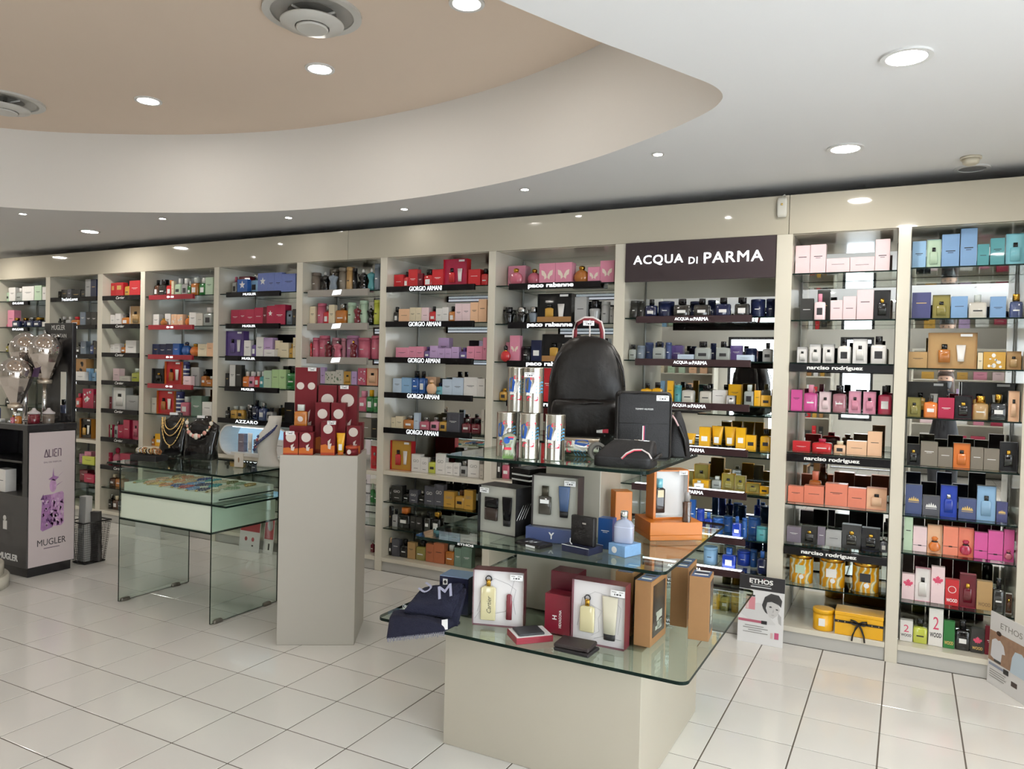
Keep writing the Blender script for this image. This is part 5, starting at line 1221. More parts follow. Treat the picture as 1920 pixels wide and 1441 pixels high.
# orange boxes
ORANGE = mat('orange_card', 'c97218', rough=.4, coat=.15, var=.04, scale=25)
o = plain_box('gift_box', 'tall orange box turned on its corner beside the riser', 'gift box', -0.283, -1.70, Z2, .075, .075, .205, .62, ORANGE)
new('sticker', poly_mesh('sticker', rectp(-.022, .022, -.016, .016), .0006, TAG), o, (.0378, .0, .08), (0, 0, PI / 2))
new('ornament', multi_poly('ornament', [ellp(-.01, .16, .02, .012, 10), ellp(.018, .15, .012, .016, 10), ellp(.02, .12, .006, .02, 8)], .0005, mat('orange_dark_print', 'a85c1c')), o, (.0378, 0, 0), (0, 0, PI / 2))
a = .652
t = thing('gift_box', 'flat orange two part box under the open orange box', 'gift box', (-0.118, -1.548, Z2), a)
box('box_base', -.118, .118, -.10, .10, 0, .022, ORANGE, t, bevel=.0015)
box('box_lid', -.1185, .1185, -.1005, .1005, .0225, .078, ORANGE, t, bevel=.0015)
t = thing('gift_set', 'open orange gift box with white lining and a dark bottle inside', 'gift set', (-0.128, -1.535, Z2 + .0785), .70)
W_, D_, H_ = .165, .085, .215
box('side_wall', -W_ / 2, -W_ / 2 + .012, -D_ / 2, D_ / 2, 0, H_, ORANGE, t, bevel=.001)
box('side_wall', W_ / 2 - .006, W_ / 2, -D_ / 2, D_ / 2, 0, H_, ORANGE, t, bevel=.001)
box('bottom_wall', -W_ / 2 + .012, W_ / 2 - .006, -D_ / 2, D_ / 2, 0, .008, ORANGE, t)
box('top_wall', -W_ / 2 + .012, W_ / 2 - .006, -D_ / 2, D_ / 2, H_ - .006, H_, ORANGE, t)
box('back_wall', -W_ / 2 + .012, W_ / 2 - .006, D_ / 2 - .006, D_ / 2, .008, H_ - .006, ORANGE, t)
LIN = mat('white_lining', (0.75, 0.73, 0.71), rough=.6)
new('lining', window_box_mesh('lining', W_ - .018, D_ - .007, H_ - .0145, LIN, LIN, rim=.045, deep=.045), t, (.003, -.0045, .0082))
fb = flat_bottle(t, -.045, -.018, .025, .045, .15, mat('dark_brown_glass', (.03, .02, .018), rough=.08, coat=.6), G('aqua'), deep=.03, capw=.5, caph=.26)
new('label', poly_mesh('label', rectp(-.014, .014, -.016, .016), .0006, mat('label_cream', (.7, .6, .4))), fb, (0, -.0155, .085))
price_tag(t, .055, -.0436, .203, .04)
t = thing('perfume_bottle', 'slim dark bottle with clear cap standing on the flat orange box', 'perfume bottle', (-0.025, -1.590, Z2 + .0785), .3)
new('glass_body', loft_mesh('glass_body', [(0, .018, .014, 3), (.01, .019, .015, 3), (.045, .016, .012, 3), (.085, .019, .015, 3), (.09, .008, .008, 2)], 16, G('brown')), t)
new('clear_shell', loft_mesh('clear_shell', [(0.0, .0205, .0165, 3), (.088, .0205, .0165, 3)], 16, pane('bottle_shell', (.92, .93, .93)), cap=False), t)
new('cap', loft_mesh('cap', [(.09, .013, .013, 3), (.128, .012, .012, 3), (.13, .011, .011, 3)], 14, mat('smoke_cap', (.45, .42, .4), rough=.1, trans=.4, coat=.6)), t)

# --- top tier: printed steel cans, bottle, backpack, bags
TIN = mat('polished_tin', (.60, .58, .52), rough=.2, metal=1.0)
def cyl_poly(name, polys, r, material):
    v, f = [], []
    for pts in polys:
        q = len(v)
        v += [(r * math.sin(x / r), -r * math.cos(x / r), z) for x, z in pts]
        f.append(tuple(range(q, q + len(pts))))
    return pydata(name, v, f, material)
def subdiv(p, n=4):
    o = []
    for k in range(len(p)):
        a, b = p[k], p[(k + 1) % len(p)]
        o += [(a[0] + (b[0] - a[0]) * i / n, a[1] + (b[1] - a[1]) * i / n) for i in range(n)]
    return o
def can(label, x, y, z, rz, lying=False):
    o = thing('printed_can', label, 'tin', (x, y, z), rz, 'printed steel cans on the top tier')
    R_, Hh = .043, .188
    L_ = (0, 0, 0)
    rot = (0, 0, 0)
    if lying:
        L_, rot = (-Hh / 2, 0, R_ + .0005), (0, PI / 2, 0)
    c = new('body', loft_mesh('body', [(0, R_ * .98, R_ * .98, 2), (.003, R_, R_, 2), (.006, R_ * .985, R_ * .985, 2), (Hh - .006, R_ * .985, R_ * .985, 2), (Hh - .003, R_, R_, 2), (Hh, R_ * .98, R_ * .98, 2)], 32, TIN), o, L_, rot)
    r = R_ * .985 + .0005
    new('red_print', cyl_poly('red_print', [subdiv([(-.012, .128), (.03, .132), (.034, .14), (-.008, .142)])], r + .0003, PRINT_RED), c)
    new('red_print', cyl_poly('red_print', [subdiv([(-.026, .052), (.024, .05), (.026, .066), (-.022, .068)])], r + .0003, PRINT_RED), c)
    new('blue_print', cyl_poly('blue_print', [subdiv([(-.034, .082), (-.012, .08), (-.004, .118), (-.016, .136), (-.034, .13)])], r, mat('print_blue', (.03, .11, .42), rough=.3)), c)
    new('sky_print', cyl_poly('sky_print', [subdiv([(.014, .078 + .012 * k), (.05, .08 + .012 * k), (.05, .087 + .012 * k), (.016, .086 + .012 * k)]) for k in range(4)], r, mat('print_sky', (.09, .36, .6), rough=.3)), c)
    new('white_print', cyl_poly('white_print', [subdiv([(-.008, .082), (.004, .078), (.012, .1), (.02, .112), (.012, .126), (.002, .112), (-.002, .098)]), subdiv([(-.03, .07), (-.01, .072), (-.004, .08), (-.026, .082)])], r + .0004, PRINT_LIGHT), c)
    for ch in c.children:
        ch.scale = (1.0, 1.0, 1.12)
        ch.location.z = -.006
    return o
can('printed steel can at left of the bottom row on the top tier', -.686, -2.02, Z3, .35)
can('printed steel can in the middle of the bottom row of cans', -.578, -2.022, Z3, .35)
can('printed steel can at right of the bottom row next to the backpack', -.470, -2.003, Z3, .3)
can('printed steel can stacked on top at the left', -.662, -1.975, Z3 + .1885, .3)
o = can('printed steel can stacked on top at the right with a price tag', -.570, -2.010, Z3 + .1885, .35)
price_tag(o, -.012, -.0445, .158, .045, s='54,90')
can('printed steel can lying on its side before the backpack', -.445, -1.815, Z3, .25, lying=True)
t = thing('perfume_bottle', 'torso shaped clear bottle with printed front before the stacked cans', 'perfume bottle', (-.632, -2.100, Z3), .3)
new('glass_body', loft_mesh('glass_body', [(0, .022, .015, 2.2), (.02, .028, .018, 2.2), (.05, .022, .014, 2.2), (.075, .028, .018, 2.2), (.092, .032, .018, 2.2), (.102, .02, .013, 2.2), (.107, .008, .008, 2)], 18, mat('bottle_tint', (.45, .5, .36), rough=.08, trans=.5, coat=.5)), t)
new('print', multi_poly('print', [ellp(-.006, .078, .013, .014, 12), rectp(-.004, .022, .082, .092)], .0006, mat('print_blue', (.03, .11, .42))), t, (0, -.0187, 0))
new('red_print', multi_poly('red_print', [rectp(-.016, .014, .04, .05), rectp(.0, .024, .088, .094)], .0006, PRINT_RED), t, (0, -.0195, 0))
new('grass_print', multi_poly('grass_print', [[(x - .003, .004), (x + .003, .004), (x + random.uniform(-.004, .004), random.uniform(.02, .034))] for x in [-.02 + .004 * k for k in range(11)]], .0005, mat('print_grass', (.16, .3, .08))), t, (0, -.0197, 0))
new('cap', loft_mesh('cap', [(.107, .009, .009, 2), (.118, .011, .011, 2), (.128, .006, .006, 2)], 12, CHROME), t)

NYLON = mat('black_nylon', (.011, .009, .008), rough=.36, spec=.45, bump=.3, scale=18)
bp = thing('backpack', 'large black backpack with red and white handle on the top tier', 'backpack', (-.495, -1.605, Z3), .36)
rings = [(0, .135, .060, 4), (.012, .160, .075, 4), (.06, .172, .082, 3.8), (.18, .178, .083, 3.5), (.30, .174, .080, 3.4), (.38, .164, .074, 3.2), (.44, .145, .064, 3), (.485, .116, .052, 2.8), (.512, .082, .038, 2.6), (.525, .045, .02, 2.3), (.529, .015, .008, 2)]
me = loft_mesh('body', rings, 40, NYLON)
for vtx in me.vertices:   # soft creases
    x, y, z = vtx.co
    vtx.co.y += .014 * math.sin(z * 26 + x * 22) * math.exp(-((z - .33) / .12) ** 2) + .004 * math.sin(x * 30 + z * 12)
new('body', me, bp)
pk = loft_mesh('front_pocket', [(.008, .138, .024, 5), (.02, .150, .036, 5), (.12, .158, .046, 4.5), (.20, .158, .052, 4), (.228, .150, .046, 4), (.238, .138, .024, 4), (.242, .12, .01, 4)], 36, NYLON)
for vtx in pk.vertices:
    x, y, z = vtx.co
    vtx.co.y += .005 * math.sin(x * 38 + 1) * math.exp(-((z - .2) / .04) ** 2)
new('front_pocket', pk, bp, (0, -.075, 0))
def arc(z0, rx, zt, y, n=20, a0=0, a1=PI):
    return [(rx * math.cos(a0 + (a1 - a0) * k / n), y, z0 + zt * math.sin(a0 + (a1 - a0) * k / n)) for k in range(n + 1)]
new('zipper', tube_mesh('zipper', [(p[0], -.065 + .05 * max(0, (p[2] - .34) / .18), p[2]) for p in arc(.30, .168, .213, 0)], .0035, 6, mat('zip_black', (.03, .027, .026), rough=.3)), bp)
new('pocket_zip', tube_mesh('pocket_zip', [(-.14 + .28 * k / 12, -.124 + .024 * abs(k / 6 - 1) ** 3, .226 + .004 * math.sin(k)) for k in range(13)], .003, 6, mat('zip_black', (.03, .027, .026))), bp)
new('zip_pull', tube_mesh('zip_pull', [(.145, -.09, .205), (.152, -.1, .185), (.14, -.105, .172)], .003, 6, CHROME), bp)
h1 = new('handle', tube_mesh('handle', [(-.062, 0, .50), (-.060, -.004, .55), (-.05, -.006, .585), (-.02, -.006, .602), (.02, -.006, .602), (.05, -.006, .585), (.060, -.004, .55), (.062, 0, .50)], .009, 8, mat('webbing_red', '7d2a30', rough=.7)), bp)
new('handle_edge', tube_mesh('handle_edge', [(-.072, -.003, .50), (-.070, -.008, .55), (-.058, -.010, .592), (-.02, -.010, .612), (.02, -.010, .612), (.058, -.010, .592), (.070, -.008, .55), (.072, -.003, .50)], .0045, 6, mat('webbing_white', (.62, .55, .52), rough=.7)), h1)
new('hang_loop', tube_mesh('hang_loop', [(.005, -.012, .49), (.006, -.014, .56), (.004, -.012, .60)], .004, 6, mat('webbing_white', (.62, .55, .52))), bp)
lg = new('logo_patch', poly_mesh('logo_patch', rectp(-.026, 0, -.0085, .0085), .0012, PRINT_LIGHT), bp, (.075, -.1185, .105))
new('logo_patch', poly_mesh('logo_patch', rectp(0, .026, -.0085, .0085), .0012, PRINT_RED), bp, (.075, -.1185, .105))
price_tag(bp, .0, -.018, .585, .05, s='134,90')
for s in (-1, 1):
    new('shoulder_strap', tube_mesh('shoulder_strap', [(s * .06, .06, .47), (s * .11, .105, .38), (s * .13, .11, .2), (s * .14, .08, .05)], .013, 8, NYLON), bp)
# upright shoulder bag
CANVAS = mat('black_canvas', (.012, .011, .0115), rough=.6, bump=.15, scale=180)
t = thing('shoulder_bag', 'upright black zipped shoulder bag with small white lettering', 'bag', (-.178, -1.758, Z3), .47)
W_, H_ = .232, .288
new('body', box_mesh('body', -W_ / 2, W_ / 2, -.032, .032, 0, H_, CANVAS, bevel=.018, seg=4), t)
pts = [(-W_ / 2 + .004, -.033, .02), (-W_ / 2 + .004, -.033, H_ - .025), (-W_ / 2 + .025, -.033, H_ - .004), (W_ / 2 - .025, -.033, H_ - .004), (W_ / 2 - .004, -.033, H_ - .025), (W_ / 2 - .004, -.033, .02), (W_ / 2 - .02, -.033, .003), (-W_ / 2 + .02, -.033, .003)]
new('piping', tube_mesh('piping', pts, .003, 6, mat('zip_black', (.03, .027, .026)), True), t)
lettering('TOMMY HILFIGER', (.0, -.0322, .215), .007, PRINT_LIGHT, t, width=.075)
new('seam', tube_mesh('seam', [(-.11, -.0325, .155), (.11, -.0325, .155)], .0012, 5, SATIN_BLACK), t)
for x, m in ((-.004, PRINT_LIGHT), (.0, PRINT_RED), (.004, mat('navy_ribbon', (.02, .025, .08)))):
    new('ribbon', poly_mesh('ribbon', rectp(-.002, .002, -.03, .03), .0012, m), t, (x, -.0324, .115))
price_tag(t, .075, -.0328, .262, .052, s='84,90')
# belt bag behind at the right
t = thing('sling_bag', 'black sling bag with curved strap at the right end of the top tier', 'bag', (-.085, -1.555, Z3), .5)
new('body', loft_mesh('body', [(0, .05, .05, 4), (.01, .055, .055, 4), (.08, .048, .045, 3.5), (.15, .03, .03, 3), (.2, .012, .012, 2.5)], 20, CANVAS), t)
new('strap', tube_mesh('strap', [(.03, -.05, .01), (.02, -.055, .08), (-.01, -.05, .15), (-.035, -.04, .19), (-.05, -.02, .14), (-.05, .0, .06)], .008, 8, NYLON), t)
new('stripe', tube_mesh('stripe', [(-.035, -.047, .185), (-.022, -.053, .165), (-.01, -.058, .14)], .004, 6, mat('webbing_pink', (.7, .45, .45))), t)
# pouch lying in front
t = thing('wash_bag', 'black wash bag lying flat with white and red piping at the front corner', 'bag', (-.165, -2.00, Z3), .12)
me = loft_mesh('body', [(0, .106, .074, 9), (.004, .113, .081, 9), (.036, .113, .081, 9), (.042, .110, .078, 9), (.070, .100, .058, 7, .012, .012), (.092, .086, .036, 6, .022, .022), (.099, .078, .026, 5, .026, .026), (.101, .06, .015, 4, .028, .028)], 48, CANVAS)
new('body', me, t)
new('zip_band', loft_mesh('zip_band', [(.034, .1136, .0816, 9), (.040, .1136, .0816, 9)], 48, SATIN_BLACK, cap=False), t)
new('piping', tube_mesh('piping', [(.0, -.083, .038), (.015, -.066, .056), (.04, -.050, .070), (.07, -.047, .072), (.10, -.060, .058), (.112, -.070, .042)], .0035, 6, mat('webbing_white', (.62, .55, .52))), t)
new('red_piping', tube_mesh('red_piping', [(.003, -.0855, .036), (.018, -.070, .053), (.043, -.054, .067), (.07, -.051, .069)], .002, 6, PRINT_RED), t)
new('metal_bar', tube_mesh('metal_bar', [(.03, .005, .1025), (.09, .012, .100)], .003, 6, CHROME), t)
lettering('TOMMY HILFIGER', (-.02, .012, .1018), .008, PRINT_LIGHT, t, width=.07, rx=-PI / 2)
new('side_handle', tube_mesh('side_handle', [(.10, -.03, .03), (.128, -.02, .045), (.132, .01, .05), (.125, .04, .045), (.10, .05, .03)], .008, 8, NYLON), t)
t = thing('rolled_belt', 'grey leather belt rolled into a coil between lying can and wash bag', 'belt', (-.325, -1.90, Z3 + .038), .6)
new('coil', ring_mesh('coil', .026, .037, -.017, .017, mat('belt_grey', (.22, .21, .19), rough=.4), 28), t, (0, 0, 0), (PI / 2, 0, 0))
new('coil_inner', ring_mesh('coil_inner', .019, .0255, -.015, .015, mat('belt_grey_dark', (.10, .095, .09), rough=.4), 28), t, (0, 0, 0), (PI / 2, 0, 0))

# ================================================================== GLASS SHOWCASE
sc_ = thing('glass_showcase', 'square glass jewellery showcase on glass legs with green edges', 'display case', (0, 0, 0))
CX0, CX1, CY0, CY1 = -3.85, -2.965, -1.565, -1.005
glass_sheet('leg_panel', CX0, CX0 + .010, CY0, CY1, .004, .922, CASE_GLASS, sc_, axis='x')
glass_sheet('leg_panel', CX1 - .010, CX1, CY0, CY1, .004, .922, CASE_GLASS, sc_, axis='x')
glass_sheet('glass_top', CX0 - .125, CX1 + .105, CY0 - .005, CY1 + .01, .9225, .9345, CASE_GLASS, sc_)
glass_sheet('glass_shelf', CX0 + .0105, CX1 + .125, CY0 - .005, CY1 + .01, .738, .750, CASE_GLASS, sc_)
glass_sheet('glass_floor', CX0 + .0105, CX1 - .0105, CY0 - .002, CY1, .560, .572, CASE_GLASS, sc_)
glass_sheet('front_pane', CX0 + .0105, CX1 - .0105, CY0, CY0 + .005, .7505, .922, CASE_GLASS, sc_, axis='y')
PALEGREEN = mat('frosted_panel', (.70, .77, .64), rough=.35, coat=.3, var=.02)
box('frosted_drawer', CX0 + .012, CX1 - .012, CY0 + .006, CY1 - .02, .5725, .7375, PALEGREEN, sc_, bevel=.001)
TRAYC = mat('jewel_tray_cream', (.80, .80, .70), rough=.6)
box('jewel_tray', CX0 + .02, CX1 - .02, CY0 + .02, CY1 - .03, .7505, .806, TRAYC, sc_, bevel=.002)
box('side_groove', CX1 - .0008, CX1 + .0004, CY0 + .05, CY1 - .05, .765, .772, EDGE, sc_)
for x, y in ((CX0, CY0 + .02), (CX0, CY1 - .14), (CX1 - .01, CY0 + .03), (CX1 - .01, CY1 - .12)):
    new('foot', loft_mesh('foot', [(0, .014, .035, 4), (.016, .013, .033, 4), (.022, .009, .026, 4)], 16, mat('foot_metal', (.22, .2, .17), rough=.4, metal=.6)), sc_, (x + .005, y + .03, 0.0004))

GOLD = mat('gold_chain', (.75, .52, .22), rough=.25, metal=1.0)
def beads(name, pts, r, material, parent, closed=False, loc=(0, 0, 0)):
    """a beaded string: swelling and thinning tube along a path"""
    q, rr = [], []
    m = len(pts)
    for k in range(m if closed else m - 1):
        a, b = Vector(pts[k]), Vector(pts[(k + 1) % m])
        for s in range(4):
            q.append(a.lerp(b, s / 4))
            rr.append(r * (0.45, 0.9, 1.0, 0.9)[s])
    return new(name, tube_mesh(name, q, rr, 6, material, closed), parent, loc)

# jewellery lying in the tray
JC = [('mint green', (.35, .45, .3)), ('peach', (.75, .42, .25)), ('gold', None), ('orange', (.7, .28, .12)), ('tan', (.55, .36, .2)), ('deep blue', (.03, .07, .28)), ('red', (.5, .06, .08)), ('sky blue', (.16, .3, .6)), ('navy', (.02, .03, .12)), ('turquoise', (.05, .35, .42)), ('cream', (.7, .6, .45)), ('olive', (.25, .25, .1))]
rj = random.Random(21)
row_word = ['front', 'middle', 'back']
for j in range(3):
    for i in range(9):
        x = CX0 + .10 + i * .085 + (.02 if j % 2 else 0)
        y = CY0 + .095 + j * .150 + rj.uniform(-.012, .012)
        pick = JC[(min(11, int(i * 1.25)) + (j * 2 if i > 3 else j)) % 12]
        m = GOLD if pick[1] is None else mat('bead_' + pick[0].replace(' ', '_'), pick[1], rough=.2, coat=.5)
        o = thing('bracelet', f"{pick[0]} beaded bracelet, {ORD[i]} from left in {row_word[j]} row of the showcase tray", 'jewellery', (x, y, .8066), rj.uniform(-.4, .4), 'bracelets in the showcase tray')
        rx, ry = rj.uniform(.026, .034), rj.uniform(.04, .055)
        n_ = rj.choice((14, 16, 18))
        beads('bead_loop', [(rx * math.cos(2 * PI * k / n_), ry * math.sin(2 * PI * k / n_), .0066) for k in range(n_)], .006, m, o, True)
        new('pendant', loft_mesh('pendant', [(0.0012, .008, .010, 2), (.005, .010, .013, 2), (.009, .006, .008, 2)], 10, m if j else GOLD), o, (rx * .2, -ry - .013, 0))

# on top of the showcase
ZT = .9349
BUST = mat('bust_black', (.014, .013, .014), rough=.12, coat=.6)
def bust(label, x, y, rz, w, h, tagm=True):
    o = thing('necklace_bust', label, 'necklace bust', (x, y, ZT), rz)
    new('torso', loft_mesh('torso', [(0, w * .5, .050, 5), (.01, w * .52, .055, 5), (h * .35, w * .50, .040, 4, 0, .006), (h * .62, w * .56, .036, 3.5, 0, .014), (h * .78, w * .54, .036, 3, 0, .020), (h * .86, w * .36, .034, 2.6, 0, .026), (h * .90, w * .24, .030, 2.4, 0, .030), (h, w * .22, .028, 2.4, 0, .036)], 28, BUST), o)
    new('price_card', box_mesh('price_card', -.030, .030, -.004, .0, -.009, .009, TAG), o, (0, .0, h * .985))
    return o
b1 = bust('tall black necklace bust with gold chains at the left of the showcase', -3.885, -1.12, .35, .19, .315)
def drape(w, top, low, y, sag=1.0, n_=22):
    return [(w * math.cos(PI + PI * k / n_), y(abs(math.cos(PI * k / n_))), top - (top - low) * math.sin(PI * k / n_) ** sag) for k in range(n_ + 1)]
for lab, w, low in (('short gold chain necklace on the left black bust', .062, .20), ('middle gold chain necklace on the left black bust', .078, .155), ('long gold chain with pendant on the left black bust', .085, .085)):
    o = thing('necklace', lab, 'necklace', (-3.885, -1.12, ZT), .35, 'gold chains on the left bust')
    beads('chain', drape(w, .285, low, lambda c: -.044 + .036 * c ** 4, 1.4), .0055, GOLD, o)
    if low < .1:
        new('pendant', loft_mesh('pendant', [(0, .004, .003, 2), (.008, .010, .004, 2), (.018, .004, .003, 2)], 10, GOLD), o, (0, -.053, low - .018))
b2 = bust('wide glossy black necklace bust beside the white curved bust', -3.625, -1.10, .25, .235, .305)
o = thing('necklace', 'pink stone necklace on the wide black bust', 'necklace', (-3.625, -1.10, ZT), .25)
pts = drape(.10, .285, .165, lambda c: -.046 + .034 * c ** 4, 1.0, 14)
beads('chain', pts, .004, GOLD, o)
STONE = mat('stone_pink', (.72, .32, .26), rough=.3, coat=.4)
PEARL = mat('stone_pearl', (.75, .68, .58), rough=.2, coat=.5)
for k, p in enumerate(pts[1:-1]):
    r = .008 + .007 * (k % 3 == 0) + (.006 if 3 < k < 8 else 0)
    new('stone', loft_mesh('stone', [(-r, r * .4, r * .3, 2), (-r * .3, r, r * .6, 2), (r * .3, r, r * .6, 2), (r, r * .4, r * .3, 2)], 10, STONE if k % 2 else PEARL), o, (p[0], p[1] - .008, p[2]))
# white curved bust with blue necklace
WB = mat('bust_white', (.66, .63, .58), rough=.5)
wb = thing('necklace_bust', 'white curved necklace bust with blue necklace at the right of the showcase', 'necklace bust', (-2.965, -1.10, ZT), .25)
new('torso', loft_mesh('torso', [(0, .088, .05, 2.2), (.012, .086, .05, 2.2), (.05, .066, .045, 2.2, -.008, 0), (.11, .062, .05, 2.2, -.018, 0), (.17, .07, .058, 2.2, -.018, 0), (.22, .066, .058, 2.2, -.002, 0), (.265, .05, .045, 2.2, .022, 0), (.30, .044, .038, 2.2, .035, 0), (.34, .043, .038, 2.2, .040, 0)], 28, WB), wb)
o = thing('necklace', 'navy and coral bead necklace hanging on the white bust', 'necklace', (-2.965, -1.10, ZT), .25)
NB = mat('bead_navy', (.03, .045, .16), rough=.25, coat=.4)
for k in range(3):
    beads('bead_string', [(.082 - .020 * k * .3 - .155 * t_ , -.047 - .017 * math.sin(PI * t_) - .004 * k, .285 - .13 * t_ ** .8 - .012 * k) for t_ in [q / 14 for q in range(15)]], .0062, NB, o)
for k in range(5):
    new('stone', loft_mesh('stone', [(-.011, .004, .004, 2), (0, .012, .01, 2), (.011, .004, .004, 2)], 10, mat('bead_coral', (.5, .12, .12), rough=.3) if k % 2 else NB), o, (-.082 + .006 * k, -.052 + .002 * k, .115 + .022 * k))
# small card in a clear holder, tray of rings
o = thing('card_holder', 'small pale card in a clear holder before the white bust', 'card holder', (-3.085, -1.25, ZT), .2)
box('card', -.034, .034, -.002, .002, .004, .092, mat('card_beige', (.62, .55, .47)), o)
box('foot', -.036, .036, -.014, .014, 0, .004, pane('acrylic', (.93, .95, .94)), o)
new('figure_print', poly_mesh('figure_print', ellp(0, .05, .006, .018, 10), .0006, mat('print_bronze', (.3, .18, .1))), o, (0, -.0021, 0))
tr = thing('ring_tray', 'low black tray of bracelets and rings at the left of the showcase', 'tray', (-3.83, -1.36, ZT), .12)
box('tray_body', -.115, .115, -.055, .055, 0, .038, SATIN_BLACK, tr, bevel=.002)
box('tray_cushion', -.108, .108, -.048, .048, .0382, .042, mat('velvet_black', (.01, .01, .01), rough=.9), tr)
rj = random.Random(4)
for k in range(14):
    m = rj.choice([GOLD, mat('bead_cream', (.7, .6, .45)), mat('bead_amber', (.4, .16, .05), rough=.2), mat('ring_silver', (.7, .68, .66), rough=.2, metal=1), SATIN_BLACK])
    x = -.098 + .015 * k
    o = thing('bangle', f"{ORD[k]} bangle from left standing in the black tray", 'jewellery', (0, 0, 0), 0, 'bangles in the black tray')
    cx, cy = -3.83 + x * math.cos(.12), -1.36 + x * math.sin(.12)
    o.location = (cx, cy, ZT + .0425)
    o.rotation_euler = (0, 0, .12)
    rr = rj.uniform(.014, .022)
    beads('bangle_ring', [(.002 * math.sin(q), rr * math.cos(2 * PI * q / 12), rr + .004 + rr * math.sin(2 * PI * q / 12)) for q in range(12)], .0045, m, o, True)
# items leaning behind the showcase legs
for lab, x0, x1, y, red_h in (('red and white poster card with two round seals behind the showcase', -4.31, -4.075, -.105, .17), ('red framed poster card beside the two seal card behind the showcase', -4.055, -3.945, -.075, .22)):
    o = thing('poster_card', lab, 'poster', ((x0 + x1) / 2, y, .001), 0)
    w = x1 - x0
    o.rotation_euler = (-.10, 0, 0)
    box('board', -w / 2, w / 2, -.002, .002, 0, .34, mat('poster_white', (.70, .69, .68), rough=.4), o)
    new('red_panel', poly_mesh('red_panel', rectp(-w / 2 + .004, w / 2 - .004, .34 - red_h, .336), .0006, mat('poster_red', (.42, .035, .05))), o, (0, -.0021, 0))
    if w > .2:
        for s in (-1, 1):
            new('seal', poly_mesh('seal', ellp(s * .04, .105, .016, .018), .0006, mat('poster_red', (.42, .035, .05))), o, (0, -.0021, 0))
        new('badge', poly_mesh('badge', rectp(.03, .05, .045, .058), .0006, PRINT_DARK), o, (0, -.0021, 0))
        new('flower', multi_poly('flower', [ellp(-.05 + .03 * k, .26 + .02 * (k % 2), .02, .025, 10) for k in range(4)], .0006, mat('poster_pink', (.7, .3, .33))), o, (0, -.0028, 0))
    else:
        new('inset', poly_mesh('inset', rectp(-.035, .035, .02, .105), .0006, PRINT_LIGHT), o, (0, -.0028, 0))
        new('bottle_print', poly_mesh('bottle_print', rectp(.0, .018, .03, .085), .0006, PRINT_DARK), o, (0, -.0036, 0))
        new('face_print', poly_mesh('face_print', ellp(.01, .24, .03, .05), .0006, mat('poster_grey', (.3, .29, .29))), o, (0, -.0030, 0))

# ================================================================== WHITE PEDESTAL
PED = mat('pedestal_white', (.47, .44, .385), rough=.5, var=.015, scale=2)
pa = math.atan2(.231, .379)
pu, pv = Vector((math.cos(pa), math.sin(pa))), Vector((-math.sin(pa), math.cos(pa)))
pc = Vector((-2.38, -1.60)) + pu * .2215 + pv * .2075
ped = tag(new('pedestal', box_mesh('pedestal', -.2215, .2215, -.2075, .2075, 0.0005, 1.10, PED, bevel=.0015), None, (pc.x, pc.y, 0), (0, 0, pa)), 'tall plain white square pedestal holding maroon boxes', 'pedestal')
MAROON = mat('maroon_card', '701a22', rough=.42, spec=.3)
FLAME = mat('flame_orange', 'c8691f', rough=.35, coat=.2)
FLAME2 = mat('flame_red', 'ab3f1e', rough=.35, coat=.2)
SEAL = mat('seal_cream', (.66, .58, .52), rough=.5)
def on_ped(a, b):
    p = pc + pu * a + pv * b
    return p.x, p.y
def occ(label, a, b, z, w, d, h, art=True, rz=0.0, circle=True, n_circ=1):
    x, y = on_ped(a, b)
    o = thing('gift_carton', label, 'gift box', (x, y, z), pa + rz, 'maroon gift cartons on the pedestal')
    box('carton', -w / 2, w / 2, -d / 2, d / 2, 0, h, MAROON, o, bevel=.001)
    y0 = -d / 2 - .0001
    if circle:
        for k in range(n_circ):
            cx = (k - (n_circ - 1) / 2) * w / n_circ
            new('seal', poly_mesh('seal', ellp(cx, h * .78, min(w / n_circ, h) * .34, min(w / n_circ, h) * .34), .0006, SEAL), o, (0, y0, 0))
    if art:
        new('orange_band', poly_mesh('orange_band', [(-w / 2, h * .08), (w / 2, h * .08), (w / 2, h * .30), (w * .1, h * .26), (-w * .15, h * .33), (-w / 2, h * .30)], .0005, FLAME), o, (0, y0, 0))
        new('red_band', poly_mesh('red_band', rectp(-w / 2, w / 2, .001, h * .08), .0005, FLAME2), o, (0, y0, 0))
        new('flame', poly_mesh('flame', [(-w * .05, h * .2), (w * .12, h * .18), (w * .2, h * .36), (w * .05, h * .34), (w * .14, h * .5), (-w * .08, h * .42)], .0005, SEAL), o, (w * .08, y0 - .0006, 0))
    return o
ZP = 1.1003
o = occ('maroon carton with flame art at front left corner of the pedestal', -.165, -.150, ZP, .085, .075, .130)
price_tag(o, -.005, -.0385, .126, .05)
occ('maroon carton with flame art second from left on the pedestal front', -.078, -.150, ZP, .080, .075, .130)
o = occ('tall maroon carton with flame art in the middle of the pedestal front', .045, -.145, ZP, .080, .080, .195)
price_tag(o, .02, -.041, .19, .05)
occ('small maroon carton with seal at front right above the low tin', .178, -.06, ZP, .080, .07, .165, n_circ=1)
occ('plain maroon carton laid under the amber bottle on the pedestal', -.125, -.060, ZP, .135, .09, .16, art=False, circle=False)
occ('maroon carton with seal in the middle, left of the pair', -.006, -.045, ZP, .085, .08, .30)
occ('maroon carton with seal in the middle, right of the pair', .087, -.045, ZP, .085, .08, .30, art=False)
occ('large maroon gift box, left of the upper pair', .005, .055, ZP, .11, .09, .40, art=False)
o = occ('large maroon gift box with flame art, right of the upper pair', .125, .055, ZP, .115, .09, .40)
price_tag(o, -.02, -.046, .392, .05)
o = occ('tall maroon twin carton at the back left of the pedestal', -.125, .06, ZP, .13, .09, .505, n_circ=2)
price_tag(o, .035, -.046, .495, .05)
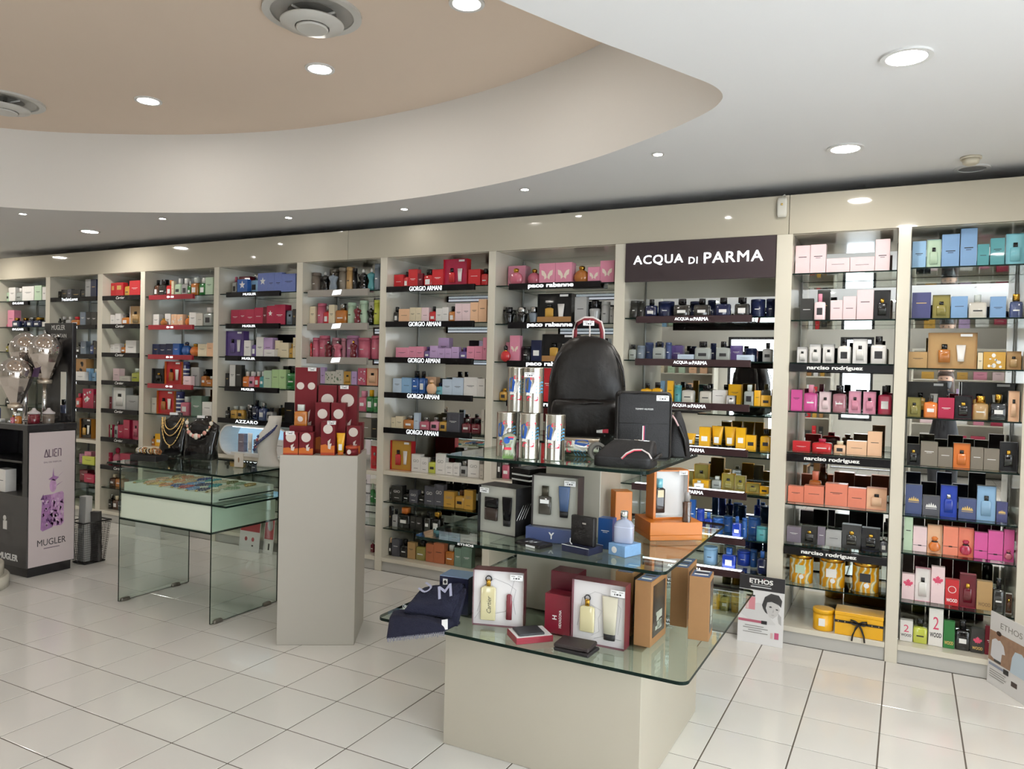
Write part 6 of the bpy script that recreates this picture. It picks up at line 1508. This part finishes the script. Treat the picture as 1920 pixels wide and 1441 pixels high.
occ('maroon carton at the rear right of the pedestal', .16, .155, ZP, .09, .08, .17, art=False)
x, y = on_ped(-.135, -.060)
o = thing('perfume_bottle', 'square amber bottle with clear cap on the pedestal stack', 'perfume bottle', (x, y, ZP + .1603), pa)
bottle_parts(o, 'b', 'amber', 'clear', .075, .045, .125, label=False)
new('seal', poly_mesh('seal', ellp(0, 0, .016, .016), .0006, SEAL), o, (0, -.0232, .04))
x, y = on_ped(.114, -.150)
make_product('u', 'yellow/orange', .05, .128, .035, '', 'yellow squeeze tube with round seal at the pedestal front', None, (x, y, ZP), pa)
x, y = on_ped(.181, -.152)
o = thing('cream_tin', 'low round maroon tin at the front right corner of the pedestal', 'tin', (x, y, ZP), pa)
new('tin_body', loft_mesh('tin_body', [(0, .036, .034, 2), (.038, .037, .035, 2)], 24, MAROON), o)
new('tin_lid', loft_mesh('tin_lid', [(.0385, .038, .036, 2), (.052, .038, .036, 2), (.054, .036, .034, 2)], 24, FLAME2), o)
new('seal', poly_mesh('seal', ellp(0, .022, .012, .014), .0006, SEAL), o, (-.012, -.0375, 0))

# ================================================================== BLACK PERFUME STAND (left)
SBLK = mat('stand_black', (.022, .021, .023), rough=.3, coat=.3)
SGREY = mat('stand_grey', (.075, .07, .068), rough=.5)
st = thing('perfume_stand', 'black perfume counter with pale pink poster on its side', 'display stand', (-5.24, -1.385, 0))
box('plinth', -.34, .335, -.165, .16, .0005, .07, SBLK, st, bevel=.002)
box('body', -.355, .35, -.182, .182, .0705, .60, SGREY, st, bevel=.002)
box('rear_wall', -.355, .35, .12, .182, .6005, 1.085, SBLK, st)
box('side_wall', .29, .35, -.182, .1195, .6005, 1.085, SBLK, st)
box('side_wall', -.355, -.30, -.182, .1195, .6005, 1.085, SBLK, st)
box('counter_top', -.362, .357, -.188, .188, 1.0855, 1.13, SBLK, st, bevel=.004)
box('mirror_top', -.35, .34, -.175, .17, 1.1302, 1.134, mat('counter_mirror', (.35, .35, .36), rough=.05, metal=.9), st)
box('niche_shelf', -.2995, .2895, -.17, .1195, .84, .856, SBLK, st)
lettering('MUGLER', (.12, -.1825, .135), .045, PRINT_LIGHT, st, width=.24, bold=.03)
new('crest', multi_poly('crest', [rectp(-.02, .03, -.045, .02), ellp(.0, .04, .02, .02)], .001, mat('crest_silver', (.6, .58, .55), rough=.3)), st, (.07, -.1825, .38))
po = box('poster', .351, .354, -.172, .172, .075, 1.072, mat('poster_pink_paper', (.60, .51, .505), rough=.5), st)
def side(name, pts, m, th=.0006):      # prints on the poster, in (y, z)
    o = new(name, poly_mesh(name, pts, th, m), po, (.3542, 0, 0), (0, 0, PI / 2))
    return o
INK = mat('poster_ink', (.12, .07, .11), rough=.5)
for s, w, h, z, m in (('EAU DE PARFUM', .13, .012, .845, INK), ('MUGLER', .215, .048, .245, mat('poster_ink_dark', (.05, .045, .05)))):
    lettering(s, (.3546, 0, z), h, m, po, width=w, rz=PI / 2, bold=0.0)
side('text_line', rectp(-.06, .06, .197, .202), INK)
def bar(a, b, w=.0032):
    (y0, z0), (y1, z1) = a, b
    d = Vector((y1 - y0, z1 - z0)).normalized()
    n_ = Vector((-d.y, d.x)) * w
    return [(y0 - n_.x, z0 - n_.y), (y1 - n_.x, z1 - n_.y), (y1 + n_.x, z1 + n_.y), (y0 + n_.x, z0 + n_.y)]
def glyph(lines, y, z, s):
    return [bar((y + a * s, z + b * s * 1.6), (y + c * s, z + d * s * 1.6)) for a, b, c, d in lines]
GL = {'A': [(0, 0, .4, 1), (.4, 1, .8, 0), (0, 0, .8, 0)], 'L': [(.1, 1, .1, 0), (.1, 0, .6, 0)], 'I': [(.2, 0, .2, 1)], 'E': [(.1, 0, .1, .4), (.1, 0, .7, 0), (.1, .5, .6, .5), (.1, .6, .1, 1), (.1, 1, .7, 1)], 'N': [(.1, 0, .1, .9), (.1, 1, .7, 1), (.7, 1, .7, 0)]}
yy = -.062
for c, adv in (('A', .9), ('L', .7), ('I', .45), ('E', .8), ('N', .8)):
    new('lettering', multi_poly('lettering', glyph(GL[c], 0, 0, .035), .0006, INK), po, (.3546, yy, .885), (0, 0, PI / 2))
    yy += adv * .035
VIO = mat('poster_violet', (.34, .17, .36), rough=.3, coat=.5, var=.5, scale=28)
VIO2 = mat('poster_lilac', (.52, .30, .50), rough=.3, var=.5, scale=34)
side('bottle_print', [(-.085, .345), (-.07, .33), (.0, .35), (-.01, .60), (-.06, .60), (-.075, .58)], VIO)
side('bottle_print', [(.0, .36), (.07, .355), (.09, .375), (.088, .60), (.075, .615), (-.01, .60)], VIO2)
rp = random.Random(9)
for shade, n_, cc in (('poster_violet_dark', 26, (.17, .07, .2)), ('poster_violet_mid', 26, (.40, .18, .40)), ('poster_violet_pale', 26, (.66, .46, .62))):
    facets = []
    for q in range(n_):
        y_, z_ = rp.uniform(-.07, .075), rp.uniform(.36, .59)
        a_, s_ = rp.uniform(0, 6), rp.uniform(.008, .022)
        facets.append([(y_ + s_ * math.cos(a_ + k * 2.09) * rp.uniform(.5, 1), z_ + s_ * 1.5 * math.sin(a_ + k * 2.09) * rp.uniform(.5, 1)) for k in range(3)])
    fo = new('facet_print', multi_poly('facet_print', facets, .0004, mat(shade, cc, rough=.3)), po, (.3550 + .0003 * n_ / 26, 0, 0), (0, 0, PI / 2))
    fo['kind'] = 'stuff'
side('splash_print', ellp(.005, .665, .026, .05, 14), VIO2)
side('splash_print', [(-.03, .715), (.0, .735), (.006, .80), (.012, .74), (.05, .725), (.02, .70)], VIO)
side('splash_print', [(.04, .73), (.085, .765), (.055, .74)], VIO)
side('splash_print', [(.03, .66), (.08, .69), (.04, .672)], VIO)
# back panel of the counter
bk = thing('header_board', 'tall black header board lettered in silver on the black counter', 'display board', (-5.24, -1.385, 0))
box('back_panel', -.02, .343, .150, .180, 1.1345, 1.90, SBLK, bk, bevel=.002)
box('panel_mirror', .20, .27, .1485, .1498, 1.20, 1.52, MIRROR, bk)
lettering('MUGLER', (.16, .1492, 1.865), .038, PRINT_LIGHT, bk, width=.17, bold=.0)
lettering('FOUNTAIN', (.17, .1492, 1.80), .030, PRINT_LIGHT, bk, width=.19, bold=.0)
new('silver_curve', tube_mesh('silver_curve', [(.0, .144, 1.84), (.02, .142, 1.80), (.07, .140, 1.772), (.13, .140, 1.78), (.19, .142, 1.80)], .012, 8, CHROME), bk)
# mirrored refill bulbs on posts
BULB = mat('bulb_mirror', (.62, .56, .52), rough=.06, metal=.85)
def bulb(label, x, y, z0, s, plate, purple=False):
    o = thing('refill_bulb', label, 'dispenser', (x, y, 1.1343), 0, 'mirrored refill bulbs')
    zz = z0 - 1.1343
    new('post', loft_mesh('post', [(0, .018, .018, 2), (zz, .014, .014, 2)], 14, CHROME), o)
    new('base_ring', loft_mesh('base_ring', [(0, .05, .05, 2), (.012, .05, .05, 2)], 24, CHROME), o)
    new('collar', loft_mesh('collar', [(zz, .05 * s, .05 * s, 2), (zz + .03, .055 * s, .055 * s, 2)], 20, mat('bulb_collar', (.6, .52, .42), rough=.3, metal=.7)), o)
    H = .37 * s
    prof = [(0, .30), (.06, .38), (.2, .55), (.38, .80), (.55, .98), (.68, 1.0), (.8, .90), (.9, .66), (.97, .32), (1, .08)]
    v = [(zz + .03 + t * H, r * .122 * s, r * .122 * s, 2) for t, r in prof]
    me = loft_mesh('bulb', v, 10, BULB)
    me.polygons.foreach_set('use_smooth', [p.center.z > zz + .03 + .55 * H for p in me.polygons])
    new('bulb', me, o)
    if plate:
        new('name_plate', poly_mesh('name_plate', rectp(-.032, .032, 0, .11), .002, mat('plate_purple', (.07, .035, .09), rough=.3)), o, (.02, -.085, zz + .05), (-.28, 0, .12))
bulb('mirrored bulb with purple plate at the right of the black counter', -5.03, -1.365, 1.43, .95, True)
bulb('lower mirrored bulb at the left of the black counter', -5.17, -1.50, 1.24, .98, False)
bulb('mirrored bulb standing behind the lower one', -5.33, -1.335, 1.44, .95, False)
# jars and testers on the counter
for lab, x, y, col in (('dark red glass jar on the black counter', -4.975, -1.475, 'darkred'), ('brown glass jar with frosted lid on the counter corner', -4.925, -1.395, 'greybrown')):
    o = thing('glass_jar', lab, 'jar', (x, y, 1.1343), 0, 'glass jars on the black counter')
    new('jar_body', loft_mesh('jar_body', [(0, .038, .038, 2), (.004, .041, .041, 2), (.07, .041, .041, 2)], 22, G(col)), o)
    new('lid', loft_mesh('lid', [(.0705, .043, .043, 2), (.082, .043, .043, 2), (.096, .02, .02, 2), (.105, .014, .014, 2), (.115, .01, .01, 2)], 22, mat('jar_frost', (.55, .5, .5), rough=.3)), o)
for lab, x, y, kd, cols, w, h in (('small amber tester bottle beside the dark red jar', -5.05, -1.545, 'b', 'amber/clear', .04, .075), ('tiny rose tester bottle on the black counter', -5.10, -1.552, 'b', 'rose/gold', .035, .06), ('blue bottle at the left end of the black counter', -5.42, -1.50, 'b', 'slateblue/black', .07, .15), ('cream carton at the left end of the counter', -5.51, -1.51, 'c', 'cream', .05, .12)):
    make_product(kd, cols, w, h, .035, '', lab, None, (x, y, 1.1343), 0)
o = new('testing_strips', box_mesh('testing_strips', -.05, .05, -.02, .02, 0, .02, PRINT_LIGHT, bevel=.004), None, (-5.34, -1.53, 1.1343), (0, 0, .2))
tag(o, 'small pile of white testing strips on the black counter', 'paper strips')
make_product('c', 'white', .13, .17, .08, '', 'white carton in the open niche of the black counter', None, (-5.30, -1.49, .6010), 0)
plain_box('carton', 'charcoal box leaning in the niche of the black counter', 'box', -5.07, -1.40, .6010, .10, .08, .20, 0, SGREY)
# round plinth at the left picture edge
pl = thing('round_plinth', 'round cream two step plinth at the left picture edge', 'plinth', (-5.03, -1.98, 0))
new('lower_step', loft_mesh('lower_step', [(0.0005, .33, .33, 2), (.075, .33, .33, 2), (.085, .32, .32, 2)], 48, LACQ), pl)
new('upper_step', loft_mesh('upper_step', [(.0855, .295, .295, 2), (.16, .295, .295, 2), (.17, .285, .285, 2)], 48, LACQ), pl)
# waste basket with papers
bn = thing('waste_basket', 'black wire waste basket beside the black counter', 'waste basket', (-4.975, -1.03, 0))
WIRE = mat('wire_black', (.015, .014, .014), rough=.4)
bw, bd, tw, td, bh = .075, .085, .105, .115, .335
def rim(w, d, z, r, name):
    new(name, tube_mesh(name, [(-w, -d, z), (w, -d, z), (w, d, z), (-w, d, z)], r, 6, WIRE, True), bn)
rim(tw, td, bh, .006, 'top_rim'); rim(bw, bd, .008, .005, 'bottom_rim')
v, f = [], []
def rod(a, b, r=.0011):
    me_pts = [Vector(a), Vector(b)]
    d = (me_pts[1] - me_pts[0]).normalized()
    s_ = d.cross(Vector((.3, .9, .2))).normalized() * r
    t_ = d.cross(s_).normalized() * r
    q = len(v)
    for p in me_pts:
        for o_ in (s_, t_, -s_, -t_):
            v.append(tuple(p + o_))
    for k in range(4):
        f.append((q + k, q + (k + 1) % 4, q + 4 + (k + 1) % 4, q + 4 + k))
for k in range(15):
    t_ = -1 + 2 * k / 14
    for s in (-1, 1):
        rod((t_ * bw, s * bd, .008), (t_ * tw, s * td, bh)); rod((s * bw, t_ * bd, .008), (s * tw, t_ * td, bh))
for k in range(1, 18):
    q = k / 18
    w, d, z = bw + (tw - bw) * q, bd + (td - bd) * q, .008 + (bh - .008) * q
    for a, b in (((-w, -d, z), (w, -d, z)), ((w, -d, z), (w, d, z)), ((w, d, z), (-w, d, z)), ((-w, d, z), (-w, -d, z))):
        rod(a, b)
o = new('wire_mesh', pydata('wire_mesh', v, f, WIRE), bn)
o['kind'] = 'stuff'
box('basket_floor', -bw, bw, -bd, bd, .004, .008, WIRE, bn)
o = new('cardboard_tube', box_mesh('cardboard_tube', -.045, .03, -.03, .03, 0, .52, mat('paper_grey', (.55, .53, .51), rough=.7), bevel=.002), None, (-4.99, -1.06, .0085), (-.03, 0, .1))
tag(o, 'tall white card folded upright in the wire basket', 'card')
o = new('black_folder', box_mesh('black_folder', -.035, .035, -.02, .02, 0, .40, SGREY, bevel=.002), None, (-4.925, -1.0, .0085), (.03, 0, .4))
tag(o, 'dark folder standing in the wire basket', 'folder')
o = thing('counter_card', 'white card with dark lettered header standing behind the wire basket', 'sign', (-5.35, -.22, .0), 0)
box('card_body', -.17, .17, -.004, .004, .0005, .40, mat('poster_white', (.70, .69, .68)), o)
box('card_header', -.17, .17, -.0048, -.0042, .33, .40, PRINT_DARK, o)
lettering('ETHOS', (0.02, -.005, .365), .035, PRINT_LIGHT, o, width=.16, bold=.03)

# ================================================================== POSTERS ON THE FLOOR
PWHITE = mat('poster_white', (.70, .69, .68), rough=.4)
GREY1, GREY2, GREY3 = mat('photo_light', (.62, .61, .60)), mat('photo_mid', (.42, .41, .40)), mat('photo_dark', (.05, .048, .048))
o = thing('floor_poster', 'white poster with dark header and grey portrait leaning under the sign', 'poster', (.0585, -.098, .001))
o.rotation_euler = (-.085, 0, 0)
W_, H_ = .265, .405
box('board', -W_ / 2, W_ / 2, 0, .004, 0, H_, PWHITE, o)
def pr(name, pts, m, lift=1):
    new(name, poly_mesh(name, pts, .0005, m), o, (0, -.0005 * lift, 0))
pr('header', rectp(-W_ / 2, W_ / 2, H_ - .085, H_), PRINT_DARK)
lettering('ETHOS', (-.005, -.0012, H_ - .032), .026, PRINT_LIGHT, o, width=.135, bold=.03)
pr('text_line', rectp(-.06, .05, H_ - .055, H_ - .051), mat('print_grey2', (.4, .4, .4)), 3)
pr('text_line', rectp(-.065, .055, H_ - .069, H_ - .063), mat('print_grey4', (.6, .6, .6)), 3)
pr('red_mark', [(.01, H_ - .022), (.016, H_ - .014), (.012, H_ - .012)], PRINT_RED, 3)
pr('shoulder_print', [(-.13, .175), (-.10, .215), (-.02, .245), (.03, .24), (.06, .16), (.09, .13), (.02, .12), (-.06, .135)], GREY1)
pr('hair_print', [(.005, .235), (.02, .285), (.055, .31), (.10, .305), (.12, .275), (.115, .235), (.10, .25), (.06, .262), (.035, .255), (.028, .22), (.04, .185), (.025, .195), (.012, .215)], GREY3, 3)
pr('face_print', [(.032, .252), (.06, .260), (.10, .248), (.11, .22), (.095, .185), (.07, .162), (.048, .172), (.034, .21)], mat('photo_face', (.55, .535, .52)), 2)
pr('eye_print', [(.044, .232), (.058, .236), (.064, .228), (.052, .226)], GREY3, 4)
pr('eye_print', [(.084, .224), (.098, .222), (.10, .216), (.088, .216)], GREY3, 4)
pr('nose_print', [(.072, .222), (.076, .205), (.070, .198), (.066, .20)], GREY2, 4)
pr('mouth_print', [(.058, .185), (.07, .188), (.082, .184), (.07, .18)], GREY2, 4)
pr('hand_print', [(.10, .20), (.118, .18), (.12, .13), (.105, .14), (.098, .17)], GREY2, 2)
pr('bottle_print', rectp(-.09, -.035, .20, .275), mat('print_rose', (.62, .25, .28)), 2)
pr('bottle_print', rectp(-.088, -.037, .278, .288), PRINT_DARK, 2)
pr('bottle_print', rectp(-.088, -.072, .203, .272), mat('print_blush', (.68, .50, .48)), 3)
pr('red_strip', rectp(-.13, .02, .125, .140), mat('print_rose2', (.45, .12, .17)), 3)
pr('dark_badge', rectp(.005, .038, .122, .142), PRINT_DARK, 4)
for k, (a, b) in enumerate(((-.09, .02), (-.10, .045), (-.07, .01), (-.10, .045))):
    pr('text_line', rectp(a, b, .102 - .013 * k, .106 - .013 * k), mat('print_grey', (.25, .24, .22)), 3)
pr('product_print', rectp(.060, .075, .045, .078), mat('print_blush', (.68, .5, .48)), 3)
pr('product_print', rectp(.083, .108, .045, .082), mat('print_rose3', (.55, .1, .2)), 3)
# second poster at the right picture edge
ang = math.atan2(-.25, .132)
o = thing('floor_poster', 'white poster with brown photograph at the lower right picture edge', 'poster', (1.302, -.155, .001), 0)
o.rotation_euler = (-.03, 0, ang)
W_, H_ = .30, .385
box('board', -W_ / 2, W_ / 2, 0, .004, 0, H_, PWHITE, o)
lettering('ETHOS', (.02, -.0006, H_ - .055), .030, mat('print_grey', (.25, .24, .22)), o, width=.17)
pr('photo_print', rectp(-W_ / 2 + .002, W_ / 2 - .002, .125, .285), mat('photo_brown', (.33, .2, .13), rough=.5, var=.35, scale=30))
pr('shirt_print', [(-.13, .15), (-.125, .235), (-.10, .25), (-.06, .25), (-.03, .23), (-.015, .19), (-.04, .185), (-.045, .14), (-.10, .14)], mat('photo_shirt', (.66, .66, .69)), 2)
pr('head_print', ellp(-.075, .268, .018, .022), mat('photo_skin', (.34, .18, .12)), 3)
pr('hair_print', ellp(-.072, .284, .02, .012), mat('photo_hair', (.06, .035, .025)), 4)
pr('belt_print', rectp(-.10, -.045, .128, .142), GREY3, 2)
pr('shirt_print', [(.03, .12), (.04, .2), (.06, .235), (.11, .24), (.14, .22), (.14, .12)], mat('photo_shirt_blue', (.5, .6, .68)), 2)
pr('blue_strip', rectp(-.14, -.02, .10, .114), mat('print_bluegrey', (.3, .33, .42)), 2)
pr('dark_badge', rectp(-.02, .02, .092, .118), GREY3, 3)
for k in range(4):
    pr('text_line', rectp(-.13, .0 - .01 * (k % 2), .078 - .012 * k, .081 - .012 * k), mat('print_grey', (.25, .24, .22)), 2)
pr('wallet_print', rectp(.045, .09, .055, .08), mat('photo_wallet', (.08, .055, .05)), 3)

# candle and ribboned box at the foot of the narrow right bay
o = thing('scented_candle', 'yellow round candle with white label on the base of the narrow right bay', 'candle', (.398, .062, BASE), 0)
YEL = mat('candle_yellow', PAL['yellow'][0], rough=.3, coat=.2)
new('candle_jar', loft_mesh('candle_jar', [(0, .056, .05, 2), (.004, .058, .052, 2), (.10, .058, .052, 2)], 28, YEL), o)
new('lid', loft_mesh('lid', [(.1005, .061, .055, 2), (.122, .061, .055, 2), (.126, .058, .052, 2)], 28, YEL), o)
new('label', poly_mesh('label', rectp(-.018, .018, .03, .075), .0006, PRINT_LIGHT), o, (-.004, -.0525, 0))
o = thing('ribboned_box', 'yellow gift box tied with a black ribbon bow', 'gift box', (.594, .085, BASE), 0)
box('carton', -.128, .128, -.075, .075, 0, .115, YEL, o, bevel=.0015)
box('carton_lid', -.130, .130, -.077, .077, .1152, .135, YEL, o, bevel=.0015)
RIB = mat('ribbon_black', (.018, .016, .016), rough=.5)
box('ribbon_band', -.1305, .1305, -.0785, -.0772, .072, .086, RIB, o)
for s in (-1, 1):
    new('bow_loop', tube_mesh('bow_loop', [(0, -.082, .079), (s * .02, -.092, .095), (s * .042, -.09, .098), (s * .046, -.088, .082), (s * .025, -.086, .074), (0, -.082, .079)], .0055, 6, RIB), o)
    new('bow_tail', tube_mesh('bow_tail', [(0, -.082, .077), (s * .016, -.09, .05), (s * .03, -.095, .012), (s * .034, -.1, -.02)], .0055, 6, RIB), o)
for k in range(7):
    new('ribbon_dot', poly_mesh('ribbon_dot', ellp(-.11 + .036 * k, .079, .003, .003, 8), .0006, PRINT_GOLD), o, (0, -.0787, 0))

# lit oval glorifier in the bay right of the red strips
gl = thing('glorifier', 'white rounded display frame glowing pale blue on the wood shelf', 'display frame', (-4.255, .0, .8005))
GWHITE = mat('glorifier_white', (.68, .67, .64), rough=.3, coat=.3)
def stadium(w, h, r, n_=8):
    p = []
    for cx, cz, a0 in ((w / 2 - r, h - r, 0), (-w / 2 + r, h - r, PI / 2), (-w / 2 + r, r, PI), (w / 2 - r, r, 1.5 * PI)):
        p += [(cx + r * math.cos(a0 + PI / 2 * k / n_), cz + r * math.sin(a0 + PI / 2 * k / n_)) for k in range(n_ + 1)]
    return p
A_, B_ = stadium(.85, .272, .13), [(x, z + .014) for x, z in stadium(.822, .244, .116)]
n_ = len(A_)
v = [(x, y, z) for y, P_ in ((-.012, A_), (-.012, B_), (.20, B_), (.20, A_)) for x, z in P_]
f = []
for k in range(n_):
    j = (k + 1) % n_
    for a, b in ((0, 1), (1, 2), (2, 3), (3, 0)):
        f.append((a * n_ + k, b * n_ + k, b * n_ + j, a * n_ + j))
new('frame', pydata('frame', v, f, GWHITE, False), gl)
new('back_panel', poly_mesh('back_panel', B_, .004, mat('glorifier_blue', (.38, .58, .72), rough=.4, emit=(.45, .72, .95), estr=.5)), gl, (0, .198, 0))
box('lamp_strip', -.28, .28, .01, .03, .250, .2565, LED, gl)
box('inner_floor', -.28, .28, -.008, .19, .0145, .03, GWHITE, gl)
for lab, x, y, kd, cols, w, h in (('lilac grey carton at left inside the glowing display frame', -4.46, .06, 'c', 'greymauve', .07, .16), ('white tube inside the glowing display frame', -4.37, .06, 'u', 'white/white', .06, .17), ('twin steel blue carton inside the glowing display frame', -4.25, .06, 'c', 'steel', .11, .12), ('white carton with two grey ovals at right inside the glowing frame', -4.02, .08, 'c', 'white', .14, .13), ('frosted bottle at right inside the glowing display frame', -4.12, .03, 'b', 'silver/silver', .06, .09)):
    make_product(kd, cols, w, h, .045, '', lab, 'stock in the glowing display frame', (x, y, .8310), 0)

# ================================================================== REAR OF THE SHOP (seen in the mirrors)
rc = random.Random(11)
def rear_unit(label, x, y, rz, w, h, shelves, palette):
    u = thing('display_cabinet', label, 'cabinet', (x, y, 0), rz, 'cabinets in the rear of the shop')
    box('side_panel', -w / 2, -w / 2 + .03, -.2, .2, 0.0005, h, LACQ, u)
    box('side_panel', w / 2 - .03, w / 2, -.2, .2, 0.0005, h, LACQ, u)
    box('back_panel', -w / 2 + .03, w / 2 - .03, .185, .2, 0.0005, h, LACQ, u)
    box('top_panel', -w / 2, w / 2, -.2, .2, h, h + .04, LACQ, u)
    cs, sn_ = math.cos(rz), math.sin(rz)
    for k in range(shelves):
        z = .15 + k * (h - .25) / shelves
        box('shelf', -w / 2 + .0305, w / 2 - .0305, -.19, .184, z - .02, z, LACQ, u)
        n_ = 5
        for q in range(n_):
            bw_ = (w - .2) / n_ * rc.uniform(.5, .8)
            lx, ly = -w / 2 + .12 + (w - .24) * (q + .5) / n_, -.05
            bh_ = rc.uniform(.12, .22)
            c = rc.choice(palette)
            px, py = x + lx * cs - ly * sn_, y + lx * sn_ + ly * cs
            make_product('c', c, bw_, bh_, .07, '', f"{PAL[c][1]} carton, {ORD[q]} on shelf {['one', 'two', 'three', 'four', 'five', 'six'][k]} up, {label.split(' with')[0]}", 'cartons in the rear cabinets', (px, py, z + .0005), rz)
rear_unit('rear cabinet by the street front with pink stock', 1.6, -8.95, PI, 1.5, 2.1, 5, ['pink', 'palepink', 'white', 'gold', 'crimson', 'lilac'])
rear_unit('rear cabinet beside the street door with dark stock', -.78, -8.95, PI, .8, 2.1, 5, ['navy', 'charcoal', 'gold', 'white', 'red', 'kraft'])
rear_unit('rear cabinet between the shop windows with pale stock', -3.1, -8.95, PI, 1.3, 2.1, 5, ['mint', 'white', 'sky', 'cream', 'peach'])
cd = thing('cash_desk', 'long cream cash desk in the rear of the shop', 'counter', (-2.4, -6.9, 0), 0)
box('desk_body', -1.1, 1.1, -.28, .28, 0.0005, .98, LACQ, cd, bevel=.003)
box('desk_top', -1.15, 1.15, -.33, .33, .981, 1.02, SBLK, cd, bevel=.003)
box('screen', -.2, .2, .0, .03, 1.12, 1.40, SBLK, cd, bevel=.004)
box('screen_foot', -.04, .04, 0, .03, 1.0205, 1.12, SBLK, cd)

# ------------------------------------------------------------------ the photographer (seen only in the mirrors)
COAT = mat('coat_black', (.016, .015, .017), rough=.8)
SKIN = mat('skin_tone', (.50, .30, .21), rough=.5)
HAIR = mat('hair_brown', (.045, .022, .013), rough=.6)
pe = thing('person', 'person in black coat and dark face mask holding up a phone', 'person', (1.22, -5.18, 0), .18)
joints = [((0, 0, .95), .145, .105), ((0, 0, 1.12), .13, .10), ((0, 0, 1.30), .165, .11), ((0, 0, 1.40), .13, .085), ((0, 0.0, 1.47), .058, .055), ((0, .02, 1.53), .055, .052),
          ((.09, 0, .90), .10, .10), ((.10, .01, .50), .07, .075), ((.10, -.01, .10), .05, .055), ((.10, .10, .04), .042, .035),
          ((-.09, 0, .90), .10, .10), ((-.10, .01, .50), .07, .075), ((-.10, -.01, .10), .05, .055), ((-.10, .10, .04), .042, .035),
          ((.19, 0, 1.385), .062, .06), ((.25, .06, 1.16), .05, .05), ((.10, .26, 1.34), .038, .038),
          ((-.19, 0, 1.385), .062, .06), ((-.26, .06, 1.16), .05, .05), ((-.22, .30, 1.38), .038, .038)]
edges = [(0, 1), (1, 2), (2, 3), (3, 4), (4, 5), (0, 6), (6, 7), (7, 8), (8, 9), (0, 10), (10, 11), (11, 12), (12, 13), (3, 14), (14, 15), (15, 16), (3, 17), (17, 18), (18, 19)]
def skin_figure(name, joints, edges, material, parent, root=0, levels=2):
    me = bpy.data.meshes.new(name)
    me.from_pydata([j[0] for j in joints], edges, [])
    ob = bpy.data.objects.new(name, me)
    COL.objects.link(ob)
    sk = ob.modifiers.new('skin', 'SKIN')
    if not me.skin_vertices:
        me.attributes.new('skin_vertices', 'FLOAT', 'POINT')
    for k, d in enumerate(me.skin_vertices[0].data):
        d.radius = (joints[k][1], joints[k][2])
        d.use_root = k == root
    sub = ob.modifiers.new('subdivision', 'SUBSURF')
    sub.levels = sub.render_levels = levels
    dg = bpy.context.evaluated_depsgraph_get()
    m2 = bpy.data.meshes.new_from_object(ob.evaluated_get(dg))
    bpy.data.objects.remove(ob)
    m2.name = name
    m2.materials.clear(); m2.materials.append(material)
    m2.polygons.foreach_set('use_smooth', [True] * len(m2.polygons))
    return new(name, m2, parent)
skin_figure('body', joints, edges, COAT, pe)
hd = new('head', loft_mesh('head', [(1.50, .045, .05, 2, 0, .02), (1.53, .06, .075, 2.2, 0, .03), (1.57, .070, .090, 2.2, 0, .025), (1.63, .076, .098, 2.2, 0, .01), (1.68, .074, .095, 2.2, 0, .0), (1.72, .058, .075, 2.1, 0, -.005), (1.745, .02, .03, 2, 0, -.005)], 24, SKIN), pe)
new('hair', loft_mesh('hair', [(1.36, .085, .045, 2.2, 0, -.075), (1.46, .095, .06, 2.2, 0, -.065), (1.58, .092, .075, 2.2, 0, -.04), (1.655, .092, .085, 2.2, 0, -.03), (1.675, .090, .105, 2.2, 0, -.0), (1.71, .080, .10, 2.2, 0, .0), (1.75, .052, .065, 2.1, 0, -.005), (1.765, .015, .02, 2, 0, -.005)], 24, HAIR), pe)
new('face_mask', loft_mesh('face_mask', [(1.505, .05, .055, 2.2, 0, .033), (1.54, .066, .085, 2.2, 0, .036), (1.58, .073, .094, 2.2, 0, .033), (1.61, .074, .094, 2.2, 0, .027)], 24, SATIN_BLACK), pe)
for s in (-1, 1):
    new('eye', loft_mesh('eye', [(-.006, .006, .003, 2), (0, .013, .006, 2), (.006, .006, .003, 2)], 10, PRINT_DARK), hd, (s * .03, .105, 1.640))
    new('ear', loft_mesh('ear', [(-.03, .006, .012, 2), (0, .010, .02, 2), (.03, .006, .012, 2)], 10, SKIN), hd, (s * .077, .0, 1.63))
def hand(base, d, parent):
    js = [(base, .028, .02), (base + d * .045, .034, .018)]
    ed = [(0, 1)]
    sd = Vector((1, 0, 0))
    for k, (off, ln) in enumerate(((-.026, .06), (-.009, .07), (.009, .068), (.026, .052))):
        a = base + d * .05 + sd * off
        n0 = len(js)
        js += [(a, .0095, .0095), (a + d * ln * .55 + Vector((0, .012, .004)), .0088, .0088), (a + d * ln * .7 + Vector((0, .03, .016)), .008, .008)]
        ed += [(1, n0), (n0, n0 + 1), (n0 + 1, n0 + 2)]
    n0 = len(js)
    js += [(base + d * .015 + sd * .035, .011, .011), (base + d * .04 + sd * .055 + Vector((0, .01, 0)), .0095, .0095)]
    ed += [(0, n0), (n0, n0 + 1)]
    skin_figure('hand', [(tuple(j[0]), j[1], j[2]) for j in js], ed, SKIN, parent)
hand(Vector((.09, .275, 1.35)), Vector((-.55, .25, .8)).normalized(), pe)
hand(Vector((-.222, .315, 1.395)), Vector((-.25, .25, .93)).normalized(), pe)
ph = thing('smartphone', 'black smartphone held up in front of the person', 'phone', (.93, -4.885, 1.50), .18)
box('phone_body', -.08, .08, -.004, .004, 0, .078, BLACK, ph, bevel=.003)
new('camera_lens', loft_mesh('camera_lens', [(0, .008, .008, 2), (.002, .008, .008, 2)], 12, CHROME), ph, (-.06, .0042, .06), (-PI / 2, 0, 0))
